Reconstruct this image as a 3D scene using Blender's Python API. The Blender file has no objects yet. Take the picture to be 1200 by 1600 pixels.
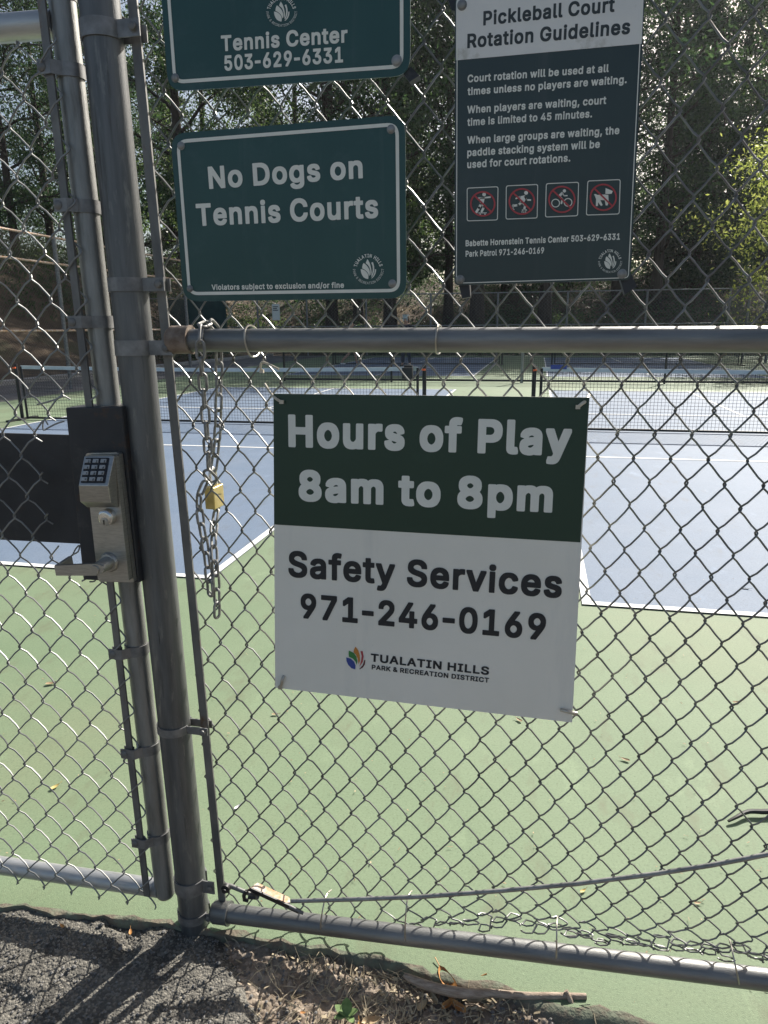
import bpy, bmesh, math, random
import numpy as np
from math import sin, cos, pi, radians
from mathutils import Vector, Matrix
random.seed(7)
RNG = np.random.default_rng(7)
scene = bpy.context.scene
COL = scene.collection

# ------------------------------------------------------------------ camera
F_PX, CAM_H = 1106.33, 1.4555                      # focal length in pixels of the 1200x1600 photograph
RM = np.array([[0.97835608, 0.20677937, -0.00785328],
               [-0.04475428, 0.24849889, 0.96759773],
               [-0.20203078, 0.94630365, -0.25237466]])   # rows: right, up, forward
cam_d = bpy.data.cameras.new("camera")
cam = bpy.data.objects.new("camera", cam_d)
COL.objects.link(cam)
cam_d.sensor_fit = 'VERTICAL'
cam_d.sensor_height = 36.0
cam_d.lens = F_PX / 1600.0 * 36.0
cam_d.clip_start = 0.05
cam_d.clip_end = 2000.0
m = Matrix.Identity(4)
for i in range(3):
    m[i][0], m[i][1], m[i][2] = RM[0][i], RM[1][i], -RM[2][i]
m[2][3] = CAM_H
cam.matrix_world = m
scene.camera = cam

# ------------------------------------------------------------------ light
SUN_AZ, SUN_EL = radians(23), radians(36.5)
SUN_DIR = Vector((sin(SUN_AZ) * cos(SUN_EL), cos(SUN_AZ) * cos(SUN_EL), sin(SUN_EL)))
world = bpy.data.worlds.new("World")
scene.world = world
world.use_nodes = True
wn = world.node_tree
bg = wn.nodes['Background']
sky = wn.nodes.new('ShaderNodeTexSky')
sky.sky_type = 'NISHITA'
sky.sun_disc = False
sky.sun_elevation = SUN_EL
sky.sun_rotation = SUN_AZ
sky.air_density = .8
sky.dust_density = 2.5
sky.ozone_density = 1.0
tint = wn.nodes.new('ShaderNodeMix'); tint.data_type = 'RGBA'; tint.blend_type = 'MULTIPLY'
tint.inputs[0].default_value = 1.0; tint.inputs[7].default_value = (1.04, 1.0, .91, 1)      # warm filter on the sky colour, standing in for white balance
wn.links.new(sky.outputs[0], tint.inputs[6]); wn.links.new(tint.outputs[2], bg.inputs[0])
bg.inputs[1].default_value = 0.088
sun_d = bpy.data.lights.new("sun", 'SUN')
sun_d.energy = 5.0
sun_d.angle = radians(0.53)
sun_d.color = (1.0, 0.95, 0.87)
sun = bpy.data.objects.new("sun", sun_d)
COL.objects.link(sun)
sun.rotation_euler = (-SUN_DIR).to_track_quat('-Z', 'Y').to_euler()
sun.location = (10, 24, 20)
vs = scene.view_settings
vs.view_transform = 'Standard'
vs.look = 'None'
vs.gamma = 1.0
vs.use_curve_mapping = False
vs.exposure = 0.78
scene.cycles.use_denoising = True
scene.cycles.max_bounces = 8
scene.cycles.transparent_max_bounces = 16
scene.cycles.sample_clamp_indirect = 6.0

# ------------------------------------------------------------------ pixel rays of the solved camera
def ray(px, py):
    d = np.array([(px - 600) / F_PX, -(py - 800) / F_PX, 1.0])
    return RM.T @ d
O = np.array([0, 0, CAM_H])
def P(px, py, Y):
    d = ray(px, py)
    return O + d * (Y / d[1])
def G(px, py, z=0.0):
    d = ray(px, py)
    return O + d * ((z - CAM_H) / d[2])
class Plane:
    def __init__(s, a, b, c):
        s.o = a
        n = np.cross(b - a, c - a)
        s.n = n / np.linalg.norm(n)
        if s.n[1] > 0: s.n = -s.n          # towards the camera side
    def __call__(s, px, py, off=0.0):
        d = ray(px, py)
        o = s.o + s.n * off
        return O + d * (((o - O) @ s.n) / (d @ s.n))

# ------------------------------------------------------------------ materials
def new_mat(name):
    mt = bpy.data.materials.new(name)
    mt.use_nodes = True
    nt = mt.node_tree
    return mt, nt, nt.nodes['Principled BSDF']
def lnk(nt, a, b): nt.links.new(a, b)
def noise_mat(name, c1, c2, scale=5.0, rough=0.6, metal=0.0, detail=6.0, lo=0.35, hi=0.65, bump=0.0, bscale=None, stretch=(1, 1, 1), rough2=None, spec=None, extra=None):
    mt, nt, bs = new_mat(name)
    tc = nt.nodes.new('ShaderNodeTexCoord')
    mp = nt.nodes.new('ShaderNodeMapping')
    mp.inputs['Scale'].default_value = stretch
    lnk(nt, tc.outputs['Object'], mp.inputs[0])
    nz = nt.nodes.new('ShaderNodeTexNoise')
    nz.inputs['Scale'].default_value = scale
    nz.inputs['Detail'].default_value = detail
    nz.inputs['Roughness'].default_value = 0.62
    lnk(nt, mp.outputs[0], nz.inputs['Vector'])
    rp = nt.nodes.new('ShaderNodeValToRGB')
    rp.color_ramp.elements[0].position = lo
    rp.color_ramp.elements[1].position = hi
    rp.color_ramp.elements[0].color = (*c1, 1)
    rp.color_ramp.elements[1].color = (*c2, 1)
    lnk(nt, nz.outputs['Fac'], rp.inputs[0])
    colour = rp.outputs[0]
    if extra:                                      # (colour, scale, lo, hi): a second layer of blotches
        for (ec, es, el, eh, st) in extra:
            mp2 = nt.nodes.new('ShaderNodeMapping'); mp2.inputs['Scale'].default_value = st
            mp2.inputs['Location'].default_value = (3.1, 7.7, 1.3)
            lnk(nt, tc.outputs['Object'], mp2.inputs[0])
            n2 = nt.nodes.new('ShaderNodeTexNoise'); n2.inputs['Scale'].default_value = es; n2.inputs['Detail'].default_value = 8
            n2.inputs['Roughness'].default_value = 0.65
            lnk(nt, mp2.outputs[0], n2.inputs['Vector'])
            r2 = nt.nodes.new('ShaderNodeMapRange'); r2.inputs[1].default_value = el; r2.inputs[2].default_value = eh
            lnk(nt, n2.outputs['Fac'], r2.inputs[0])
            mx = nt.nodes.new('ShaderNodeMix'); mx.data_type = 'RGBA'
            mx.inputs[7].default_value = (*ec, 1)
            lnk(nt, r2.outputs[0], mx.inputs[0]); lnk(nt, colour, mx.inputs[6])
            colour = mx.outputs[2]
    lnk(nt, colour, bs.inputs['Base Color'])
    bs.inputs['Metallic'].default_value = metal
    bs.inputs['Roughness'].default_value = rough
    if spec is not None: bs.inputs['Specular IOR Level'].default_value = spec
    if rough2 is not None:
        mr = nt.nodes.new('ShaderNodeMapRange')
        mr.inputs[3].default_value = rough; mr.inputs[4].default_value = rough2
        lnk(nt, nz.outputs['Fac'], mr.inputs[0]); lnk(nt, mr.outputs[0], bs.inputs['Roughness'])
    if bump:
        nb = nt.nodes.new('ShaderNodeTexNoise')
        nb.inputs['Scale'].default_value = bscale or scale * 6
        nb.inputs['Detail'].default_value = 5
        lnk(nt, mp.outputs[0], nb.inputs['Vector'])
        bp = nt.nodes.new('ShaderNodeBump')
        bp.inputs['Strength'].default_value = bump
        bp.inputs['Distance'].default_value = 0.004
        lnk(nt, nb.outputs['Fac'], bp.inputs['Height'])
        lnk(nt, bp.outputs[0], bs.inputs['Normal'])
    return mt

M = {}
M['galv'] = noise_mat('galvanised_steel', (.21, .213, .205), (.35, .352, .34), 9, .36, .6, stretch=(3, 3, .5), rough2=.62, bump=.12, bscale=160,
                      extra=[((.13, .125, .11), 14, .55, .75, (3, 3, .35))])
M['bright_galv'] = noise_mat('bright_galvanised_pipe', (.36, .37, .37), (.52, .53, .53), 9, .34, .55, stretch=(.5, 3, 3), rough2=.5, bump=.1, bscale=160, extra=[((.25, .25, .24), 18, .58, .72, (.4, 3, 3))])
M['post'] = noise_mat('weathered_post_steel', (.095, .099, .102), (.185, .19, .19), 7, .36, .55, stretch=(4, 4, .35), rough2=.6, bump=.12, bscale=140,
                      extra=[((.06, .055, .05), 10, .6, .72, (5, 5, .25)), ((.27, .27, .25), 24, .56, .72, (2, 2, .4)), ((.045, .04, .035), 60, .68, .72, (3, 3, .12))])
M['rail'] = noise_mat('grey_pipe_steel', (.15, .153, .15), (.27, .272, .265), 8, .33, .6, stretch=(.4, 3, 3), rough2=.6, bump=.15, bscale=200)
M['wire'] = noise_mat('fence_wire', (.20, .203, .20), (.31, .312, .305), 12, .5, .5)
M['wire_dark'] = noise_mat('old_fence_wire', (.125, .128, .128), (.225, .228, .225), 10, .42, .65)
M['bar'] = noise_mat('tension_bar_steel', (.13, .13, .13), (.24, .235, .22), 20, .55, .45, stretch=(1, 1, .3),
                     extra=[((.16, .10, .06), 18, .62, .72, (1, 1, .5))])
M['band'] = noise_mat('band_steel', (.15, .15, .15), (.27, .27, .27), 25, .5, .5)
M['rust'] = noise_mat('rusty_steel', (.17, .12, .09), (.34, .28, .23), 28, .7, .3, bump=.3)
M['rust_plate'] = noise_mat('pale_rusty_plate', (.45, .25, .12), (.62, .55, .48), 30, .7, .1, lo=.42, hi=.6)
M['plate'] = noise_mat('dark_painted_steel', (.022, .024, .028), (.04, .042, .047), 6, .45, .15, rough2=.6, bump=.06,
                       extra=[((.075, .042, .027), 13, .60, .70, (1, 1, 1)), ((.13, .13, .13), 60, .68, .73, (1, 1, .12)), ((.06, .06, .062), 22, .58, .75, (1, 1, 1))])
M['satin'] = noise_mat('satin_nickel', (.36, .352, .33), (.48, .47, .44), 60, .34, .9, stretch=(1, 1, 9), rough2=.45)
M['chrome'] = noise_mat('bright_nickel', (.62, .6, .56), (.75, .73, .69), 40, .25, .95)
M['keypad'] = noise_mat('keypad_face', (.008, .008, .01), (.014, .014, .016), 40, .35)
M['key'] = noise_mat('keypad_key_metal', (.33, .33, .32), (.42, .42, .41), 80, .5, .3)
M['black'] = noise_mat('black_paint', (.010, .010, .011), (.02, .02, .021), 12, .5)
M['chain'] = noise_mat('zinc_chain', (.17, .17, .165), (.34, .335, .32), 60, .48, .6, rough2=.65,
                       extra=[((.13, .10, .075), 40, .62, .74, (1, 1, 1))])
M['brass'] = noise_mat('padlock_brass', (.55, .42, .15), (.66, .53, .23), 50, .4, .8)
M['sign_green'] = noise_mat('green_sign_face', (.011, .058, .053), (.016, .070, .063), 5, .34, bump=.02, extra=[((.035, .085, .08), 12, .56, .8, (1, 1, 1)), ((.045, .09, .083), 26, .56, .80, (1, 1, .06)), ((.09, .12, .11), 70, .70, .78, (1, 1, .5))])
M['sign_white'] = noise_mat('white_sign_ink', (.76, .76, .68), (.83, .825, .745), 18, .5)
M['sign_slate'] = noise_mat('slate_sign_face', (.024, .042, .041), (.032, .052, .050), 5, .34, extra=[((.05, .066, .066), 10, .56, .8, (1, 1, 1)), ((.055, .07, .068), 26, .56, .8, (1, 1, .06))])
M['sign_head'] = noise_mat('pale_sign_header', (.72, .72, .69), (.80, .79, .75), 7, .5, extra=[((.40, .38, .31), 16, .60, .76, (1, 1, 1))])
M['slate_ink'] = noise_mat('slate_ink', (.03, .04, .042), (.04, .05, .052), 20, .5)
M['red'] = noise_mat('prohibition_red', (.42, .05, .06), (.5, .075, .08), 30, .5)
M['hours_green'] = noise_mat('dark_green_print', (.013, .042, .023), (.017, .050, .028), 4, .42, extra=[((.024, .062, .036), 9, .62, .8, (1, 1, 1))])
M['hours_white'] = noise_mat('white_plastic_sheet', (.82, .79, .70), (.86, .83, .745), 5, .42, extra=[((.70, .69, .63), 9, .56, .78, (1, 1, .12)), ((.66, .64, .57), 60, .68, .76, (1, 1, 1))])
M['ink'] = noise_mat('near_black_ink', (.012, .014, .018), (.018, .02, .024), 20, .45)
M['blue_ink'] = noise_mat('blue_ink', (.03, .06, .28), (.04, .07, .3), 20, .45)
M['green_ink'] = noise_mat('green_ink', (.04, .22, .05), (.05, .24, .06), 20, .45)
M['orange_ink'] = noise_mat('orange_ink', (.58, .22, .04), (.6, .25, .05), 20, .45)
M['maroon_ink'] = noise_mat('maroon_ink', (.10, .012, .02), (.12, .015, .025), 20, .45)
M['tie'] = noise_mat('clear_nylon_tie', (.52, .46, .36), (.66, .61, .5), 60, .35)
M['alu_wire'] = noise_mat('tie_wire', (.38, .36, .31), (.5, .47, .42), 60, .4, .7)
M['line'] = noise_mat('court_line_paint', (.70, .71, .69), (.80, .80, .78), 14, .7)
M['net'] = noise_mat('net_cord', (.03, .032, .035), (.05, .053, .056), 20, .7)
M['band_white'] = noise_mat('net_headband', (.44, .50, .52), (.54, .59, .61), 6, .75)
M['curb'] = noise_mat('pale_concrete', (.30, .29, .27), (.42, .41, .39), 3, .85, bump=.2)
M['greywall'] = noise_mat('grey_asphalt_side', (.10, .10, .10), (.17, .165, .16), 1.5, .9, bump=.3)
M['windscreen'] = noise_mat('dark_green_windscreen', (.010, .040, .036), (.016, .055, .048), 3, .75)
M['brownscreen'] = noise_mat('rusty_fence_fabric', (.10, .075, .06), (.16, .12, .10), 4, .7, .2)
M['bark'] = noise_mat('tree_bark', (.035, .026, .019), (.085, .065, .05), 3, .9, stretch=(4, 4, .5), bump=.6, bscale=12)
M['orange'] = noise_mat('orange_plastic', (.75, .12, .03), (.8, .15, .04), 20, .5)
M['skin'] = noise_mat('skin', (.42, .25, .17), (.48, .29, .2), 8, .55)
M['cloth_dark'] = noise_mat('dark_navy_cloth', (.018, .02, .028), (.03, .032, .042), 8, .85)
M['cloth_jeans'] = noise_mat('dark_jeans', (.03, .04, .06), (.05, .06, .085), 10, .85)
M['hair'] = noise_mat('dark_auburn_hair', (.03, .012, .008), (.05, .02, .012), 20, .6)
M['cap'] = noise_mat('pale_cap', (.48, .52, .48), (.58, .6, .56), 20, .8)
M['shoe'] = noise_mat('white_shoe', (.62, .62, .6), (.72, .72, .7), 20, .6)
M['twig'] = noise_mat('dead_wood', (.24, .18, .135), (.46, .37, .29), 30, .85, stretch=(1, 6, 6), bump=.5, bscale=90)
M['leaf_orange'] = noise_mat('dry_orange_leaf', (.36, .14, .035), (.55, .29, .09), 40, .6)
M['leaf_tan'] = noise_mat('dry_tan_leaf', (.32, .22, .12), (.52, .40, .24), 40, .65)
M['leaf_yellow'] = noise_mat('dry_yellow_leaf', (.55, .42, .12), (.62, .5, .2), 40, .6)
M['weed'] = noise_mat('weed_leaf', (.10, .17, .05), (.2, .29, .10), 60, .75)
M['straw'] = noise_mat('dry_straw', (.30, .24, .15), (.5, .42, .29), 40, .75)
M['stone'] = noise_mat('gravel_stone', (.10, .095, .09), (.26, .25, .235), 90, .85)

def court_mat(name, a, b, c, s=1.6):
    mt = noise_mat(name, a, b, s, .74, 0, detail=9, lo=.3, hi=.7, bump=.35, bscale=420,
                   extra=[(c, .55, .47, .72, (1, 1, 1)), (tuple(min(1, x * 1.35) for x in b), 4.5, .6, .8, (1, .5, 1)), (tuple(x * .62 for x in a), 130, .50, .78, (1, 1, 1)), (tuple(min(1, x * 1.5) for x in b), 170, .56, .80, (1, 1, 1)), (tuple(x * .75 for x in c), 9, .56, .72, (1, .35, 1))])
    return mt
M['court_green'] = court_mat('green_acrylic_court', (.148, .212, .118), (.188, .25, .148), (.19, .225, .13))
M['court_blue'] = court_mat('blue_acrylic_court', (.112, .165, .245), (.14, .192, .275), (.155, .20, .268), 2.2)

M['court_edge'] = noise_mat('dirty_court_edge', (.13, .14, .10), (.21, .235, .165), 14, .85, 0, detail=10, bump=.8, bscale=120, extra=[((.16, .135, .10), 22, .42, .56, (1, 1, 1))])
def ground_mat(name, a, b, c, vs_, bstr=.7):
    mt, nt, bs = new_mat(name)
    tc = nt.nodes.new('ShaderNodeTexCoord')
    nz = nt.nodes.new('ShaderNodeTexNoise'); nz.inputs['Scale'].default_value = 9; nz.inputs['Detail'].default_value = 9
    vo = nt.nodes.new('ShaderNodeTexVoronoi'); vo.inputs['Scale'].default_value = vs_
    lnk(nt, tc.outputs['Object'], nz.inputs['Vector']); lnk(nt, tc.outputs['Object'], vo.inputs['Vector'])
    rp = nt.nodes.new('ShaderNodeValToRGB')
    rp.color_ramp.elements[0].color = (*a, 1); rp.color_ramp.elements[1].color = (*b, 1)
    rp.color_ramp.elements[0].position = .36; rp.color_ramp.elements[1].position = .66
    lnk(nt, nz.outputs['Fac'], rp.inputs[0])
    sp = nt.nodes.new('ShaderNodeSeparateColor'); lnk(nt, vo.outputs['Color'], sp.inputs[0])
    mr = nt.nodes.new('ShaderNodeMapRange'); mr.inputs[1].default_value = .45; mr.inputs[2].default_value = 1.0; mr.inputs[4].default_value = .75
    lnk(nt, sp.outputs[0], mr.inputs[0])
    mx = nt.nodes.new('ShaderNodeMix'); mx.data_type = 'RGBA'; mx.inputs[7].default_value = (*c, 1)
    lnk(nt, mr.outputs[0], mx.inputs[0]); lnk(nt, rp.outputs[0], mx.inputs[6])
    lnk(nt, mx.outputs[2], bs.inputs['Base Color'])
    bs.inputs['Roughness'].default_value = .92
    bp = nt.nodes.new('ShaderNodeBump'); bp.inputs['Strength'].default_value = bstr; bp.inputs['Distance'].default_value = .004
    bp.invert = True
    lnk(nt, vo.outputs['Distance'], bp.inputs['Height']); lnk(nt, bp.outputs[0], bs.inputs['Normal'])
    return mt
M['asphalt'] = ground_mat('rough_old_asphalt', (.058, .055, .048), (.125, .118, .102), (.28, .26, .22), 190, .8)
M['dirt'] = ground_mat('dry_dirt', (.155, .118, .085), (.29, .235, .18), (.40, .335, .27), 110)
M['hill'] = noise_mat('dry_wooded_bank', (.05, .033, .02), (.13, .09, .055), .7, .95, detail=10, bump=.6, bscale=3,
                      extra=[((.26, .19, .11), .22, .58, .68, (1, 1, 1)), ((.05, .065, .022), .35, .56, .7, (1, 1, 1))])

def leaf_mat(name, c1, c2, trans=.35):
    mt, nt, bs = new_mat(name)
    gi = nt.nodes.new('ShaderNodeNewGeometry')
    rp = nt.nodes.new('ShaderNodeValToRGB')
    rp.color_ramp.elements[0].color = (*c1, 1); rp.color_ramp.elements[1].color = (*c2, 1)
    lnk(nt, gi.outputs['Random Per Island'], rp.inputs[0])
    lnk(nt, rp.outputs[0], bs.inputs['Base Color'])
    bs.inputs['Roughness'].default_value = .5
    tr = nt.nodes.new('ShaderNodeBsdfTranslucent')
    hs = nt.nodes.new('ShaderNodeHueSaturation'); hs.inputs['Value'].default_value = 2.0; hs.inputs['Saturation'].default_value = 1.1
    lnk(nt, rp.outputs[0], hs.inputs['Color']); lnk(nt, hs.outputs[0], tr.inputs[0])
    mx = nt.nodes.new('ShaderNodeMixShader'); mx.inputs[0].default_value = trans
    lnk(nt, bs.outputs[0], mx.inputs[1]); lnk(nt, tr.outputs[0], mx.inputs[2])
    lnk(nt, mx.outputs[0], nt.nodes['Material Output'].inputs[0])
    return mt
M['leaf_dark'] = leaf_mat('dark_evergreen_leaf', (.022, .048, .020), (.062, .102, .038), .36)
M['leaf_mid'] = leaf_mat('mid_green_leaf', (.042, .078, .026), (.115, .16, .05), .45)
M['leaf_conifer'] = leaf_mat('conifer_needles', (.022, .044, .024), (.065, .095, .042), .28)
M['leaf_light'] = leaf_mat('yellow_green_leaf', (.15, .19, .045), (.31, .33, .11), .5)

# ------------------------------------------------------------------ mesh builder
class MB:
    def __init__(s):
        s.v, s.f, s.n = [], [], 0
    def add(s, v, f):
        v = np.asarray(v, float).reshape(-1, 3)
        s.v.append(v)
        k = s.n
        s.f.extend([tuple(int(i) + k for i in q) for q in f])
        s.n += len(v)
        return s
    def box(s, lo, hi):
        a, b = np.minimum(lo, hi), np.maximum(lo, hi)
        v = [(x, y, z) for x in (a[0], b[0]) for y in (a[1], b[1]) for z in (a[2], b[2])]
        return s.add(v, [(0, 1, 3, 2), (4, 6, 7, 5), (0, 4, 5, 1), (2, 3, 7, 6), (0, 2, 6, 4), (1, 5, 7, 3)])
    def hexa(s, front, back):
        """front / back: 4 points each, same winding"""
        v = list(front) + list(back)
        return s.add(v, [(0, 1, 2, 3), (7, 6, 5, 4), (0, 4, 5, 1), (1, 5, 6, 2), (2, 6, 7, 3), (3, 7, 4, 0)])
    def tube(s, pts, r, n=10, cap=True, closed=False):
        pts = np.asarray(pts, float)
        m_ = len(pts)
        r = np.broadcast_to(np.asarray(r, float), (m_,))
        if closed:
            t = np.roll(pts, -1, 0) - np.roll(pts, 1, 0)
        else:
            t = np.gradient(pts, axis=0)
        t /= np.linalg.norm(t, axis=1)[:, None] + 1e-12
        u = np.cross(t[0], [0, 1, 0])
        if np.linalg.norm(u) < .2: u = np.cross(t[0], [1, 0, 0])
        u /= np.linalg.norm(u)
        a = np.arange(n) * 2 * pi / n
        V = []
        for i in range(m_):
            u = u - t[i] * (u @ t[i]); u /= np.linalg.norm(u)
            w = np.cross(t[i], u)
            V.append(pts[i] + r[i] * (np.cos(a)[:, None] * u + np.sin(a)[:, None] * w))
        V = np.concatenate(V)
        f = []
        for i in range(m_ if closed else m_ - 1):
            j = (i + 1) % m_
            for k in range(n):
                l = (k + 1) % n
                f.append((i * n + k, i * n + l, j * n + l, j * n + k))
        if cap and not closed:
            f.append(tuple(range(n - 1, -1, -1)))
            f.append(tuple((m_ - 1) * n + k for k in range(n)))
        return s.add(V, f)
    def cyl(s, a, b, r, n=20, bev=None):
        a, b = np.asarray(a, float), np.asarray(b, float)
        d = (b - a); L = np.linalg.norm(d); d = d / L
        if bev:
            return s.tube([a, a + d * bev * .3, a + d * bev, b - d * bev, b - d * bev * .3, b], [r - bev, r - bev * .3, r, r, r - bev * .3, r - bev], n)
        return s.tube([a, b], r, n)
    def lathe(s, base, axis, prof, n=24):
        """prof: list of (distance along axis, radius)"""
        base = np.asarray(base, float); axis = np.asarray(axis, float) / np.linalg.norm(axis)
        u = np.cross(axis, [0, 0, 1.0])
        if np.linalg.norm(u) < .1: u = np.cross(axis, [1.0, 0, 0])
        u /= np.linalg.norm(u); w = np.cross(axis, u)
        a = np.arange(n) * 2 * pi / n
        ring = np.cos(a)[:, None] * u + np.sin(a)[:, None] * w
        V = np.concatenate([base + axis * d + ring * max(r, 1e-5) for d, r in prof])
        f = []
        for i in range(len(prof) - 1):
            for k in range(n):
                l = (k + 1) % n
                f.append((i * n + k, i * n + l, (i + 1) * n + l, (i + 1) * n + k))
        f.append(tuple(range(n - 1, -1, -1)))
        f.append(tuple((len(prof) - 1) * n + k for k in range(n)))
        return s.add(V, f)
    def poly(s, pts, depth):
        """flat polygon pushed along vector depth"""
        pts = np.asarray(pts, float); n = len(pts); depth = np.asarray(depth, float)
        f = [tuple(range(n)), tuple(range(2 * n - 1, n - 1, -1))]
        f += [(k, n + k, n + (k + 1) % n, (k + 1) % n) for k in range(n)]
        return s.add(np.concatenate([pts, pts + depth]), f)
    def ring(s, outer, inner, depth):
        """closed band between two loops with equal point counts"""
        o, i_ = np.asarray(outer, float), np.asarray(inner, float); n = len(o); d = np.asarray(depth, float)
        f = []
        for k in range(n):
            l = (k + 1) % n
            f += [(k, l, n + l, n + k), (2 * n + k, 3 * n + k, 3 * n + l, 2 * n + l), (k, 2 * n + k, 2 * n + l, l), (n + k, n + l, 3 * n + l, 3 * n + k)]
        return s.add(np.concatenate([o, i_, o + d, i_ + d]), f)
    def build(s, name, mat, parent=None, smooth=True, angle=40):
        me = bpy.data.meshes.new(name)
        V = np.concatenate(s.v)
        if parent is not None:
            V = V - np.array(world_loc(parent))
        me.from_pydata(V.tolist(), [], s.f)
        me.update()
        bm_fix(me)
        if smooth:
            me.polygons.foreach_set('use_smooth', [True] * len(me.polygons))
            try: me.set_sharp_from_angle(angle=radians(angle))
            except Exception: pass
        return link(name, me, mat, parent)
def bm_fix(me):
    if len(me.polygons) > 60000: return
    b = bmesh.new(); b.from_mesh(me); bmesh.ops.recalc_face_normals(b, faces=b.faces); b.to_mesh(me); b.free()
def world_loc(o):
    l = np.zeros(3)
    while o is not None:
        l += np.array(o.location); o = o.parent
    return l
def link(name, me, mat, parent=None):
    o = bpy.data.objects.new(name, me)
    COL.objects.link(o)
    if mat is not None:
        me.materials.clear(); me.materials.append(M[mat] if isinstance(mat, str) else mat)
    if parent is not None: o.parent = parent
    return o
def tag(o, label, cat, group=None, kind=None):
    o['label'] = label; o['category'] = cat
    if group: o['group'] = group
    if kind: o['kind'] = kind
    return o
def thing(name, label, cat, loc=(0, 0, 0), group=None):
    o = bpy.data.objects.new(name, None)
    COL.objects.link(o)
    o.location = [float(x) for x in loc]
    o.empty_display_size = .1
    return tag(o, label, cat, group)
def struct(o, kind='structure'):
    o['kind'] = kind
    return o
def copy_tree(o, parent=None):
    c = o.copy(); COL.objects.link(c)
    if parent is not None: c.parent = parent
    for ch in list(o.children): copy_tree(ch, c)
    return c

# value noise on numpy arrays
def vnoise(x, y, seed=0):
    xi, yi = np.floor(x).astype(np.int64), np.floor(y).astype(np.int64)
    fx, fy = x - xi, y - yi
    fx, fy = fx * fx * (3 - 2 * fx), fy * fy * (3 - 2 * fy)
    def h(a, b):
        k = (a * 374761393 + b * 668265263 + seed * 1442695041) & 0x7fffffff
        k = ((k ^ (k >> 13)) * 1274126177) & 0x7fffffff
        return ((k ^ (k >> 16)) & 0xffff) / 65535.0
    return (h(xi, yi) * (1 - fx) + h(xi + 1, yi) * fx) * (1 - fy) + (h(xi, yi + 1) * (1 - fx) + h(xi + 1, yi + 1) * fx) * fy

FY = 1.343            # plane of the fence posts and rails

# ================================================================== SETTING
def sheet(name, x0, x1, y0, y1, z, mat, nx=1, ny=1):
    xs, ys = np.linspace(x0, x1, nx + 1), np.linspace(y0, y1, ny + 1)
    v = [(x, y, z) for y in ys for x in xs]
    f = [(j * (nx + 1) + i, j * (nx + 1) + i + 1, (j + 1) * (nx + 1) + i + 1, (j + 1) * (nx + 1) + i) for j in range(ny) for i in range(nx)]
    return struct(MB().add(v, f).build(name, mat, None, False))

# terrain reaching the horizon, rising into wooded banks behind the courts
def terrain_h(x, y):
    h = np.full_like(x, -.035)
    a = np.clip((y - 39) / 24, 0, 1); h = h + 5.2 * a * a * (3 - 2 * a)
    b = np.clip((-15.2 - x) / 11, 0, 1); h = np.maximum(h, -.035 + 4.6 * b * b * (3 - 2 * b) * np.clip((y - 3) / 9, 0, 1))
    rough = np.clip((y - 38.5) / 5, 0, 1) + np.clip((-15.4 - x) / 3, 0, 1)
    h = h + np.clip(rough, 0, 1) * (.7 * (vnoise(x * .25, y * .25, 3) - .5) + .35 * (vnoise(x * .8, y * .8, 4) - .5))
    return h
gx = np.concatenate([[-900, -500, -250, -140, -90, -70], np.linspace(-60, 60, 121), [70, 90, 140, 250, 500, 900]])
gy = np.concatenate([[-900, -400, -150, -60, -25, -10], np.linspace(-4, 90, 95), [110, 150, 220, 350, 600, 1200]])
X, Y = np.meshgrid(gx, gy)
Z = terrain_h(X, Y)
nx_ = len(gx)
fz = [(j * nx_ + i, j * nx_ + i + 1, (j + 1) * nx_ + i + 1, (j + 1) * nx_ + i) for j in range(len(gy) - 1) for i in range(nx_ - 1)]
struct(MB().add(np.stack([X, Y, Z], -1).reshape(-1, 3), fz).build('ground', 'hill', None, True))

# green court slab with a ragged front edge
xe = np.concatenate([np.linspace(-11, -2.4, 12), np.linspace(-2.2, 2.4, 185), np.linspace(2.7, 14, 10)])
def edge_y(x):
    e = np.interp(x, [-2.2, -1.3, -.87, -.54, -.3, .0, .55, 2.4], [1.27, 1.285, 1.315, 1.335, 1.325, 1.30, 1.262, 1.22])
    return e + .022 * (vnoise(x * 9, x * 0 + 2, 5) - .5) + .012 * (vnoise(x * 38, x * 0 + 2, 6) - .5)
ye = edge_y(xe)
n = len(xe)
def rows_mesh(rows): return MB().add(np.concatenate(rows), [(r * n + i, r * n + i + 1, (r + 1) * n + i + 1, (r + 1) * n + i) for r in range(len(rows) - 1) for i in range(n - 1)])
sl = np.interp(xe, [-.75, -.3, .1, .6], [.003, .012, .03, .045])
rag = lambda q, sd: (vnoise(xe * q, xe * 0 + 1, sd) - .5)
r0 = np.stack([xe, ye - sl * (1.0 + .5 * rag(16, 8)) - .004, np.full(n, -.040)], -1)
r1 = np.stack([xe, ye - sl * .55 + .012 * rag(30, 9), -.014 + .010 * rag(42, 10)], -1)
r2 = np.stack([xe, ye + .010 * rag(55, 13), np.full(n, -.0005)], -1)
r3 = np.stack([xe, ye + .004 + np.abs(.03 * rag(20, 14)), np.zeros(n)], -1)
struct(rows_mesh([r0, r1, r2, r3]).build('court_edge', 'court_edge', None, True, 60))
struct(rows_mesh([r3, np.stack([xe, np.full(n, 1.75), np.zeros(n)], -1), np.stack([xe, np.full(n, 38.2), np.zeros(n)], -1)]).build('court_surface', 'court_green', None, False))

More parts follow.
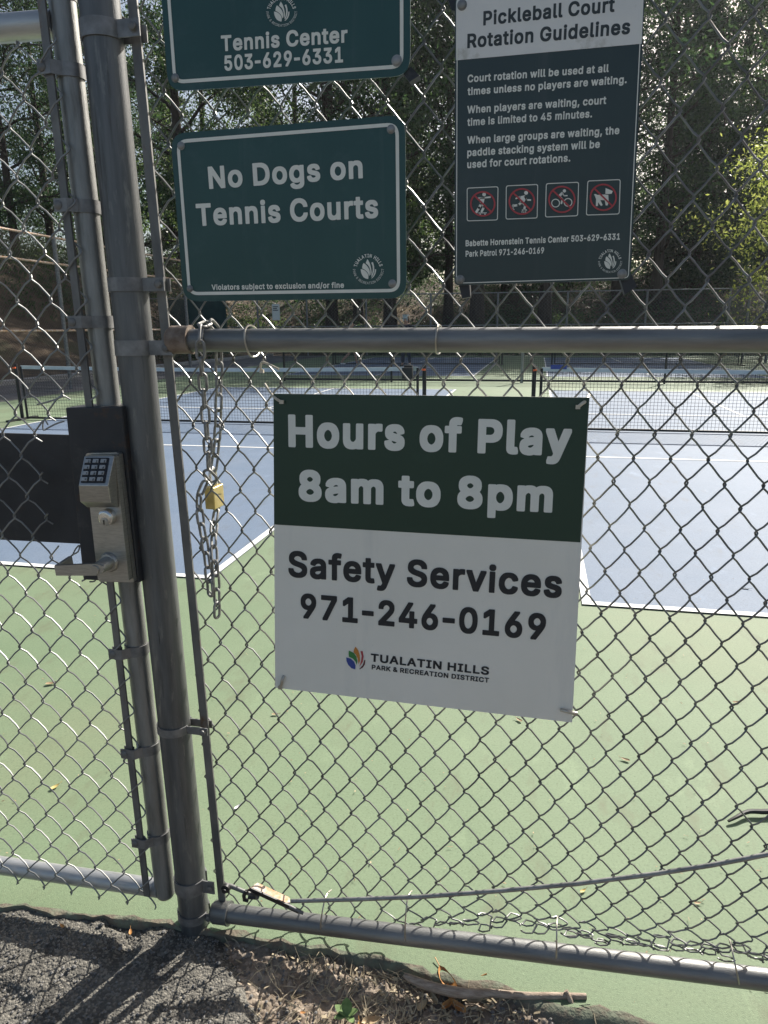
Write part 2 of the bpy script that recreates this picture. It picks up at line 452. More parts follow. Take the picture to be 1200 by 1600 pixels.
Y0, LEN, WID, KIT, LW = 3.70, 13.41, 6.096, 4.572, .0508
XL, XR = -1.853, .296          # right edge of the left courts, left edge of the right courts
def court(x0, y0):
    sheet('court_playing_area', x0, x0 + WID, y0, y0 + LEN, .004, 'court_blue', 1, 1)
    mb = MB(); z = .008; x1, y1 = x0 + WID, y0 + LEN
    def strip(a, b, c, d): mb.add([(a, c, z), (b, c, z), (b, d, z), (a, d, z)], [(0, 1, 2, 3)])
    strip(x0, x1, y0, y0 + LW); strip(x0, x1, y1 - LW, y1)
    strip(x0, x0 + LW, y0 + LW, y1 - LW); strip(x1 - LW, x1, y0 + LW, y1 - LW)
    for k in (y0 + KIT, y1 - KIT - LW): strip(x0 + LW, x1 - LW, k, k + LW)
    c = (x0 + x1) / 2
    strip(c - LW / 2, c + LW / 2, y0 + LW, y0 + KIT); strip(c - LW / 2, c + LW / 2, y1 - KIT, y1 - LW)
    struct(mb.build('court_line_marking', 'line', None, False))
for y0 in (Y0, 21.9):
    court(XL - WID, y0); court(XR, y0)

# strip beside the courts on the left
sheet('side_path', -14.3, -11.0, 1.0, 38, -.012, 'greywall')
struct(MB().box((-14.75, 2, -.05), (-14.3, 38, .10)).build('kerb', 'curb', None, False))

# near ground: old asphalt to the left, dirt to the right, built as displaced sheets
def near_patch(name, x0, x1, y0, y1, step, fn, mat):
    xs, ys = np.arange(x0, x1 + 1e-6, step), np.arange(y0, y1 + 1e-6, step)
    A, B = np.meshgrid(xs, ys)
    Zp = fn(A, B); k = len(xs)
    I = (np.arange(len(ys) - 1)[:, None] * k + np.arange(k - 1)[None, :]).ravel()
    f = np.stack([I, I + 1, I + k + 1, I + k], -1)
    me = bpy.data.meshes.new(name)
    me.from_pydata(np.stack([A, B, Zp], -1).reshape(-1, 3).tolist(), [], f.tolist())
    me.polygons.foreach_set('use_smooth', [True] * len(me.polygons))
    return struct(link(name, me, mat))
def grain(x, y, s):
    q = np.abs(vnoise(x * s, y * s, 11) - .5) * 2
    r = np.abs(vnoise(x * s * 2.3 + 5, y * s * 2.3, 12) - .5) * 2
    return q * .65 + r * .35
def asphalt_h(x, y):
    h = -.009 + .005 * (vnoise(x * 6, y * 6, 21) - .5) + .0058 * (grain(x, y, 130) - .5) + .005 * (vnoise(x * 30, y * 30, 22) - .5)
    h -= .012 * np.clip((vnoise(x * 13, y * 13, 23) - .72) / .2, 0, 1)
    t = np.clip((x + .74 + (1.33 - y) * -.9) / .12, 0, 1)          # dips under the dirt
    return h - .05 * t
def dirt_h(x, y):
    h = -.019 + .014 * (vnoise(x * 7, y * 7, 31) - .5) + .014 * (vnoise(x * 24, y * 24, 32) - .5) + .013 * (grain(x, y, 60) - .5)
    t = np.clip((x + .84 + (1.33 - y) * -.9) / .12, 0, 1)
    h = h - .06 * (1 - t)
    return np.where(y > edge_y(x) + .004, np.minimum(h, -.03), h)
sheet('path', -30, 30, -40, .36, -.012, 'asphalt')  # unseen path behind the camera, added to bounce sunlight onto the signs
near_patch('path', -2.0, .1, .35, 1.36, .0034, asphalt_h, 'asphalt')
near_patch('dirt_strip', -.95, 1.5, .35, 1.40, .004, dirt_h, 'dirt')

# ================================================================== CHAIN LINK
def chainlink(x0, nw, h, z0, nr, pz, Yp, r=.0019, deform=None, n=5, phase=0, amp=.0022, first=None):
    """nw zigzag wires of half pitch h, nr rows of half height pz"""
    mb = MB()
    e = .0019
    for k in range(nw):
        pts = []
        xa, xb = x0 + k * h, x0 + (k + 1) * h
        for j in range(first(xa) if first else 0, nr + 1):
            right = (j + k + phase) % 2
            xc = xb + e if right else xa - e
            sgn = -1 if right else 1
            yl = amp if right else -amp                  # leg arriving / leaving swap planes
            z = z0 + j * pz
            # arriving leg came from the other side
            pts.append((xc + sgn * .0021, Yp - yl * 1.0, z - .0046))
            pts.append((xc, Yp, z))
            pts.append((xc + sgn * .0021, Yp + yl * 1.0, z + .0046))
            if j < nr:
                xn = xa - e if right else xb + e
                for t_ in (.3, .7):
                    pts.append((xc + (xn - xc) * t_, Yp + yl * 3.0, z + pz * t_))
        pts = np.array(pts)
        if deform is not None: pts = deform(pts, k)
        mb.tube(pts, r, n, cap=True)
    return mb

# bottom rail line of the fixed panel
RB0, RB1 = P(340, 1425, FY), P(1200, 1531, FY)
def rail_z(x): return RB0[2] + (RB1[2] - RB0[2]) * (x - RB0[0]) / (RB1[0] - RB0[0])
JIT = RNG.normal(0, 1, (200, 400))
def deform_fixed(p, k):
    x, y, z = p[:, 0].copy(), p[:, 1].copy(), p[:, 2].copy()
    zr = rail_z(x)
    # the lowest rows are bunched up against the bottom rail towards the right
    w = np.clip((x + .50) / .5, 0, 1); w = w * w * (3 - 2 * w)
    low = np.clip((.46 - z) / .46, 0, 1)
    q = z - zr; cc2 = (.012 + .085 * w)
    z2 = zr - .028 * (1 - w) - .004 + np.where(q > -.03 * (1 - w), .5 * (q + np.sqrt(q * q + cc2 * cc2)), .5 * (q + np.sqrt(q * q + cc2 * cc2))) + .028 * (1 - w) * np.clip(q / .1, -1, 1)
    bend = w * np.clip((.20 - z) / .22, 0, 1)
    j = np.repeat(np.arange(len(x)) // 5, 1)
    jit = JIT[k % 200][j % 400]; jit2 = JIT[(k + 50) % 200][j % 400]
    x2 = x + .004 * np.sin(z * 5 + 1.3) + .006 * (vnoise(x * 3, z * 3, 41) - .5) + jit * (.0007 + .0022 * bend)
    y2 = y + .012 * (vnoise(x * 2, z * 2, 42) - .5) + .018 * w * low + jit2 * .006 * bend
    z2 = z2 + jit2 * (.0006 + .0025 * bend) + .006 * (vnoise(x * 2.5, z * 2.5, 43) - .5)
    return np.stack([x2, y2, z2], -1)
def deform_gate(p, k):
    x, y, z = p[:, 0].copy(), p[:, 1].copy(), p[:, 2].copy()
    j = np.arange(len(x)) // 5
    x = x + .006 * (vnoise(x * 3, z * 3, 44) - .5) + .0008 * JIT[k % 200][j % 400] + .012 * (1 - z / 2.0)
    y = y + .010 * (vnoise(x * 2, z * 2, 45) - .5)
    return np.stack([x, y, z + .004 * (vnoise(x * 3, z * 3, 46) - .5)], -1)

# ================================================================== FIXED FENCE PANEL
fence = thing('chain_link_fence', 'tall grey chain link fence panel with round post, hung with the park signs', 'fence', (-.785, FY, 0))
p_lo, p_hi = P(304, 1432, FY), P(155, 0, FY)
dirp = (p_hi - p_lo) / (p_hi[2] - p_lo[2])
def post_at(z): return p_lo + dirp * (z - p_lo[2])
MB().tube([post_at(z) for z in np.linspace(-.2, 3.12, 24)], .0365, 32).build('post', 'post', fence)
R0 = P(290, 532, FY)
MB().cyl((R0[0] - .012, FY, R0[2]), (2.6, FY, R0[2] - .008), .0225, 28).build('mid_rail', 'rail', fence)
MB().cyl(RB0, RB0 + (RB1 - RB0) * 2.5, .0225, 28).build('bottom_rail', 'rail', fence)
MB().cyl((-.80, FY, 3.05), (2.6, FY, 3.05), .0225, 20).build('top_rail', 'rail', fence)
fp = MB().cyl((2.6, FY, -.2), (2.6, FY, 3.1), .0365, 28).build('post', 'post', fence)
# cups that take the rail ends
c = P(270, 531, FY)
MB().lathe((c[0] - .012, FY, c[2]), (1, 0, 0), [(0, .012), (.004, .022), (.012, .0275), (.048, .0275), (.050, .0285), (.053, .0285), (.053, .024)], 28).build('rail_end_cup', 'rust', fence)
d_ = (RB1 - RB0) / np.linalg.norm(RB1 - RB0)
MB().lathe(RB0 - d_ * .018, d_, [(0, .01), (.004, .021), (.012, .0275), (.044, .0275), (.047, .029), (.051, .029), (.051, .024)], 28).build('rail_end_cup', 'rail', fence)
# tension bar
tb_lo, tb_hi = P(346, 1392, FY + .012), P(207, 0, FY + .012)
dt = (tb_hi - tb_lo) / (tb_hi[2] - tb_lo[2])
def tb_at(z): return tb_lo + dt * (z - tb_lo[2])
a, b = tb_at(.03), tb_at(3.0)
w_, t_ = np.array([.0095, 0, 0]), np.array([0, .0026, 0])
MB().hexa([a - w_ - t_, a + w_ - t_, b + w_ - t_, b - w_ - t_], [a - w_ + t_, a + w_ + t_, b + w_ + t_, b - w_ + t_]).build('tension_bar', 'bar', fence, False)
# chain link
nwf = 106
first_row = lambda x: int(round(np.interp(x, [-.7, -.4, -.1, .3, 2], [4, 3, 1, 0, 0])))
MB_f = chainlink(tb_at(1.2)[0] - .004, nwf, .0328, -.13, 71, .0449, FY + .030, .0020, deform_fixed, first=first_row)
MB_f.build('chain_link_mesh', 'wire_dark', fence)
# bands round the post with a bolted tail to the tension bar
def strap(mb, c, axis_r, z, h, t, a0, a1, n=22):
    r0, r1 = axis_r, axis_r + t
    an = np.linspace(a0, a1, n); L = []
    for zz in (z - h / 2, z + h / 2):
        for rr in (r0, r1):
            L.append([(c[0] + rr * cos(x), c[1] + rr * sin(x), zz) for x in an])
    v = np.array(L).reshape(-1, 3); f = []
    for i in range(n - 1):
        A, B, C_, D = i, n + i, 2 * n + i, 3 * n + i
        f += [(B, B + 1, D + 1, D), (A, C_, C_ + 1, A + 1), (C_, D, D + 1, C_ + 1), (A, A + 1, B + 1, B)]
    f += [(0, n, 3 * n, 2 * n), (n - 1, 3 * n - 1, 4 * n - 1, 2 * n - 1)]
    return mb.add(v, f)
def bolt_mb(p, d, r=.0072, L=.006, n=6):
    return MB().lathe(p, d, [(0, r * 1.35), (.0012, r * 1.35), (.0013, r), (L, r), (L + .001, r * .7)], n if n > 6 else 12)
def post_band(py, tail, h=.026, mat='band', name='tension_band'):
    c0 = P(155 + .105 * py + 3, py, FY - .03)
    z = c0[2]; c = post_at(z)
    mb = strap(MB(), c, .0372, z, h, .0028, radians(-360 + 40), radians(-12), 34)
    x1 = tb_at(z)[0] + tail
    y = c[1] - .0105
    mb.box((c[0] + .0355, y - .0028, z - h / 2 + .0005), (x1, y, z + h / 2 - .0005))
    mb.box((c[0] + .029, y + .030, z - h / 2 + .0005), (x1 - .004, y + .0328, z + h / 2 - .0005))
    bd = mb.build(name, mat, fence)
    bolt_mb((tb_at(z)[0] + tail * .55 - .002, y - .0028, z), (0, -1, 0), .0068, .007).build('bolt', 'bar', bd)
    return bd
post_band(40, .022, .030); post_band(444, .020, .026); post_band(1146, .018, .020)
# brace bands holding the rail cups
def brace_band(py, cx, name='brace_band', h=.024):
    z = P(155 + .105 * py, py, FY - .03)[2]; c = post_at(z)
    mb = strap(MB(), c, .0372, z, h, .003, radians(-360 + 30), radians(-10), 34)
    mb.box((c[0] + .036, FY - .013, z - h / 2 + .0005), (cx, FY - .010, z + h / 2 - .0005))
    bd = mb.build(name, 'band', fence)
    bolt_mb((cx - .012, FY - .013, z), (0, -1, 0), .007, .006).build('bolt', 'bar', bd)
brace_band(544, c[0] + .003, h=.030)
brace_band(1392, post_at(.07)[0] + .068, h=.036)
brace_band(1440, RB0[0] - .006, h=.022)
# diagonal truss rod with its turnbuckle
tr_pts = [P(455, 1408, FY - .014), P(560, 1405, FY - .012), P(660, 1401, FY - .008), P(780, 1392, FY - .004), P(900, 1381, FY + .0), P(1020, 1366, FY + .002), P(1110, 1352, FY + .004), P(1200, 1335, FY + .004), P(1330, 1308, FY + .006), P(1500, 1265, FY + .01)]
trod = MB().tube(tr_pts, .0050, 12).build('truss_rod', 'galv', fence)
tn = MB().tube([P(352, 1383, FY - .026), P(362, 1385, FY - .027), P(376, 1391, FY - .026), P(405, 1402, FY - .024)], [.006, .0055, .005, .005], 10).build('tightener_rod', 'bar', fence)
f4 = [P(388, 1389, FY - .032), P(402, 1379, FY - .004), P(452, 1402, FY - .002), P(455, 1419, FY - .03)]
MB().hexa(f4, [q + np.array([0, .001, -.0035]) for q in f4]).build('tightener_plate', 'rust_plate', tn, False)
lip = [P(386, 1391, FY - .033), P(392, 1388, FY - .033), P(470, 1423, FY - .030), P(466, 1428, FY - .030)]
MB().hexa(lip, [q + np.array([0, .004, 0]) for q in lip]).tube([P(386, 1392, FY - .032), P(381, 1399, FY - .034), P(382, 1406, FY - .033), P(388, 1407, FY - .030)], .0048, 8).cyl(P(388, 1402, FY - .04), P(400, 1403, FY - .04), .0042, 10).build('tightener_lip', 'black', tn)
MB().cyl(P(452, 1416, FY - .03), P(474, 1427, FY - .03), .0042, 10).build('truss_rod_end', 'bar', trod)
MB().lathe(P(354, 1386, FY - .034), (0, -1, 0), [(0, .011), (.008, .011), (.009, .006), (.015, .006)], 10).build('turnbuckle_nut', 'black', fence)
# wire ties round the rails
def wire_tie(px, yt, yb, lean, rail='mid'):
    a, b = P(px, yt, FY - .026), P(px + lean, yb, FY - .027)
    zc = (a[2] + b[2]) / 2
    pts = [(a[0] + .004, FY + .034, a[2] - .004), (a[0] + .001, FY + .012, a[2] + .005), (a[0], FY - .010, a[2] + .003), tuple(P(px + lean * .15, yt + (yb - yt) * .2, FY - .0262)),
           tuple(P(px + lean * .6, yt + (yb - yt) * .62, FY - .0262)), (b[0], FY - .012, b[2] - .001), (b[0] + .002, FY + .010, b[2] - .004), (b[0] + .003, FY + .028, b[2] + .002), (b[0] - .002, FY + .033, b[2] + .006)]
    MB().tube(smooth_path(pts, 4), .0018, 7).build('wire_tie', 'alu_wire', fence)
def smooth_path(pts, k=4, closed=False):
    pts = np.asarray(pts, float); out = []
    m_ = len(pts)
    for i in range(m_ if closed else m_ - 1):
        p0, p1, p2, p3 = (pts[(i - 1) % m_], pts[i], pts[(i + 1) % m_], pts[(i + 2) % m_]) if closed else (pts[max(i - 1, 0)], pts[i], pts[i + 1], pts[min(i + 2, m_ - 1)])
        for j in range(k):
            t = j / k
            out.append(.5 * ((2 * p1) + (-p0 + p2) * t + (2 * p0 - 5 * p1 + 4 * p2 - p3) * t * t + (-p0 + 3 * p1 - 3 * p2 + p3) * t ** 3))
    if not closed: out.append(pts[-1])
    return np.array(out)
wire_tie(381, 513, 555, 5); wire_tie(682, 513, 550, -2); wire_tie(504, 1418, 1462, -5); wire_tie(634, 1420, 1482, -2); wire_tie(870, 1462, 1508, -1); wire_tie(1148, 1502, 1550, 10)

# ================================================================== GATE
gate = thing('chain_link_gate', 'grey chain link gate leaf with a dark lock plate, left of the round post', 'gate', (-.88, FY, 0))
s_lo, s_hi = P(258, 1390, FY), P(97, 0, FY)
ds = (s_hi - s_lo) / (s_hi[2] - s_lo[2])
def stile_at(z): return s_lo + ds * (z - s_lo[2])
zb, zt = P(258, 1401, FY)[2], 2.052
pts = [stile_at(zb + .000), stile_at(zb + .004), stile_at(zb + .012)] + [stile_at(z) for z in np.linspace(zb + .02, zt - .02, 14)] + [stile_at(zt)]
MB().tube(pts, [.010, .019, .0235] + [.0242] * 14 + [.0242], 28).build('stile', 'galv', gate)
MB().lathe(stile_at(zt), (0, 0, 1), [(-.012, .0255), (.004, .0275), (.010, .0275), (.020, .022), (.028, .01)], 28).build('stile_cap', 'galv', gate)
g0, g1 = P(0, 45, FY), P(86, 38, FY)
ext = (g0 - g1) / (g1[0] - g0[0])
MB().cyl(g0 + ext * 1.0, g1 + (g1 - g0) * .02, .0242, 28).build('top_rail', 'bright_galv', gate)
b0, b1 = P(0, 1352, FY), P(250, 1388, FY)
ext = (b0 - b1) / (b1[0] - b0[0])
MB().cyl(b0 + ext * 1.0, b1, .0225, 28).build('bottom_rail', 'bright_galv', gate)
hs = MB().cyl((g0[0] - 1.0, FY, .06), (g0[0] - 1.0, FY, 2.05), .0242, 24).build('stile', 'galv', gate)
gb_lo, gb_hi = P(230, 1400, FY - .034), P(65, 0, FY - .034)
dg = (gb_hi - gb_lo) / (gb_hi[2] - gb_lo[2])
def gb_at(z): return gb_lo + dg * (z - gb_lo[2])
a, b = gb_at(gb_lo[2]), gb_at(2.04)
w_, t_ = np.array([.0078, 0, 0]), np.array([0, .0026, 0])
MB().hexa([a - w_ - t_, a + w_ - t_, b + w_ - t_, b - w_ - t_], [a - w_ + t_, a + w_ + t_, b + w_ + t_, b - w_ + t_]).build('tension_bar', 'bar', gate, False)
gx1 = gb_at(1.0)[0] + .014
hG = .0392
nwg = 26
gm = MB()
full = chainlink(gx1 - nwg * hG, nwg, hG, P(100, 1392, FY - .034)[2], 42, .0453, FY - .036, .0019, None)
# the wires are cut away round the lock plate: drop pieces right of a ragged line there
def cut(pts):
    x, z = pts[:, 0], pts[:, 2]
    lim = P(1, 640, FY - .036)
    z_hi, z_lo = P(60, 630, FY - .036)[2], P(90, 890, FY - .036)[2]
    xl = np.interp(z, [z_lo, z_lo + .06, z_lo + .15, z_lo + .26, z_hi], [P(118, 890, FY - .036)[0], P(95, 850, FY - .036)[0], P(78, 790, FY - .036)[0], P(70, 720, FY - .036)[0], P(100, 640, FY - .036)[0]])
    return (z > z_lo) & (z < z_hi) & (x > xl)
V = full.v
for k, arr in enumerate(V):
    nn = 5
    cen = arr.reshape(-1, nn, 3).mean(1)
    cen = deform_gate(cen, k)
    bad = cut(cen)
    i = 0
    while i < len(cen):
        if bad[i]: i += 1; continue
        j = i
        while j < len(cen) and not bad[j]: j += 1
        if j - i >= 3: gm.tube(cen[i:j], .0019, nn)
        i = j
# loose cut ends
for q in ([(58, 632), (75, 628), (92, 622), (100, 618)], [(100, 658), (88, 662), (76, 668), (68, 672), (67, 662), (70, 656), (75, 664)], [(100, 880), (112, 868), (122, 862), (124, 852), (118, 858), (113, 868)], [(128, 908), (140, 902), (150, 900), (148, 908), (140, 909)]):
    gm.tube(smooth_path([P(x, y, FY - .04) for x, y in q], 3), .0018, 6)
# bottom knuckles
zk = P(100, 1392, FY - .034)[2]
gm.build('chain_link_mesh', 'wire', gate)
def gate_band(py, h=.024):
    z = P(103 + .1157 * (py - 50), py, FY - .03)[2]; c = stile_at(z); xb = gb_at(z)[0]
    mb = strap(MB(), c, .0245, z, h, .0026, radians(-205), radians(25), 26)
    mb.box((xb - .020, FY - .0425, z - h / 2), (c[0] - .012, FY - .0395, z + h / 2))
    mb.hexa([(c[0] - .0125, FY - .0425, z - h / 2), (c[0] + .001, FY - .0272, z - h / 2), (c[0] + .001, FY - .0272, z + h / 2), (c[0] - .0125, FY - .0425, z + h / 2)],
            [(c[0] - .0125, FY - .0395, z - h / 2), (c[0] + .001, FY - .0246, z - h / 2), (c[0] + .001, FY - .0246, z + h / 2), (c[0] - .0125, FY - .0395, z + h / 2)])
    mb.box((xb - .018, FY - .029, z - h / 2), (c[0] - .020, FY - .0262, z + h / 2))
    bd = mb.build('tension_band', 'band', gate)
    MB().lathe((xb - .011, FY - .0425, z), (0, -1, 0), [(0, .0088), (.0015, .0085), (.0032, .006), (.004, .002)], 16).build('bolt', 'bar', bd)
for py in (104, 320, 503, 1022, 1178, 1318): gate_band(py)
# lock plate (box round the stile) and the kick panel behind the mesh
YP = FY - .046
pl = [P(102, 637, YP), P(190, 635, YP), P(217, 911, YP), P(130, 906, YP)]
back = [np.array([q[0] + (.0 if i in (0, 3) else .012), FY + .03, q[2]]) for i, q in enumerate(pl)]
lp = MB().hexa(pl, back).build('lock_plate', 'plate', gate, False)
bv = lp.modifiers.new('bevel', 'BEVEL'); bv.width = .0025; bv.segments = 2
sp = [P(-60, 674, FY - .012), P(112, 680, FY - .012), P(131, 850, FY - .012), P(-60, 843, FY - .012)]
sp[0][0] -= .6; sp[3][0] -= .6
MB().hexa(sp, [q + np.array([0, .006, 0]) for q in sp]).build('kick_panel', 'plate', gate, False)

# keypad lock: escutcheon, wedge shaped keypad housing, cylinder, lever
YE = YP - .030
def rounded(pts, r, k=5):
    pts = np.asarray(pts, float); out = []; n_ = len(pts)
    for i in range(n_):
        p, a, b = pts[i], pts[i - 1], pts[(i + 1) % n_]
        da, db = (a - p) / np.linalg.norm(a - p), (b - p) / np.linalg.norm(b - p)
        rr = r[i] if hasattr(r, '__len__') else r
        p0, p1 = p + da * rr, p + db * rr
        for j in range(k + 1):
            t = j / k
            out.append((1 - t) ** 2 * p0 + 2 * t * (1 - t) * p + t * t * p1)
    return np.array(out)
esc = rounded([P(131.5, 712, YE), P(180, 711, YE), P(201.5, 907.5, YE), P(153, 906, YE)], [.008, .008, .003, .003])
lock = MB().poly(esc, (0, .014, 0)).build('keypad_lock', 'satin', gate, True, 30)
bp_ = rounded([P(133, 708, YE + .016), P(186, 707, YE + .016), P(209, 910, YE + .016), P(155, 909, YE + .016)], [.008, .008, .003, .003])
MB().poly(bp_, (0, .0128, 0)).build('back_plate', 'satin', lock, True, 30)
# housing
T0, T1 = P(131.5, 713, YE - .003), P(178.5, 712, YE - .003)
Yk = YE - .038
K0, K1 = P(122.7, 758.5, Yk), P(168.5, 759, Yk)
L0, L1 = P(125, 784, Yk + .006), P(173, 785.5, Yk + .006)
U0, U1 = P(136, 793, YE - .001), P(185, 793, YE - .001)
Bk = [np.array([q[0], YE - .0005, q[2]]) for q in (T0, T1)]
hv = [T0, T1, K1, K0, L0, L1, U0, U1, np.array([T0[0], YE + .0, T0[2]]), np.array([T1[0], YE, T1[2]])]
hb = MB().add(hv, [(0, 1, 2, 3), (3, 2, 5, 4), (4, 5, 7, 6), (6, 7, 9, 8), (8, 9, 1, 0), (0, 3, 4, 6, 8), (1, 9, 7, 5, 2)])
ho = hb.build('keypad_housing', 'satin', lock, False)
bv = ho.modifiers.new('bevel', 'BEVEL'); bv.width = .0022; bv.segments = 3
KP = Plane(T0, T1, K0)
kz = lambda x, y, o=0: KP(110 + x / 13.333, 700 + y / 13.333, o)
face = rounded([kz(325, 205), kz(815, 205), kz(715, 730), kz(215, 730)], .003)
MB().poly(face + KP.n * .0008, -KP.n * .002).build('keypad', 'keypad', lock, True, 30)
keys = MB()
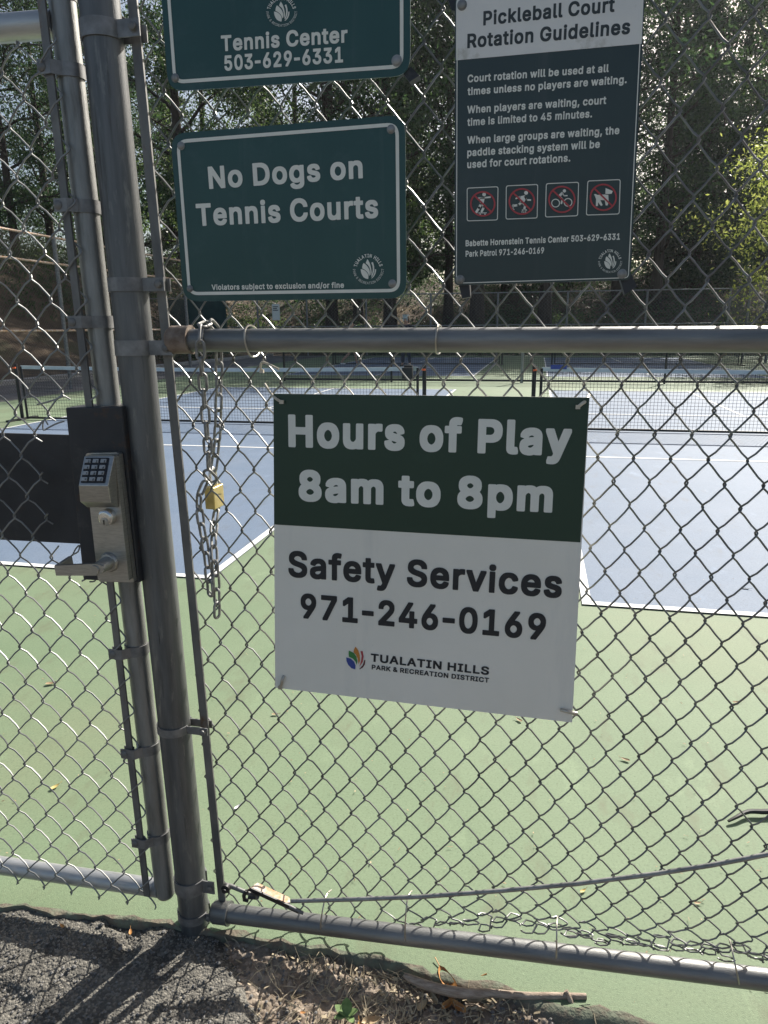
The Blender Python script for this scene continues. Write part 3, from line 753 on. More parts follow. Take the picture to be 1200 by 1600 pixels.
# ---------------------------------------------------------------- lettering helpers (built-in font)
# letter outlines in 1/1000 em: (advance, loops)
GLYPHS = {
    ' ': (187, ''),
    '#': (440, '242,0 326,509 377,509 294,0|10,140 19,192 400,192 391,140|64,0 147,509 198,509 115,0|40,316 49,368 429,368 421,316'),
    '&': (447, '197,-7 165,-5 136,1 110,12 88,26 69,42 54,62 43,84 36,108 34,133 36,154 40,173 47,189 57,205 70,220 85,235 140,279 216,335 237,352 255,375 259,384 261,394 262,405 260,420 254,433 245,445 233,454 219,459 201,461 189,460 178,457 168,453 159,447 151,440 145,431 141,421 138,411 137,399 138,386 141,374 145,363 169,327 204,284 438,0 364,0 171,231 121,293 108,310 96,327 87,344 80,361 76,379 75,398 77,420 82,440 91,458 103,474 117,488 134,499 154,507 176,512 200,513 224,512 246,507 266,499 283,488 297,475 308,459 317,442 322,424 324,404 323,389 320,375 315,362 309,349 301,336 291,325 256,293 154,217 135,202 121,188 110,174 103,161 98,146 97,131 98,115 102,101 109,87 118,76 130,66 143,57 158,51 175,47 193,46 213,48 232,52 251,59 269,69 286,81 301,95 315,112 327,131 336,151 343,174 348,198 349,224 408,224 407,194 403,167 397,144 389,124 380,106 371,92 345,62 333,47 315,31 294,17 271,7 246,-1 221,-5'),
    '*': (453, '201,223 206,331 114,272 89,315 186,365 89,415 114,459 206,400 201,509 250,509 246,400 337,459 362,415 266,365 362,315 337,272 246,331 250,223'),
    ',': (188, '38,-119 68,71 137,71 84,-119'),
    '-': (453, '337,244 337,188 114,188 114,244'),
    '.': (188, '95,-4 83,-3 73,2 63,9 56,18 51,29 50,41 51,53 56,64 63,73 73,81 83,85 95,87 107,85 118,81 128,73 135,64 140,53 141,41 140,29 135,18 128,9 118,2 107,-3'),
    '/': (249, '235,533 71,-76 14,-76 178,533'),
    '0': (453, '227,-7 191,-4 159,7 130,24 105,48 85,77 69,113 57,155 50,202 48,254 50,306 57,353 69,395 85,431 106,461 130,484 159,502 191,512 227,516 262,512 294,502 323,484 348,461 368,431 384,395 396,353 403,306 405,254 403,202 396,155 384,113 368,77 348,48 323,24 295,7 263,-4|227,50 251,53 272,61 290,74 306,92 320,116 330,144 338,176 342,213 344,254 342,295 338,332 330,365 320,393 306,416 290,435 272,449 251,457 227,460 203,457 182,449 163,435 147,416 134,393 123,365 115,332 111,295 109,254 111,213 115,176 123,144 134,116 147,92 163,74 182,61 203,53'),
    '1': (453, '76,0 76,55 391,55 391,0|276,509 276,0 212,0 212,448 209,448 86,358 86,427 198,509'),
    '2': (453, '64,0 64,47 234,229 282,282 294,298 303,313 311,327 316,341 319,356 320,371 319,389 315,405 308,419 298,431 287,441 273,449 258,455 242,459 224,460 205,459 188,454 172,447 159,438 148,427 139,413 132,398 128,381 127,362 66,362 68,391 75,418 86,442 102,463 121,481 143,496 168,507 195,514 225,516 254,514 281,507 306,497 328,483 346,465 361,445 372,423 379,398 381,372 380,354 377,336 371,318 363,299 351,280 336,259 267,180 153,60 153,57 389,57 389,0'),
    '3': (453, '218,-7 188,-5 159,1 133,10 109,23 88,38 70,57 57,79 48,104 44,132 109,132 112,115 118,100 126,87 137,76 150,66 165,59 182,54 200,51 219,50 239,51 257,55 275,61 291,69 304,80 315,93 323,108 327,125 329,145 328,163 323,180 316,196 305,211 292,223 275,234 254,242 229,246 201,248 157,248 157,299 288,448 288,452 70,452 70,509 372,509 372,461 211,278 211,289 247,290 279,286 308,276 333,262 354,244 371,222 383,198 391,172 393,145 390,116 383,90 370,66 353,45 333,27 309,12 281,2 251,-5'),
    '4': (453, '40,105 40,158 247,509 311,509 109,166 109,163 413,163 413,105|282,0 282,121 282,146 282,318 343,318 343,0'),
    '5': (453, '221,-7 192,-5 165,1 140,11 118,24 99,41 83,60 71,82 63,105 60,130 122,130 125,115 130,102 138,89 148,78 160,68 173,60 188,54 204,51 221,50 241,52 259,56 276,64 291,75 304,88 314,104 322,122 326,141 328,162 326,183 322,203 314,221 303,237 290,251 275,262 257,270 238,275 218,277 201,276 184,273 167,268 152,262 139,255 128,246 67,253 96,509 366,509 366,452 151,452 134,301 136,301 148,310 162,318 178,325 194,330 211,333 229,334 252,332 274,328 294,321 313,312 330,300 345,285 358,269 370,251 379,231 386,210 390,187 391,163 389,131 381,102 369,76 352,52 332,32 309,15 282,3 253,-4'),
    '6': (453, '226,-7 196,-5 168,3 142,15 119,31 100,51 84,74 73,101 66,130 64,162 66,187 71,212 80,239 94,268 113,302 137,340 252,509 322,509 151,261 145,261 165,288 174,295 185,302 196,307 208,311 221,313 235,314 265,312 292,306 316,295 337,280 355,262 370,240 380,215 387,187 389,157 387,126 380,98 368,73 352,50 333,30 310,14 285,2 257,-5|226,48 245,50 263,55 279,63 293,73 305,86 314,101 321,118 326,137 327,157 326,177 321,196 314,213 305,228 293,241 279,251 263,259 245,264 226,265 207,264 190,259 174,252 160,242 148,229 138,214 131,197 126,178 125,158 126,138 131,119 138,102 148,86 160,73 174,63 190,55 207,50'),
    '7': (453, '97,0 323,448 323,452 62,452 62,509 391,509 391,449 165,0'),
    '8': (453, '226,-7 193,-5 163,1 136,11 111,25 91,42 74,62 62,84 54,109 52,135 53,156 58,176 65,195 75,212 87,228 101,241 117,252 134,260 153,265 153,267 130,276 110,289 93,308 80,330 73,354 70,380 72,405 79,428 90,450 105,469 124,485 146,498 170,508 197,514 226,516 255,514 282,508 306,498 328,485 346,469 361,450 373,428 380,405 382,380 379,354 372,330 359,308 343,289 323,276 300,267 300,265 318,260 335,252 351,241 365,228 377,212 387,195 395,176 399,156 401,135 398,109 391,84 378,62 362,42 341,25 317,11 289,1 259,-5|226,49 248,50 267,54 285,60 300,69 313,79 323,91 331,106 335,122 337,139 335,157 330,174 322,189 312,202 299,213 283,223 265,230 246,234 226,235 206,234 187,230 169,223 153,213 140,202 130,189 122,174 117,157 115,139 117,122 121,106 129,91 139,79 152,69 167,60 185,54 205,50|226,290 243,291 259,294 274,300 287,308 298,318 307,330 314,344 318,359 319,376 318,392 314,407 308,420 299,432 288,442 275,449 260,455 244,459 226,460 208,459 192,455 177,449 164,442 153,432 145,420 138,407 134,392 133,376 134,359 138,344 145,330 153,318 164,308 178,300 193,294 209,291'),
    '9': (453, '226,516 257,513 285,506 310,494 333,478 352,458 368,434 380,408 387,379 389,347 387,322 382,297 373,270 359,241 340,207 315,168 200,0 130,0 301,248 307,248 302,238 295,229 287,221 278,214 268,207 257,202 245,198 232,196 218,195 188,197 161,203 137,214 116,229 98,247 83,269 72,294 66,321 64,352 66,383 73,411 85,436 101,459 120,478 143,494 168,506 196,513|226,460 207,459 190,454 174,446 160,436 148,423 138,407 131,390 127,372 125,352 127,331 131,312 138,295 148,280 160,267 174,257 190,249 207,245 226,243 245,245 263,249 279,257 293,267 305,280 314,295 321,312 326,330 327,350 326,371 321,390 314,407 305,423 293,436 279,446 263,454 245,459'),
    'A': (479, '16,0 201,509 276,509 463,0 395,0 287,302 264,372 232,478 245,478 213,371 191,302 85,0|110,142 110,199 370,199 370,142'),
    'B': (456, '60,0 60,509 241,509 274,507 304,501 329,491 350,477 367,461 381,442 390,421 396,398 398,374 397,353 393,335 387,320 378,307 368,295 356,286 343,278 330,272 315,267 315,262 331,259 347,254 363,245 378,234 391,220 402,203 411,184 416,161 418,136 416,111 410,88 400,67 386,48 367,31 344,18 317,8 284,2 247,0|125,57 245,57 281,60 309,67 330,80 344,96 352,115 355,137 354,154 349,169 342,184 332,197 320,208 306,218 289,225 270,230 248,231 125,231|125,285 238,285 256,286 273,290 288,296 302,304 314,314 323,326 330,340 335,355 336,372 333,394 326,413 313,429 294,442 270,449 240,452 125,452'),
    'C': (510, '267,-7 225,-3 186,7 150,25 118,49 92,79 70,115 53,157 43,203 40,254 43,305 53,352 70,393 92,429 118,459 150,484 186,502 225,512 267,516 292,515 317,511 340,504 362,496 383,485 402,471 419,456 435,438 448,418 459,397 467,373 473,348 408,348 403,365 397,381 389,395 380,407 369,418 357,428 344,437 330,444 315,449 300,453 284,455 267,456 237,453 209,445 184,432 161,414 141,392 125,364 113,332 106,295 103,254 106,213 113,177 125,145 141,117 161,94 184,76 210,63 237,56 267,53 284,54 300,56 315,60 330,65 344,72 357,81 369,91 380,102 389,114 397,128 403,144 408,160 473,160 467,135 459,112 448,91 435,71 420,53 402,38 383,24 363,13 341,5 317,-2 293,-6'),
    'D': (502, '219,0 96,0 96,57 215,57 254,60 288,68 318,81 343,99 363,122 379,149 390,181 397,216 399,255 397,294 390,329 379,361 364,388 344,410 320,428 291,441 258,449 221,452 93,452 93,509 225,509 272,506 315,495 353,478 385,455 412,426 433,391 449,351 459,305 462,255 459,205 449,159 433,119 411,84 384,54 351,31 312,14 268,3|125,509 125,0 60,0 60,509'),
    'E': (418, '60,0 60,509 372,509 372,452 125,452 125,286 355,286 355,229 125,229 125,57 375,57 375,0'),
    'G': (520, '269,-7 225,-3 185,7 149,25 117,49 91,80 69,116 53,157 43,203 40,254 43,305 53,352 69,393 91,429 117,459 149,484 184,502 223,512 265,516 291,515 316,511 340,504 363,495 384,483 403,469 421,453 436,436 449,416 460,395 468,373 474,349 408,349 402,365 395,379 387,393 378,405 368,417 356,427 343,436 330,443 315,448 299,452 283,455 265,456 236,453 209,445 183,432 160,414 141,392 125,364 113,332 106,295 103,254 106,213 113,177 125,145 141,117 161,94 184,76 210,63 238,56 269,53 296,55 322,61 345,71 365,85 382,102 396,123 407,147 413,173 415,202 434,199 283,199 283,256 478,256 478,200 475,160 466,124 451,91 431,62 406,38 377,19 344,5 308,-4'),
    'H': (517, '60,0 60,509 125,509 125,289 392,289 392,509 457,509 457,0 392,0 392,232 125,232 125,0'),
    'I': (300, '31,0 31,57 118,57 118,452 31,452 31,509 269,509 269,452 183,452 183,57 269,57 269,0'),
    'K': (467, '104,145 104,216 139,261 174,303 212,344 364,509 448,509 231,276 228,276|60,0 60,509 125,509 125,334 124,225 125,193 125,0|372,0 188,259 228,309 449,0'),
    'L': (393, '60,0 60,509 125,509 125,57 361,57 361,0'),
    'N': (523, '60,0 60,509 136,509 343,183 363,151 388,107 414,55 405,54 401,108 399,157 399,195 399,509 463,509 463,0 387,0 202,290 177,331 148,381 108,452 119,454 122,384 124,328 125,291 125,0'),
    'O': (533, '267,-7 225,-3 186,7 150,25 119,49 92,79 70,115 53,157 43,203 40,254 43,305 53,352 70,393 92,429 119,459 150,484 186,502 225,512 267,516 309,512 348,502 384,484 415,459 442,429 464,393 480,352 490,305 493,254 490,203 480,157 464,115 442,79 415,49 384,25 348,7 309,-3|267,53 296,56 324,63 349,76 372,94 392,116 408,144 420,176 428,213 430,254 428,296 420,333 408,365 392,392 372,415 349,433 324,446 296,453 267,456 237,453 210,446 184,433 161,415 141,392 125,364 113,332 106,295 103,254 106,213 113,176 125,144 141,117 161,94 184,76 210,63 237,56'),
    'P': (444, '60,0 60,509 235,509 272,507 304,499 332,487 356,471 375,452 390,430 400,404 407,377 409,348 407,318 400,291 390,265 375,243 356,223 332,207 304,195 272,188 235,186 109,186 109,242 233,242 258,244 279,248 297,256 312,266 324,279 333,294 339,311 343,329 344,348 343,367 339,385 333,402 324,416 312,429 297,439 279,446 257,451 232,452 125,452 125,0'),
    'R': (449, '60,0 60,509 236,509 273,507 305,500 333,489 357,474 376,455 390,433 401,408 407,381 409,352 407,323 401,296 390,271 376,250 357,232 333,217 305,206 273,200 236,198 96,198 96,255 234,255 258,256 280,260 298,267 313,276 325,287 334,300 340,316 344,333 345,352 344,371 340,389 334,405 325,419 313,430 298,440 279,447 258,451 233,452 125,452 125,0|353,0 230,229 303,229 428,0'),
    'S': (446, '224,-9 189,-7 157,-1 128,9 102,23 81,40 64,60 51,83 42,109 38,137 104,137 107,118 114,102 123,88 135,76 150,66 166,59 184,53 204,50 224,49 246,50 267,54 286,60 303,69 317,79 329,92 338,106 344,122 346,139 344,154 340,168 332,179 322,189 310,197 296,205 245,222 184,239 145,253 112,269 86,289 67,313 56,341 52,372 55,400 62,425 75,448 92,468 113,484 138,498 165,508 195,514 227,516 259,514 289,508 316,498 340,484 360,468 377,449 390,427 398,403 401,378 337,378 332,401 320,421 302,437 280,449 254,456 225,459 204,458 185,454 167,448 152,440 139,430 129,418 121,405 117,391 115,376 117,359 122,345 131,334 142,324 155,315 169,308 212,293 264,279 312,264 359,238 372,226 384,213 395,198 402,180 407,161 408,139 406,112 398,87 386,64 370,43 349,25 323,11 294,0 261,-7'),
    'T': (448, '32,452 32,509 417,509 417,452 257,452 257,0 193,0 193,452'),
    'U': (517, '259,-8 221,-5 186,2 154,15 126,33 103,55 85,80 71,108 63,139 60,173 60,509 124,509 124,178 126,155 132,133 141,113 153,95 169,80 187,68 208,59 232,54 259,52 286,54 310,59 331,68 349,80 365,95 377,113 386,133 391,155 393,178 393,509 457,509 457,173 454,139 446,108 433,80 414,55 391,33 363,15 332,2 297,-5'),
    'V': (479, '204,0 16,509 84,509 192,206 215,137 248,31 235,31 267,138 290,206 395,509 463,509 278,0'),
    'W': (686, '155,0 16,509 82,509 163,196 175,145 187,94 197,40 189,40 200,94 211,145 224,196 306,509 380,509 462,196 474,145 486,94 497,40 488,40 499,94 510,145 523,196 603,509 670,509 530,0 455,0 368,323 351,391 336,475 350,475 335,395 318,323 230,0'),
    'Y': (472, '203,0 203,208 16,509 91,509 192,344 222,292 250,230 224,230 251,293 280,344 381,509 455,509 268,208 268,0'),
    'a': (389, '160,-9 137,-7 115,-3 94,5 76,15 61,29 48,45 38,63 32,84 30,108 32,128 36,146 43,161 53,174 64,184 78,193 93,200 108,206 125,211 178,220 234,227 247,229 257,231 265,235 271,240 275,246 276,255 276,257 275,272 272,285 267,297 260,307 251,315 240,322 227,327 212,330 196,331 179,330 163,327 149,322 137,316 127,309 118,301 100,274 41,291 51,312 64,331 79,346 96,358 114,368 133,375 153,380 173,383 194,384 208,384 223,382 239,379 255,375 271,369 286,360 300,350 312,336 322,320 330,301 335,278 337,251 337,0 277,0 277,52 272,52 267,43 260,34 252,25 242,16 229,8 215,1 199,-4 181,-8|170,45 192,47 211,51 228,59 242,69 254,80 263,93 270,107 274,122 276,138 276,190 272,187 267,184 259,182 231,176 200,171 175,168 134,159 122,154 112,147 103,139 97,130 93,118 92,105 93,93 96,82 102,72 110,64 119,57 130,52 142,48 156,46'),
    'b': (424, '229,-8 207,-7 188,-3 172,4 159,12 147,21 138,31 118,59 112,59 112,0 53,0 53,509 114,509 114,319 118,319 137,346 146,356 158,365 171,373 187,379 207,383 229,384 260,381 288,374 313,361 335,343 354,320 370,293 381,262 388,227 390,189 388,151 381,116 370,84 354,57 335,34 313,16 288,3 260,-5|220,47 242,49 262,55 279,66 294,80 306,97 316,117 323,139 327,163 328,189 327,215 323,239 316,261 307,281 295,297 280,311 263,322 243,328 220,330 198,328 178,322 161,312 146,299 134,282 125,263 118,241 114,216 113,189 114,162 118,137 125,115 135,95 147,79 162,65 179,55 198,49'),
    'c': (396, '207,-8 174,-5 144,3 117,16 93,35 73,58 56,85 44,116 36,150 34,187 36,225 44,260 56,291 73,318 93,341 117,360 144,373 174,381 207,384 225,383 243,381 260,377 276,371 291,364 305,356 318,346 330,335 340,322 349,308 356,293 362,277 303,262 290,289 270,311 262,317 252,321 242,325 207,330 183,328 163,321 145,310 130,296 118,278 108,258 101,236 97,212 96,187 97,163 101,139 108,117 118,97 130,80 145,66 163,55 183,48 207,46 220,47 232,49 243,52 271,66 292,89 304,117 363,102 357,86 350,70 341,56 331,43 319,32 306,21 292,12 277,5 261,-1 244,-5 226,-7'),
    'd': (424, '195,-8 165,-5 137,3 111,16 89,34 70,57 55,84 43,116 36,151 34,189 36,227 43,262 55,293 71,320 90,343 112,361 137,374 165,381 196,384 218,383 237,379 253,373 267,365 278,356 287,346 306,319 311,319 311,509 372,509 372,0 313,0 313,59 307,59 287,31 277,21 266,12 252,4 236,-3 217,-7|205,47 226,49 246,55 263,65 278,79 290,95 299,115 306,137 311,162 312,189 311,216 307,241 300,263 290,282 278,299 263,312 246,322 227,328 205,330 182,328 162,322 145,311 130,297 118,281 108,261 101,239 97,215 96,189 97,163 102,139 109,117 118,97 130,80 145,66 162,55 182,49'),
    'e': (404, '212,-8 177,-5 145,3 117,16 92,35 72,58 56,85 44,116 36,150 34,187 36,224 43,259 55,290 71,317 91,340 115,359 142,373 172,381 205,384 226,383 246,380 266,374 285,366 302,355 319,341 334,324 347,305 357,282 365,256 369,227 371,194 371,169 75,169 75,221 338,221 310,202 309,226 305,248 298,269 289,287 277,302 263,314 246,323 227,328 205,330 183,328 164,323 146,313 131,301 119,287 109,270 102,251 97,231 96,211 96,178 98,151 102,127 110,106 121,88 135,73 151,61 169,53 190,48 212,46 227,47 241,49 254,53 266,58 276,65 285,73 293,83 300,93 306,105 365,91 358,72 348,55 335,39 320,25 302,14 283,4 261,-3 237,-7'),
    'f': (253, '228,379 228,327 6,327 6,379|81,0 81,432 83,452 88,470 96,486 107,499 120,510 135,519 152,525 169,529 187,530 222,527 243,521 227,468 215,472 195,474 178,472 164,468 154,460 147,449 143,436 142,419 142,0'),
    'g': (425, '207,-151 180,-150 156,-146 134,-140 114,-132 97,-122 82,-110 70,-97 59,-84 51,-69 101,-41 122,-66 131,-74 142,-82 154,-88 169,-93 187,-96 207,-97 236,-95 261,-87 282,-75 298,-57 308,-34 311,-6 311,68 306,68 287,41 277,32 266,24 252,16 236,10 217,6 195,5 165,7 138,15 113,27 90,43 71,64 55,90 43,120 36,154 34,191 36,228 43,262 55,293 71,320 90,343 112,361 138,374 166,381 196,384 218,383 237,379 253,373 267,365 279,356 288,346 308,319 313,319 313,379 372,379 372,-9 370,-40 362,-67 350,-90 334,-109 314,-124 291,-136 265,-144 237,-149|205,59 227,61 247,66 264,75 279,87 291,103 300,121 307,142 311,166 312,193 311,219 307,242 300,264 291,283 279,299 264,312 247,322 227,328 205,330 182,328 162,322 145,312 130,298 118,281 109,262 102,241 97,218 96,193 97,167 102,144 109,123 118,104 130,89 145,76 163,67 183,61'),
    'h': (410, '114,227 114,0 53,0 53,509 114,509 114,287 102,287 116,319 132,344 152,362 175,374 200,382 227,384 252,382 275,377 295,369 313,356 329,340 341,321 350,298 355,271 357,240 357,0 296,0 296,235 293,263 286,286 273,304 256,318 235,326 210,329 192,328 176,324 161,317 147,308 136,297 126,283 119,266 115,248'),
    'i': (166, '53,0 53,379 114,379 114,0|84,443 73,444 63,448 54,455 47,463 42,472 41,483 42,494 47,503 54,512 63,519 73,523 84,524 95,523 105,519 114,512 121,503 125,494 126,483 125,472 121,463 114,455 105,448 95,444'),
    'j': (166, '53,379 114,379 114,-30 113,-52 109,-72 102,-90 92,-106 80,-119 65,-129 47,-137 27,-141 4,-143 -10,-143 -10,-87 2,-87 18,-85 31,-80 40,-72 47,-61 52,-46 53,-29|83,443 72,444 62,448 53,455 46,463 42,472 41,483 42,494 46,503 53,512 62,519 72,523 83,524 94,523 105,519 114,512 121,503 125,494 126,483 125,472 121,463 114,455 105,448 94,444'),
    'k': (380, '110,137 110,212 121,212 284,379 360,379 184,199 177,199|53,0 53,509 114,509 114,0|294,0 148,186 191,229 372,0'),
    'l': (189, '139,-2 112,0 91,8 74,20 62,37 55,59 53,84 53,509 114,509 114,99 115,83 117,71 120,62 126,56 135,53 146,52 160,53 170,54 181,3 162,-1'),
    'm': (610, '53,0 53,379 112,379 112,295 108,295 114,314 122,331 132,346 144,358 158,368 172,376 187,382 203,385 219,386 245,383 268,375 287,361 303,342 314,320 321,295 312,295 318,312 326,328 337,343 350,356 365,366 381,375 398,381 417,385 437,386 458,384 478,380 497,372 514,361 529,346 541,328 550,307 555,283 557,255 557,0 496,0 496,254 493,279 486,298 473,313 456,323 438,328 419,330 403,329 388,326 374,320 363,312 353,302 345,290 340,277 336,263 335,247 335,0 274,0 274,260 272,280 265,297 253,311 238,322 220,328 199,330 185,329 171,326 158,320 145,312 135,302 126,289 119,274 115,257 114,238 114,0'),
    'n': (410, '114,227 114,0 53,0 53,379 112,379 112,287 102,287 116,319 132,344 152,362 175,374 200,382 227,384 252,382 275,377 295,369 313,356 328,340 341,321 350,298 355,271 357,240 357,0 296,0 296,235 293,263 286,286 273,304 256,318 235,326 210,329 192,328 176,324 161,317 147,308 136,297 126,283 119,266 115,248'),
    'o': (415, '207,-8 174,-5 144,3 117,16 93,35 73,58 56,85 44,116 36,150 34,187 36,225 44,260 56,291 73,318 93,341 117,360 144,373 174,381 207,384 241,381 271,373 299,360 323,341 343,318 359,291 371,260 379,225 381,187 379,150 371,116 359,85 343,58 323,35 299,16 271,3 241,-5|207,46 231,48 252,55 270,66 285,80 298,97 307,117 314,139 318,163 319,187 318,212 314,236 307,258 298,278 285,296 270,310 252,321 231,328 207,330 183,328 163,321 145,310 130,296 118,278 108,258 101,236 97,212 96,187 97,163 101,139 108,117 118,97 130,80 145,66 163,55 183,48'),
    'p': (424, '53,-143 53,379 112,379 112,319 118,319 137,346 146,356 158,365 171,373 187,379 207,383 229,384 260,381 288,374 313,361 335,343 354,320 370,293 381,262 388,227 390,189 388,151 381,116 370,84 354,57 335,34 313,16 288,3 260,-5 229,-8 207,-7 189,-3 173,4 159,12 147,21 138,31 118,59 114,59 114,-143|220,47 242,49 262,55 279,66 294,80 306,97 316,117 323,139 327,163 328,189 327,215 323,239 316,261 307,281 295,297 280,311 263,322 243,328 220,330 198,328 178,322 161,312 146,299 134,282 125,263 118,241 114,216 113,189 114,162 118,137 125,115 135,95 147,79 162,65 179,55 198,49'),
    'r': (259, '53,0 53,379 112,379 112,321 115,321 124,339 136,354 152,367 171,377 191,383 213,385 229,384 243,384 243,322 230,324 207,326 190,325 174,321 159,315 146,306 135,296 126,284 119,270 115,254 114,237 114,0'),
    's': (365, '182,-8 157,-7 134,-3 112,3 93,12 76,24 62,38 50,54 42,73 36,94 94,107 101,88 111,72 124,60 140,52 159,47 181,45 206,47 227,53 244,62 257,74 265,88 268,103 266,115 262,126 254,136 243,144 229,150 212,155 149,170 118,180 92,192 72,208 58,227 50,249 47,274 49,295 55,314 65,332 79,347 95,360 115,370 137,378 161,383 187,384 212,383 234,379 254,372 271,363 286,352 299,339 309,324 318,308 324,290 268,277 262,291 254,304 243,316 228,325 210,331 187,333 166,331 147,326 131,317 119,305 111,292 109,277 111,264 116,253 124,243 136,235 152,229 172,223 229,209 261,199 287,187 306,171 320,153 328,131 331,107 329,85 323,65 312,47 298,31 281,17 260,6 236,-2 210,-6'),
    't': (227, '204,379 204,327 6,327 6,379|65,471 126,471 126,98 127,83 130,70 136,61 144,55 156,51 170,50 185,51 202,54 213,2 192,-3 168,-4 138,-1 113,7 92,21 77,40 68,64 65,93'),
    'u': (410, '182,-5 158,-3 135,2 115,11 97,23 81,39 69,59 60,82 55,109 53,139 53,379 114,379 114,144 116,116 124,93 137,75 154,61 175,53 200,50 218,51 234,55 249,62 263,71 274,83 283,97 290,113 295,132 296,153 296,379 357,379 357,0 298,0 298,92 307,92 294,60 277,35 257,17 234,5 209,-3'),
    'v': (389, '163,0 17,379 84,379 165,155 187,87 206,21 184,21 203,87 224,155 305,379 371,379 226,0'),
    'w': (567, '138,0 23,379 87,379 133,214 154,137 175,41 165,41 186,135 206,214 252,379 316,379 362,214 382,136 402,41 391,41 413,135 434,214 480,379 545,379 429,0 368,0 319,172 305,225 291,280 277,338 291,338 277,280 263,225 248,172 199,0'),
    'x': (378, '21,0 171,218 171,171 29,379 100,379 147,306 179,253 207,206 175,206 202,253 233,306 282,379 352,379 209,169 209,214 358,0 287,0 231,85 200,136 173,182 205,182 178,136 148,85 91,0'),
    'y': (389, '47,-139 61,-86 71,-87 83,-89 94,-90 104,-89 113,-86 122,-81 130,-74 138,-64 145,-52 151,-36 163,-1 17,379 84,379 165,155 187,87 206,21 184,21 202,87 224,155 305,379 371,379 204,-58 196,-77 187,-93 177,-107 165,-119 153,-128 139,-136 124,-141 108,-144 91,-145 65,-143'),
}
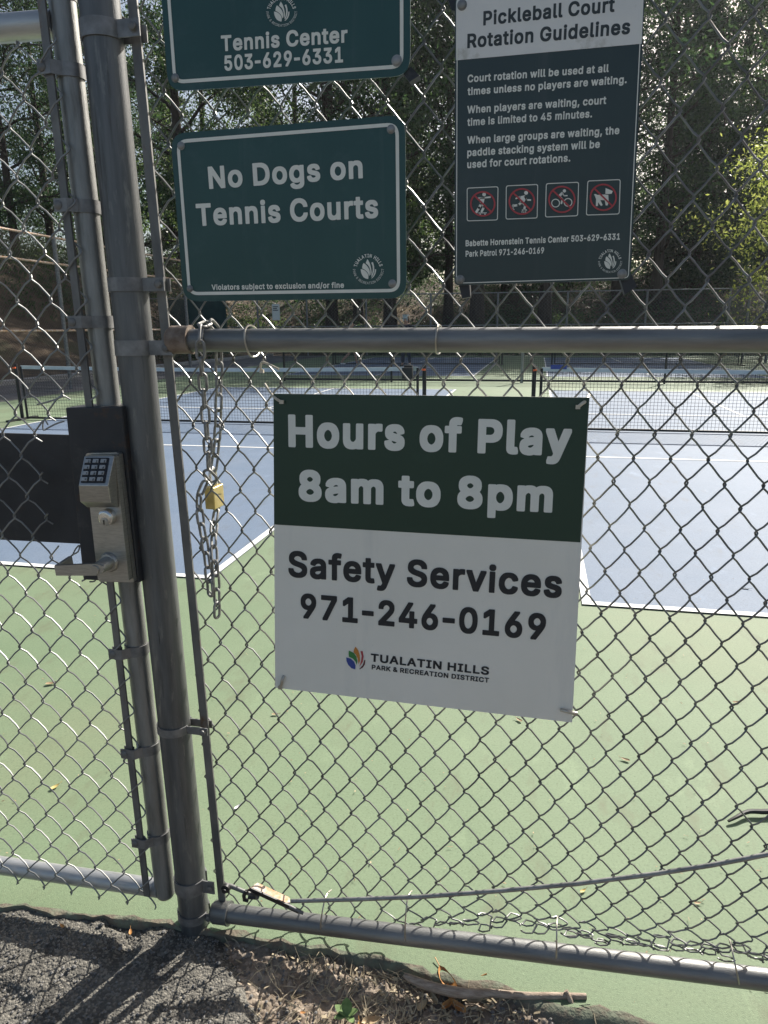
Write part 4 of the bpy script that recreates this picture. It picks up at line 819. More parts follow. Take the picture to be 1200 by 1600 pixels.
# the same letters, heavier
BOLD = {
    ' ': (207, ''),
    '#': (484, '43,-24 38,-15 37,9 52,111 49,113 -5,114 -12,117 -16,123 -17,129 -17,153 -5,213 1,217 7,219 67,219 72,225 82,285 79,288 73,289 25,290 19,292 15,297 13,303 13,327 22,381 25,389 31,394 37,395 97,395 100,399 121,525 127,534 139,536 205,536 217,534 221,531 225,519 224,495 209,399 211,396 223,395 271,395 277,396 279,399 300,525 303,531 307,534 319,536 385,536 397,534 403,525 404,501 388,399 391,395 445,394 451,391 454,387 456,375 455,351 448,303 445,295 439,290 433,289 373,289 369,285 359,225 361,219 409,219 415,218 424,213 427,201 427,183 418,129 415,119 409,115 403,113 343,113 341,111 320,-15 318,-21 313,-25 301,-27 235,-27 223,-25 218,-21 215,-9 215,9 231,105 231,111 229,113 169,113 162,111 141,-15 139,-21 133,-25 121,-27 55,-27|181,219 247,219 250,225 260,285 259,287 253,289 193,288 190,285 180,225'),
    '&': (491, '139,-29 115,-23 91,-13 67,2 49,17 28,44 17,68 10,92 7,122 7,146 10,170 16,194 24,212 36,230 61,256 88,278 88,284 71,308 54,344 49,368 48,392 51,434 57,458 69,482 91,507 115,524 139,533 163,539 205,540 241,538 265,532 285,524 304,512 319,498 334,476 343,458 348,440 351,416 349,374 345,356 335,332 324,314 313,302 265,260 313,202 319,200 324,242 331,249 343,251 421,251 429,248 433,243 435,230 434,188 429,152 421,122 408,92 408,86 463,20 465,8 464,-16 461,-22 451,-27 355,-27 343,-24 325,-3 319,-4 289,-18 265,-26 235,-31 187,-34 151,-31|190,74 217,79 229,83 245,92 169,184 163,183 145,167 133,152 127,140 125,128 133,108 139,101 151,90 167,80|184,362 187,357 193,358 213,374 232,398 233,404 223,422 214,428 205,432 193,430 181,424 173,416 167,404 165,398 169,386'),
    '*': (497, '182,198 176,204 174,214 176,274 134,247 122,245 98,246 91,250 66,292 62,304 62,328 64,334 70,340 116,364 108,370 74,388 65,394 62,406 63,430 89,478 92,482 98,485 122,486 133,484 170,460 176,466 174,502 175,526 182,534 194,536 266,535 272,532 276,526 277,520 276,466 278,458 320,485 350,486 356,484 362,478 386,436 388,430 389,418 388,400 386,394 380,389 343,370 335,364 380,341 386,336 389,322 388,298 362,253 356,247 350,245 320,246 278,272 276,268 276,208 272,200 266,197 194,196'),
    ',': (232, '17,-143 12,-134 12,-104 42,88 47,95 59,98 143,98 155,96 159,94 163,88 164,58 108,-140 101,-145 95,-146 29,-146'),
    '-': (497, '93,164 88,173 87,179 87,251 89,263 95,269 111,271 345,271 357,269 362,263 364,251 364,179 361,167 357,163 345,161 111,161 99,162'),
    '.': (232, '59,-26 40,-13 31,-1 26,11 23,29 23,53 26,71 31,83 41,96 53,106 71,112 83,114 107,114 125,110 137,106 151,95 160,83 165,71 168,53 168,29 165,11 160,-1 149,-15 137,-23 125,-28 107,-31 83,-31 71,-30'),
    '/': (293, '-7,-100 -12,-91 -12,-61 153,551 157,557 167,560 251,559 257,556 260,551 262,539 261,515 95,-97 89,-101 77,-103 5,-103'),
    '0': (497, '171,-29 141,-18 111,-1 82,26 61,56 43,98 31,140 23,194 21,254 23,314 31,368 43,410 61,452 82,482 111,509 141,527 177,538 231,543 279,538 315,526 345,507 369,485 392,452 408,416 422,368 430,314 432,254 430,194 422,140 408,92 392,56 371,26 345,1 315,-18 279,-30 219,-34|217,80 231,79 255,88 269,98 279,110 294,134 305,164 311,188 315,224 317,254 315,284 311,320 303,350 295,374 284,392 267,412 249,425 237,430 225,432 201,423 189,415 171,394 159,374 150,350 142,320 138,284 136,254 138,224 142,188 150,158 160,134 171,114 185,98 201,86'),
    '1': (497, '55,-24 50,-15 49,21 50,69 51,75 55,79 67,82 181,82 185,87 185,381 181,388 103,332 79,331 67,333 61,339 59,351 59,435 61,447 73,457 181,535 283,536 295,534 299,531 302,525 303,513 303,87 307,82 403,82 409,81 415,76 417,69 418,57 418,-9 415,-21 409,-25 397,-27 73,-27 61,-26'),
    '2': (497, '43,-24 38,-15 37,-9 37,57 41,69 258,303 271,321 285,345 290,357 292,369 289,388 283,399 272,411 265,418 253,424 241,429 223,433 208,429 193,423 181,415 172,405 158,381 155,369 153,345 149,339 145,337 133,335 49,336 43,340 39,351 42,405 49,435 61,461 79,485 103,507 127,522 151,533 175,539 217,543 265,541 295,534 325,522 349,507 367,489 386,465 398,441 406,411 408,381 407,345 403,321 388,279 361,239 291,159 223,87 229,84 397,84 409,82 415,75 416,63 416,-9 413,-21 409,-25 403,-26 391,-27 61,-27 49,-26'),
    '3': (497, '161,-29 143,-25 116,-16 89,-2 65,16 47,35 31,62 22,86 17,122 18,146 19,152 23,156 35,159 125,158 134,152 140,128 145,116 149,109 161,98 173,89 185,84 199,80 221,77 239,81 257,87 269,93 281,103 292,116 298,128 301,140 300,152 293,172 282,188 269,200 251,211 239,215 215,219 143,222 136,224 131,230 130,242 130,308 133,320 222,422 215,425 65,425 49,428 45,434 43,446 43,518 46,530 53,535 65,536 377,536 389,535 396,530 399,518 399,452 396,440 286,314 329,300 353,287 377,266 396,242 408,218 418,182 420,134 417,104 409,74 393,44 377,24 353,2 329,-13 299,-23 263,-32 209,-34 179,-32'),
    '4': (497, '259,-22 256,-15 255,-9 255,75 253,77 31,78 19,81 15,87 13,93 13,171 15,177 29,201 224,531 229,534 241,536 325,535 334,531 337,525 338,501 336,489 162,195 169,190 253,191 255,195 255,327 256,333 259,340 265,344 271,345 349,345 361,343 367,339 370,327 370,195 373,190 427,189 433,188 438,183 440,171 440,93 439,87 434,81 427,79 373,78 370,75 370,-9 367,-21 361,-25 349,-27 271,-27 265,-26'),
    '5': (497, '165,-29 147,-24 123,-15 99,-1 75,20 60,38 46,62 36,92 33,134 34,146 37,152 45,156 51,157 129,157 141,155 147,149 155,122 162,110 171,100 183,91 195,84 207,80 219,78 243,82 255,88 267,97 279,108 288,122 296,140 300,158 299,170 295,188 290,200 273,222 255,237 237,245 225,248 213,249 183,242 159,230 147,221 141,219 111,220 51,227 45,230 41,236 40,242 40,266 70,524 75,533 87,536 381,535 390,530 393,518 393,440 391,434 387,428 375,425 183,425 177,424 169,356 171,354 201,360 237,361 267,358 291,354 309,348 333,337 351,324 369,306 394,272 405,248 414,218 417,200 418,152 415,116 407,86 394,56 377,32 353,8 327,-11 297,-23 267,-30 213,-34 177,-31'),
    '6': (497, '175,-30 151,-23 123,-10 97,8 75,32 58,56 47,86 39,122 37,170 39,200 46,230 56,260 70,290 91,326 122,374 229,531 235,535 241,536 337,535 343,533 348,524 349,500 346,488 247,344 253,340 277,339 307,332 337,319 360,302 378,284 395,260 406,230 412,206 416,170 414,116 405,80 394,56 386,44 373,26 356,8 331,-10 307,-22 271,-31 241,-34 217,-34|210,80 223,76 235,78 256,86 271,97 283,110 290,122 299,152 299,164 296,176 289,194 281,206 271,218 259,226 247,232 229,237 223,237 205,232 193,226 181,218 163,194 153,164 153,152 156,140 163,122 170,110 187,93'),
    '7': (497, '77,-25 73,-21 70,-9 70,9 73,21 276,423 269,425 53,425 41,428 36,435 35,447 35,519 39,531 47,535 59,536 395,536 407,535 413,532 417,525 418,519 418,441 416,429 189,-21 185,-25 173,-27 89,-27'),
    '8': (497, '163,-28 145,-24 115,-13 91,0 68,20 52,38 38,62 28,92 25,122 25,146 27,170 32,194 39,212 49,230 62,248 81,266 82,272 71,284 57,308 47,338 43,374 46,422 54,446 59,458 67,472 79,488 103,509 127,523 151,533 187,541 229,543 271,540 301,533 325,523 349,509 372,488 386,470 398,446 406,422 409,392 409,368 405,338 397,311 385,290 371,272 371,266 385,253 399,236 413,212 421,194 425,170 428,146 428,122 424,92 414,62 400,38 385,20 361,0 337,-14 307,-24 271,-32 217,-34 181,-32|202,80 217,77 235,77 265,85 289,101 297,110 304,122 309,140 303,158 289,179 277,190 265,197 247,204 235,207 223,207 205,204 187,197 173,188 163,179 152,164 143,140 146,128 151,116 160,104 175,92 187,85|210,320 229,318 241,320 256,326 266,332 277,343 283,351 289,364 291,374 291,380 283,400 276,410 265,419 241,430 229,432 217,431 199,425 187,419 175,408 163,386 161,374 163,364 175,342 187,331'),
    '9': (497, '109,-24 104,-15 103,-9 103,9 106,21 205,165 199,169 175,170 145,177 115,191 93,207 75,225 58,249 46,279 39,309 38,333 37,357 39,393 48,429 62,459 79,482 97,500 121,517 151,532 181,539 223,543 271,539 301,532 331,518 355,501 377,477 391,457 406,423 413,393 416,339 412,303 408,279 400,255 383,219 362,183 223,-22 217,-26 205,-27 121,-27|215,273 229,271 247,276 271,290 282,303 289,315 299,345 299,357 294,375 289,388 278,405 271,412 256,423 243,429 229,432 217,431 205,427 193,421 181,411 170,399 163,387 158,375 153,357 154,345 158,327 163,315 171,303 181,291 193,283'),
    'A': (523, '-5,-24 -10,-15 -11,-9 -11,9 -8,21 178,531 181,534 193,536 283,536 295,534 299,531 302,525 487,21 489,15 490,-3 489,-15 487,-21 481,-25 469,-27 385,-27 373,-23 368,-15 323,111 319,115 163,115 157,113 156,111 109,-21 103,-25 91,-27 7,-27|198,231 199,228 205,226 271,226 277,227 281,231 241,346 235,342'),
    'B': (500, '39,-24 34,-15 33,-3 33,513 34,525 37,531 45,535 51,536 249,536 285,534 321,527 351,514 378,495 390,483 404,465 415,441 423,411 425,363 423,339 420,321 410,297 387,267 402,255 417,238 425,225 437,201 442,177 445,141 443,99 435,69 423,45 410,27 387,6 358,-9 333,-18 315,-21 297,-25 255,-27 51,-27|152,87 159,84 237,84 267,87 291,93 309,105 319,117 326,135 327,141 325,147 316,165 306,177 285,194 273,199 255,203 243,204 159,204 153,203|152,315 159,312 231,312 252,315 268,321 279,327 291,337 304,357 308,369 306,381 301,393 291,405 279,414 273,417 255,423 231,425 153,424'),
    'C': (554, '205,-28 163,-16 128,2 97,25 70,56 44,98 27,140 16,194 13,254 16,314 27,368 44,410 70,452 97,483 133,510 169,528 211,538 271,543 301,542 331,537 379,522 403,510 439,481 457,461 481,422 492,392 499,362 499,332 496,326 487,322 403,321 391,322 385,326 372,362 361,380 349,393 325,412 313,418 295,424 271,428 253,427 223,417 200,404 181,389 168,374 150,344 139,314 132,278 131,254 132,230 139,194 150,164 169,134 185,116 205,100 229,88 253,82 271,81 289,83 313,91 326,98 349,116 367,138 373,150 385,182 391,186 481,187 493,185 499,176 499,144 492,116 484,92 459,50 439,27 403,-1 379,-13 361,-20 331,-29 307,-32 259,-34'),
    'D': (546, '39,-24 34,-15 33,-3 33,513 34,525 37,531 45,535 57,536 231,536 285,533 333,520 375,501 405,480 436,447 458,411 474,369 485,321 489,255 485,189 474,141 465,117 458,99 435,63 405,30 369,5 327,-12 285,-23 225,-27 51,-27|152,87 159,84 207,84 241,87 273,95 297,105 322,123 339,143 355,171 365,201 370,231 372,255 370,279 363,315 352,345 338,369 322,387 303,401 273,415 243,422 213,425 159,425 152,423'),
    'E': (462, '39,-24 34,-15 33,-3 33,513 34,525 37,531 45,535 57,536 375,536 387,535 393,533 398,525 399,501 399,441 398,435 393,428 381,425 159,425 152,423 153,314 363,313 375,311 381,303 382,297 382,237 381,213 378,207 369,203 153,202 152,87 159,84 381,84 393,82 399,78 402,69 402,-9 399,-21 393,-25 381,-27 57,-27 45,-26'),
    'G': (564, '205,-28 163,-17 127,2 97,24 67,59 43,98 27,140 16,194 13,254 16,314 27,368 43,410 69,452 95,482 133,511 169,528 211,539 271,543 301,542 331,537 379,521 403,508 437,482 459,458 471,440 484,416 493,392 501,362 501,338 499,330 493,324 487,322 403,322 391,323 385,327 369,362 355,383 343,396 319,414 301,421 271,428 253,427 223,417 199,404 181,389 168,374 150,344 139,314 132,278 131,254 132,230 139,194 150,164 164,140 181,120 205,100 223,91 253,83 271,81 283,82 307,88 328,98 343,108 357,122 373,146 381,164 382,170 379,172 271,172 261,176 257,182 256,194 256,266 260,278 265,281 277,283 487,283 493,282 501,278 505,266 505,194 501,146 491,104 475,70 457,44 427,14 397,-6 361,-21 319,-31 259,-34'),
    'H': (561, '39,-24 34,-15 33,-3 33,513 34,525 37,531 45,535 51,536 117,536 141,535 148,531 152,519 153,318 159,316 357,316 363,317 365,321 365,513 366,525 369,531 375,535 387,536 465,536 477,534 483,525 484,513 484,-3 483,-15 481,-21 477,-25 471,-26 453,-27 381,-27 375,-26 368,-21 365,-9 365,201 363,204 159,205 153,203 152,201 152,-3 151,-15 149,-21 141,-26 135,-27 51,-27'),
    'I': (344, '10,-24 5,-15 4,-3 4,69 6,75 10,81 22,84 88,84 91,87 91,417 90,423 88,425 22,425 16,426 9,429 5,435 4,447 4,519 8,531 16,535 28,536 274,536 286,535 292,531 296,519 296,441 292,430 286,426 280,425 214,425 211,423 210,93 210,87 214,84 280,84 286,83 292,79 294,75 296,63 296,-9 293,-21 286,-26 274,-27 28,-27 16,-26'),
    'K': (511, '39,-24 34,-15 33,-3 33,513 34,525 37,531 45,535 51,536 117,536 141,535 148,531 152,519 153,328 345,534 357,536 453,536 465,535 471,531 474,525 475,507 474,495 471,487 284,285 473,21 475,15 476,3 475,-15 473,-21 465,-26 459,-27 363,-27 351,-24 195,194 156,153 152,147 152,-9 149,-21 141,-26 135,-27 51,-27'),
    'L': (437, '39,-24 34,-15 33,-3 34,525 39,533 51,536 141,535 148,531 152,519 152,87 159,84 369,84 381,82 387,75 388,69 387,-15 385,-21 381,-25 369,-27 57,-27 45,-26'),
    'N': (567, '39,-24 34,-15 33,-3 33,513 34,525 37,531 45,535 57,536 147,536 153,535 159,531 369,201 372,207 372,213 373,525 376,531 381,534 387,536 471,536 483,534 489,525 490,513 490,-3 489,-15 487,-21 483,-25 477,-26 465,-27 375,-27 369,-25 363,-21 156,303 153,310 152,303 151,-15 147,-23 135,-27 51,-27'),
    'O': (577, '205,-28 169,-19 127,3 97,26 70,56 47,92 27,140 17,188 13,260 16,314 19,332 29,374 47,416 67,448 97,482 127,506 169,528 211,538 271,543 325,538 367,527 408,506 439,480 464,452 487,416 506,368 516,320 520,254 516,188 506,140 487,92 469,62 448,38 437,26 406,2 367,-18 325,-29 265,-34|238,86 265,81 283,83 301,87 325,99 349,116 370,140 383,164 394,194 401,224 403,254 401,284 393,320 384,344 370,368 350,392 331,407 307,420 277,427 253,427 229,421 205,409 181,389 163,368 150,344 139,314 132,278 131,254 133,224 139,194 151,162 164,140 185,116 205,100 229,88'),
    'P': (488, '39,-24 34,-15 33,-3 33,513 34,525 37,531 45,535 57,536 237,536 279,534 321,525 351,512 377,495 400,471 416,447 425,423 433,393 436,351 433,303 425,273 413,243 396,219 375,198 351,182 321,169 279,161 243,159 153,159 152,-9 149,-21 141,-26 135,-27 51,-27|152,273 153,271 159,269 225,269 243,270 267,276 279,282 291,291 302,303 309,315 316,345 315,360 309,380 297,398 291,405 273,416 243,424 153,424'),
    'R': (493, '39,-24 34,-15 33,-3 33,513 34,525 37,531 45,535 57,536 243,536 279,534 321,526 354,513 375,500 399,477 415,453 425,429 433,399 436,345 433,309 427,279 413,249 399,228 381,211 357,195 452,21 454,15 455,-3 454,-15 452,-21 447,-25 435,-27 345,-27 333,-25 327,-18 225,171 153,171 152,-9 149,-21 141,-26 135,-27 51,-27|152,285 159,282 243,283 267,287 279,292 291,300 302,309 309,320 317,345 317,357 315,369 309,385 303,395 293,405 279,415 261,421 249,424 225,425 153,424'),
    'S': (490, '161,-31 137,-26 113,-18 83,-2 59,17 41,38 25,66 15,96 11,126 11,144 13,156 17,161 23,163 35,164 113,164 123,162 129,156 134,132 140,120 155,101 167,93 185,84 203,79 221,77 233,77 251,80 269,86 286,96 299,107 311,122 318,138 316,144 314,150 304,162 293,170 276,180 227,196 167,213 125,228 90,246 65,265 42,294 30,324 25,366 25,384 29,416 37,444 53,472 71,492 95,510 119,523 149,534 179,540 215,543 269,541 305,534 335,523 359,509 383,490 402,468 416,444 424,420 428,384 428,366 425,357 419,353 407,351 329,351 317,353 311,360 305,384 298,396 281,413 257,425 239,429 221,431 191,425 170,414 161,406 149,390 144,378 144,372 149,362 161,350 185,335 227,319 329,290 377,264 391,252 407,235 419,219 431,186 434,174 435,144 432,96 422,66 409,42 395,23 371,2 341,-14 311,-26 275,-33 215,-36 179,-34'),
    'T': (492, '173,-25 169,-21 166,-9 165,423 161,425 23,425 11,428 6,435 5,441 6,525 11,533 23,536 419,536 431,535 437,534 443,525 444,501 444,441 443,435 437,427 425,425 287,425 285,423 284,-3 283,-15 281,-21 275,-25 263,-27 185,-27'),
    'U': (561, '195,-29 171,-24 137,-11 105,9 77,37 60,61 45,91 36,127 33,163 33,511 34,523 35,529 39,533 45,535 63,536 135,536 141,535 149,529 151,517 151,187 153,169 158,151 166,133 177,117 189,105 207,93 225,85 243,81 261,80 293,85 309,92 327,103 339,115 351,131 362,157 366,187 366,511 368,529 375,535 387,536 465,536 477,534 482,529 484,517 484,163 480,121 472,91 458,61 435,31 411,8 381,-11 351,-23 309,-32 267,-35 213,-32'),
    'V': (523, '181,-22 -9,489 -11,501 -11,519 -7,531 1,535 19,536 91,536 103,534 107,531 211,243 241,154 372,531 379,535 385,536 469,536 481,534 486,531 489,525 490,501 488,489 302,-21 295,-26 283,-27 193,-27 187,-26'),
    'W': (730, '133,-23 127,-9 -9,489 -11,501 -11,519 -7,531 1,535 7,536 49,536 91,536 97,535 105,531 111,513 193,195 278,519 283,531 289,535 295,536 385,536 397,535 403,531 408,519 493,197 577,525 580,531 583,534 595,536 649,536 685,535 693,531 697,519 697,501 695,489 556,-15 553,-22 547,-26 541,-27 451,-27 439,-26 431,-21 343,303 254,-21 247,-26 235,-27 145,-27'),
    'Y': (516, '181,-23 177,-15 176,-9 175,192 -9,489 -10,495 -11,519 -7,531 1,535 7,536 91,536 109,534 114,531 235,332 241,339 358,531 361,534 373,536 463,536 475,534 481,525 482,519 481,495 480,489 312,219 297,195 295,189 295,-9 292,-21 283,-26 277,-27 193,-27'),
    'a': (433, '105,-30 75,-20 52,-6 39,6 27,20 14,42 5,72 3,114 5,138 9,158 18,180 27,193 45,209 57,217 87,230 117,239 237,256 243,259 247,264 243,276 231,290 213,300 195,303 171,298 153,289 141,278 123,252 117,248 87,247 27,264 17,270 15,276 14,288 15,306 17,312 25,330 39,351 57,369 75,382 93,392 117,401 159,409 219,411 255,405 273,400 291,394 321,374 338,354 348,336 356,318 361,294 364,252 364,-6 363,-18 358,-24 351,-26 273,-27 261,-26 256,-24 249,-17 231,-25 215,-30 195,-34 183,-35 147,-36|147,78 165,73 177,73 195,78 208,84 231,102 239,114 245,126 249,150 189,141 153,134 135,124 124,114 121,108 121,102 129,90'),
    'b': (468, '176,-30 157,-23 140,-14 134,-23 122,-27 44,-27 32,-24 27,-17 26,-5 26,517 28,529 32,533 38,535 122,536 134,534 139,529 141,517 142,397 146,394 170,405 194,410 224,411 272,408 308,399 332,386 356,367 376,343 395,313 407,277 414,241 415,229 417,187 415,139 408,103 396,67 379,37 359,13 338,-5 304,-23 272,-32 236,-35 194,-34|202,79 218,75 230,76 242,80 259,91 271,103 280,115 290,135 297,157 300,175 300,199 297,223 283,259 272,274 256,289 242,297 224,302 212,301 194,295 182,288 169,277 158,260 149,241 144,223 141,205 142,169 145,151 152,130 160,115 170,102 188,86'),
    'c': (440, '151,-29 127,-23 97,-9 73,10 49,37 30,67 19,97 9,139 7,187 9,235 18,277 33,313 49,339 73,366 98,385 127,399 163,408 217,411 253,408 277,403 301,393 325,381 349,361 361,347 375,325 387,295 389,277 387,259 385,255 379,251 319,236 289,236 283,237 279,241 265,269 247,289 241,293 223,299 205,302 199,302 181,295 163,283 151,271 134,241 128,223 124,199 124,181 127,157 132,139 144,115 157,99 169,88 181,81 199,75 211,74 223,77 247,89 267,109 281,139 289,143 295,144 319,143 379,128 385,125 390,115 389,85 374,49 355,22 331,0 307,-15 277,-27 241,-33 199,-35 163,-32'),
    'd': (468, '145,-30 121,-23 91,-9 67,11 45,37 29,67 18,97 9,139 7,187 9,235 17,277 30,313 49,343 69,367 91,385 121,400 151,407 187,411 205,411 229,410 253,405 283,394 284,517 286,529 295,535 301,536 379,536 391,534 397,529 399,517 399,-5 398,-17 391,-25 379,-27 301,-27 291,-23 283,-14 253,-29 229,-34 187,-35|185,79 205,75 223,79 241,89 253,99 265,115 273,133 279,151 284,175 284,199 281,223 276,241 267,259 254,277 241,289 229,296 211,302 199,302 181,296 169,289 156,277 142,259 133,241 127,223 124,205 124,175 129,151 141,121 157,99 169,88'),
    'e': (448, '157,-30 127,-23 102,-11 73,9 48,37 30,67 19,97 9,139 7,187 9,235 18,277 29,307 49,341 67,361 91,381 121,397 157,407 193,411 235,410 265,405 304,391 325,378 338,367 355,349 372,325 382,301 391,271 395,241 398,205 398,163 397,151 391,144 379,142 139,142 133,142 130,139 134,127 145,109 156,97 169,87 187,79 205,75 217,74 241,81 253,88 263,97 276,115 283,127 289,131 295,132 313,132 325,130 386,115 391,109 392,103 391,73 379,46 370,31 355,14 341,1 301,-21 277,-29 247,-34 205,-35|135,253 139,249 145,248 247,248 265,248 271,253 265,265 256,277 243,289 229,297 205,302 187,299 167,289 151,275'),
    'f': (297, '57,-21 55,-15 54,-3 54,297 51,300 -9,301 -15,303 -19,309 -21,321 -21,387 -19,399 -15,403 -9,405 51,406 54,411 54,441 56,465 63,489 72,507 82,519 99,534 114,543 135,551 153,555 177,557 195,557 237,553 261,546 266,543 269,537 269,507 251,447 243,442 237,441 213,442 195,446 189,444 183,442 177,437 170,423 169,411 171,407 243,405 249,403 253,399 255,387 255,321 253,309 249,303 243,301 177,300 171,299 169,297 168,-15 165,-22 159,-26 153,-27 69,-27 63,-25'),
    'g': (469, '145,-173 115,-165 91,-155 73,-144 49,-122 36,-106 25,-85 24,-58 25,-52 29,-46 85,-15 115,-13 127,-22 148,-46 163,-58 181,-66 199,-69 223,-68 247,-59 259,-52 265,-46 275,-34 277,-28 282,-16 283,-4 253,-16 229,-21 187,-22 151,-19 127,-13 121,-15 119,-10 91,4 68,20 49,41 31,69 19,98 9,146 7,194 10,242 17,278 31,314 49,343 70,368 93,386 121,400 133,403 151,407 187,411 229,410 256,404 283,392 294,404 301,406 379,406 391,404 397,398 399,386 399,-16 397,-52 386,-88 373,-112 355,-133 335,-148 307,-162 277,-171 253,-175 223,-177 169,-177|183,92 205,87 217,89 230,92 253,107 265,122 275,140 281,158 284,176 284,206 281,224 276,242 268,260 254,278 241,289 229,296 211,302 199,302 181,297 169,290 156,278 142,260 134,242 124,206 125,176 129,158 141,128 151,114 163,103'),
    'h': (454, '32,-24 27,-15 26,-3 27,525 32,533 44,536 128,535 137,531 140,525 141,399 146,394 158,400 182,407 218,411 266,408 290,403 314,394 338,376 351,363 366,339 377,309 381,285 384,249 383,-15 380,-22 374,-26 368,-27 284,-27 278,-25 272,-21 269,-9 269,225 266,249 260,267 248,283 236,293 230,295 218,300 206,301 194,298 182,293 163,279 150,261 142,237 141,-9 138,-21 134,-25 122,-27 44,-27'),
    'i': (210, '32,-24 27,-15 26,-3 27,393 28,399 32,403 38,405 128,405 134,404 139,399 141,387 140,-15 138,-21 134,-25 128,-26 44,-27|68,417 56,418 44,423 29,435 20,447 15,459 14,471 14,495 17,513 32,535 44,544 56,549 92,551 110,549 122,545 139,531 150,513 153,483 150,453 144,441 139,435 122,422 104,417'),
    'j': (210, '-31,-167 -36,-158 -37,-152 -37,-80 -35,-68 -31,-63 -25,-61 -1,-59 11,-55 21,-44 26,-26 27,394 29,400 35,404 41,406 131,405 138,400 140,394 141,382 141,-38 140,-62 135,-86 127,-110 115,-128 101,-143 83,-155 65,-162 41,-167 -13,-170 -25,-169|59,417 41,424 33,430 22,442 16,454 14,490 16,508 20,520 29,533 41,543 59,550 95,551 107,550 125,544 137,534 143,526 151,508 153,484 152,460 145,442 137,433 126,424 113,419 89,416'),
    'k': (424, '32,-24 27,-15 26,-3 27,525 32,533 44,536 128,535 137,531 141,519 141,297 143,285 146,284 260,400 266,405 278,406 368,406 380,404 385,399 386,393 387,369 383,357 248,219 244,213 396,21 399,9 398,-15 396,-21 392,-25 380,-27 284,-27 272,-23 152,129 142,123 141,117 141,-9 138,-21 134,-25 122,-27 44,-27'),
    'l': (233, '92,-25 72,-17 50,-1 37,19 28,49 26,79 26,517 28,529 32,533 44,536 128,535 134,534 139,529 140,525 142,97 144,85 146,82 152,80 182,81 188,80 194,75 208,13 207,-11 206,-17 200,-22 176,-27 146,-29 104,-27'),
    'm': (654, '32,-24 27,-15 26,-9 26,129 26,387 28,399 32,403 44,406 122,406 134,402 140,394 170,408 188,411 212,413 236,412 260,409 289,399 308,385 320,372 331,381 349,393 362,400 380,406 404,412 446,413 470,411 494,406 512,399 536,384 554,366 566,347 576,321 581,297 584,267 584,-9 583,-15 578,-24 566,-27 488,-27 476,-25 472,-21 469,-9 469,243 467,261 460,279 452,288 434,299 416,302 398,297 381,285 372,273 363,249 362,-9 361,-15 356,-24 344,-27 266,-27 254,-25 250,-21 247,-9 246,261 238,279 230,288 218,297 200,302 188,300 176,294 158,280 146,259 142,243 141,-9 138,-21 134,-25 122,-27 44,-27'),
    'n': (454, '32,-24 27,-15 26,-3 26,381 27,393 28,399 32,403 44,406 122,406 134,402 140,391 158,400 188,409 236,411 266,408 290,403 316,393 338,376 350,363 363,345 376,315 381,285 384,243 384,-3 383,-15 381,-21 374,-26 368,-27 296,-27 278,-25 272,-21 269,-9 269,225 266,249 260,267 248,283 236,293 230,295 218,300 206,301 194,298 182,293 163,279 150,261 142,237 141,-9 138,-21 134,-25 122,-27 44,-27'),
    'o': (459, '151,-29 127,-23 97,-9 73,10 49,37 30,67 19,97 9,139 7,187 9,235 18,277 33,313 49,339 68,361 97,385 123,397 157,407 205,411 253,408 289,398 319,385 348,361 367,339 383,313 397,277 406,235 408,181 406,139 396,97 385,67 367,37 343,10 319,-9 289,-23 253,-32 199,-35 163,-32|185,79 199,75 217,75 235,81 250,91 262,103 275,121 287,151 291,175 291,199 288,217 281,241 272,259 259,276 247,287 229,297 211,302 199,302 181,295 169,288 156,277 143,259 134,241 127,218 124,199 124,175 127,157 133,137 141,121 157,99 169,88'),
    'p': (468, '32,-167 27,-158 26,-146 26,382 27,394 29,400 38,405 44,406 122,406 134,402 140,391 152,398 175,406 194,410 230,411 272,408 308,399 332,386 359,364 379,340 393,316 406,280 415,238 417,190 415,142 407,100 395,64 376,34 356,10 332,-9 302,-24 272,-32 236,-35 206,-34 194,-34 170,-28 146,-17 142,-20 141,-26 141,-152 138,-164 134,-168 122,-170 44,-170|211,76 224,75 242,80 255,88 269,100 282,118 291,136 297,154 300,178 300,202 297,220 290,244 281,262 272,275 254,290 242,297 224,302 212,301 194,295 180,286 167,274 159,262 150,244 145,226 141,202 141,178 144,154 150,136 158,118 170,101 182,90 200,80'),
    'r': (303, '32,-24 27,-15 26,-3 26,381 27,393 28,399 32,403 44,406 122,406 134,402 140,396 152,402 182,410 218,412 260,410 267,405 270,393 270,315 268,303 266,300 260,296 248,295 206,298 182,291 170,284 157,273 149,261 144,249 141,225 141,-9 138,-21 134,-25 122,-27 44,-27'),
    's': (409, '123,-30 93,-22 75,-14 54,1 36,19 24,37 17,55 10,79 9,103 12,115 21,120 81,134 111,133 119,127 129,103 141,88 147,83 159,77 177,73 189,73 209,79 225,88 238,103 231,113 219,121 201,127 135,143 99,155 70,169 51,184 35,205 24,235 20,271 24,313 29,331 43,355 57,370 75,385 99,396 123,405 153,410 219,410 249,405 273,397 291,388 309,374 322,361 341,331 350,307 351,277 349,271 345,266 285,251 255,250 247,253 243,258 231,281 219,294 207,300 189,305 165,300 153,293 142,283 139,277 147,266 158,259 189,249 243,236 279,224 309,210 327,195 343,175 354,145 358,109 355,67 346,43 335,25 321,9 303,-6 279,-19 249,-29 201,-34 147,-34'),
    't': (271, '117,-26 93,-18 69,-1 51,23 42,47 38,83 38,293 36,299 -9,301 -17,305 -21,317 -20,395 -17,401 -9,405 36,407 38,413 39,485 40,491 45,496 51,497 135,498 147,495 151,491 153,479 153,407 219,405 227,401 231,389 231,317 227,305 219,301 213,300 153,299 153,107 156,89 159,83 165,80 171,78 189,81 213,81 219,80 225,76 228,71 239,17 239,-13 237,-19 231,-23 201,-30 159,-31'),
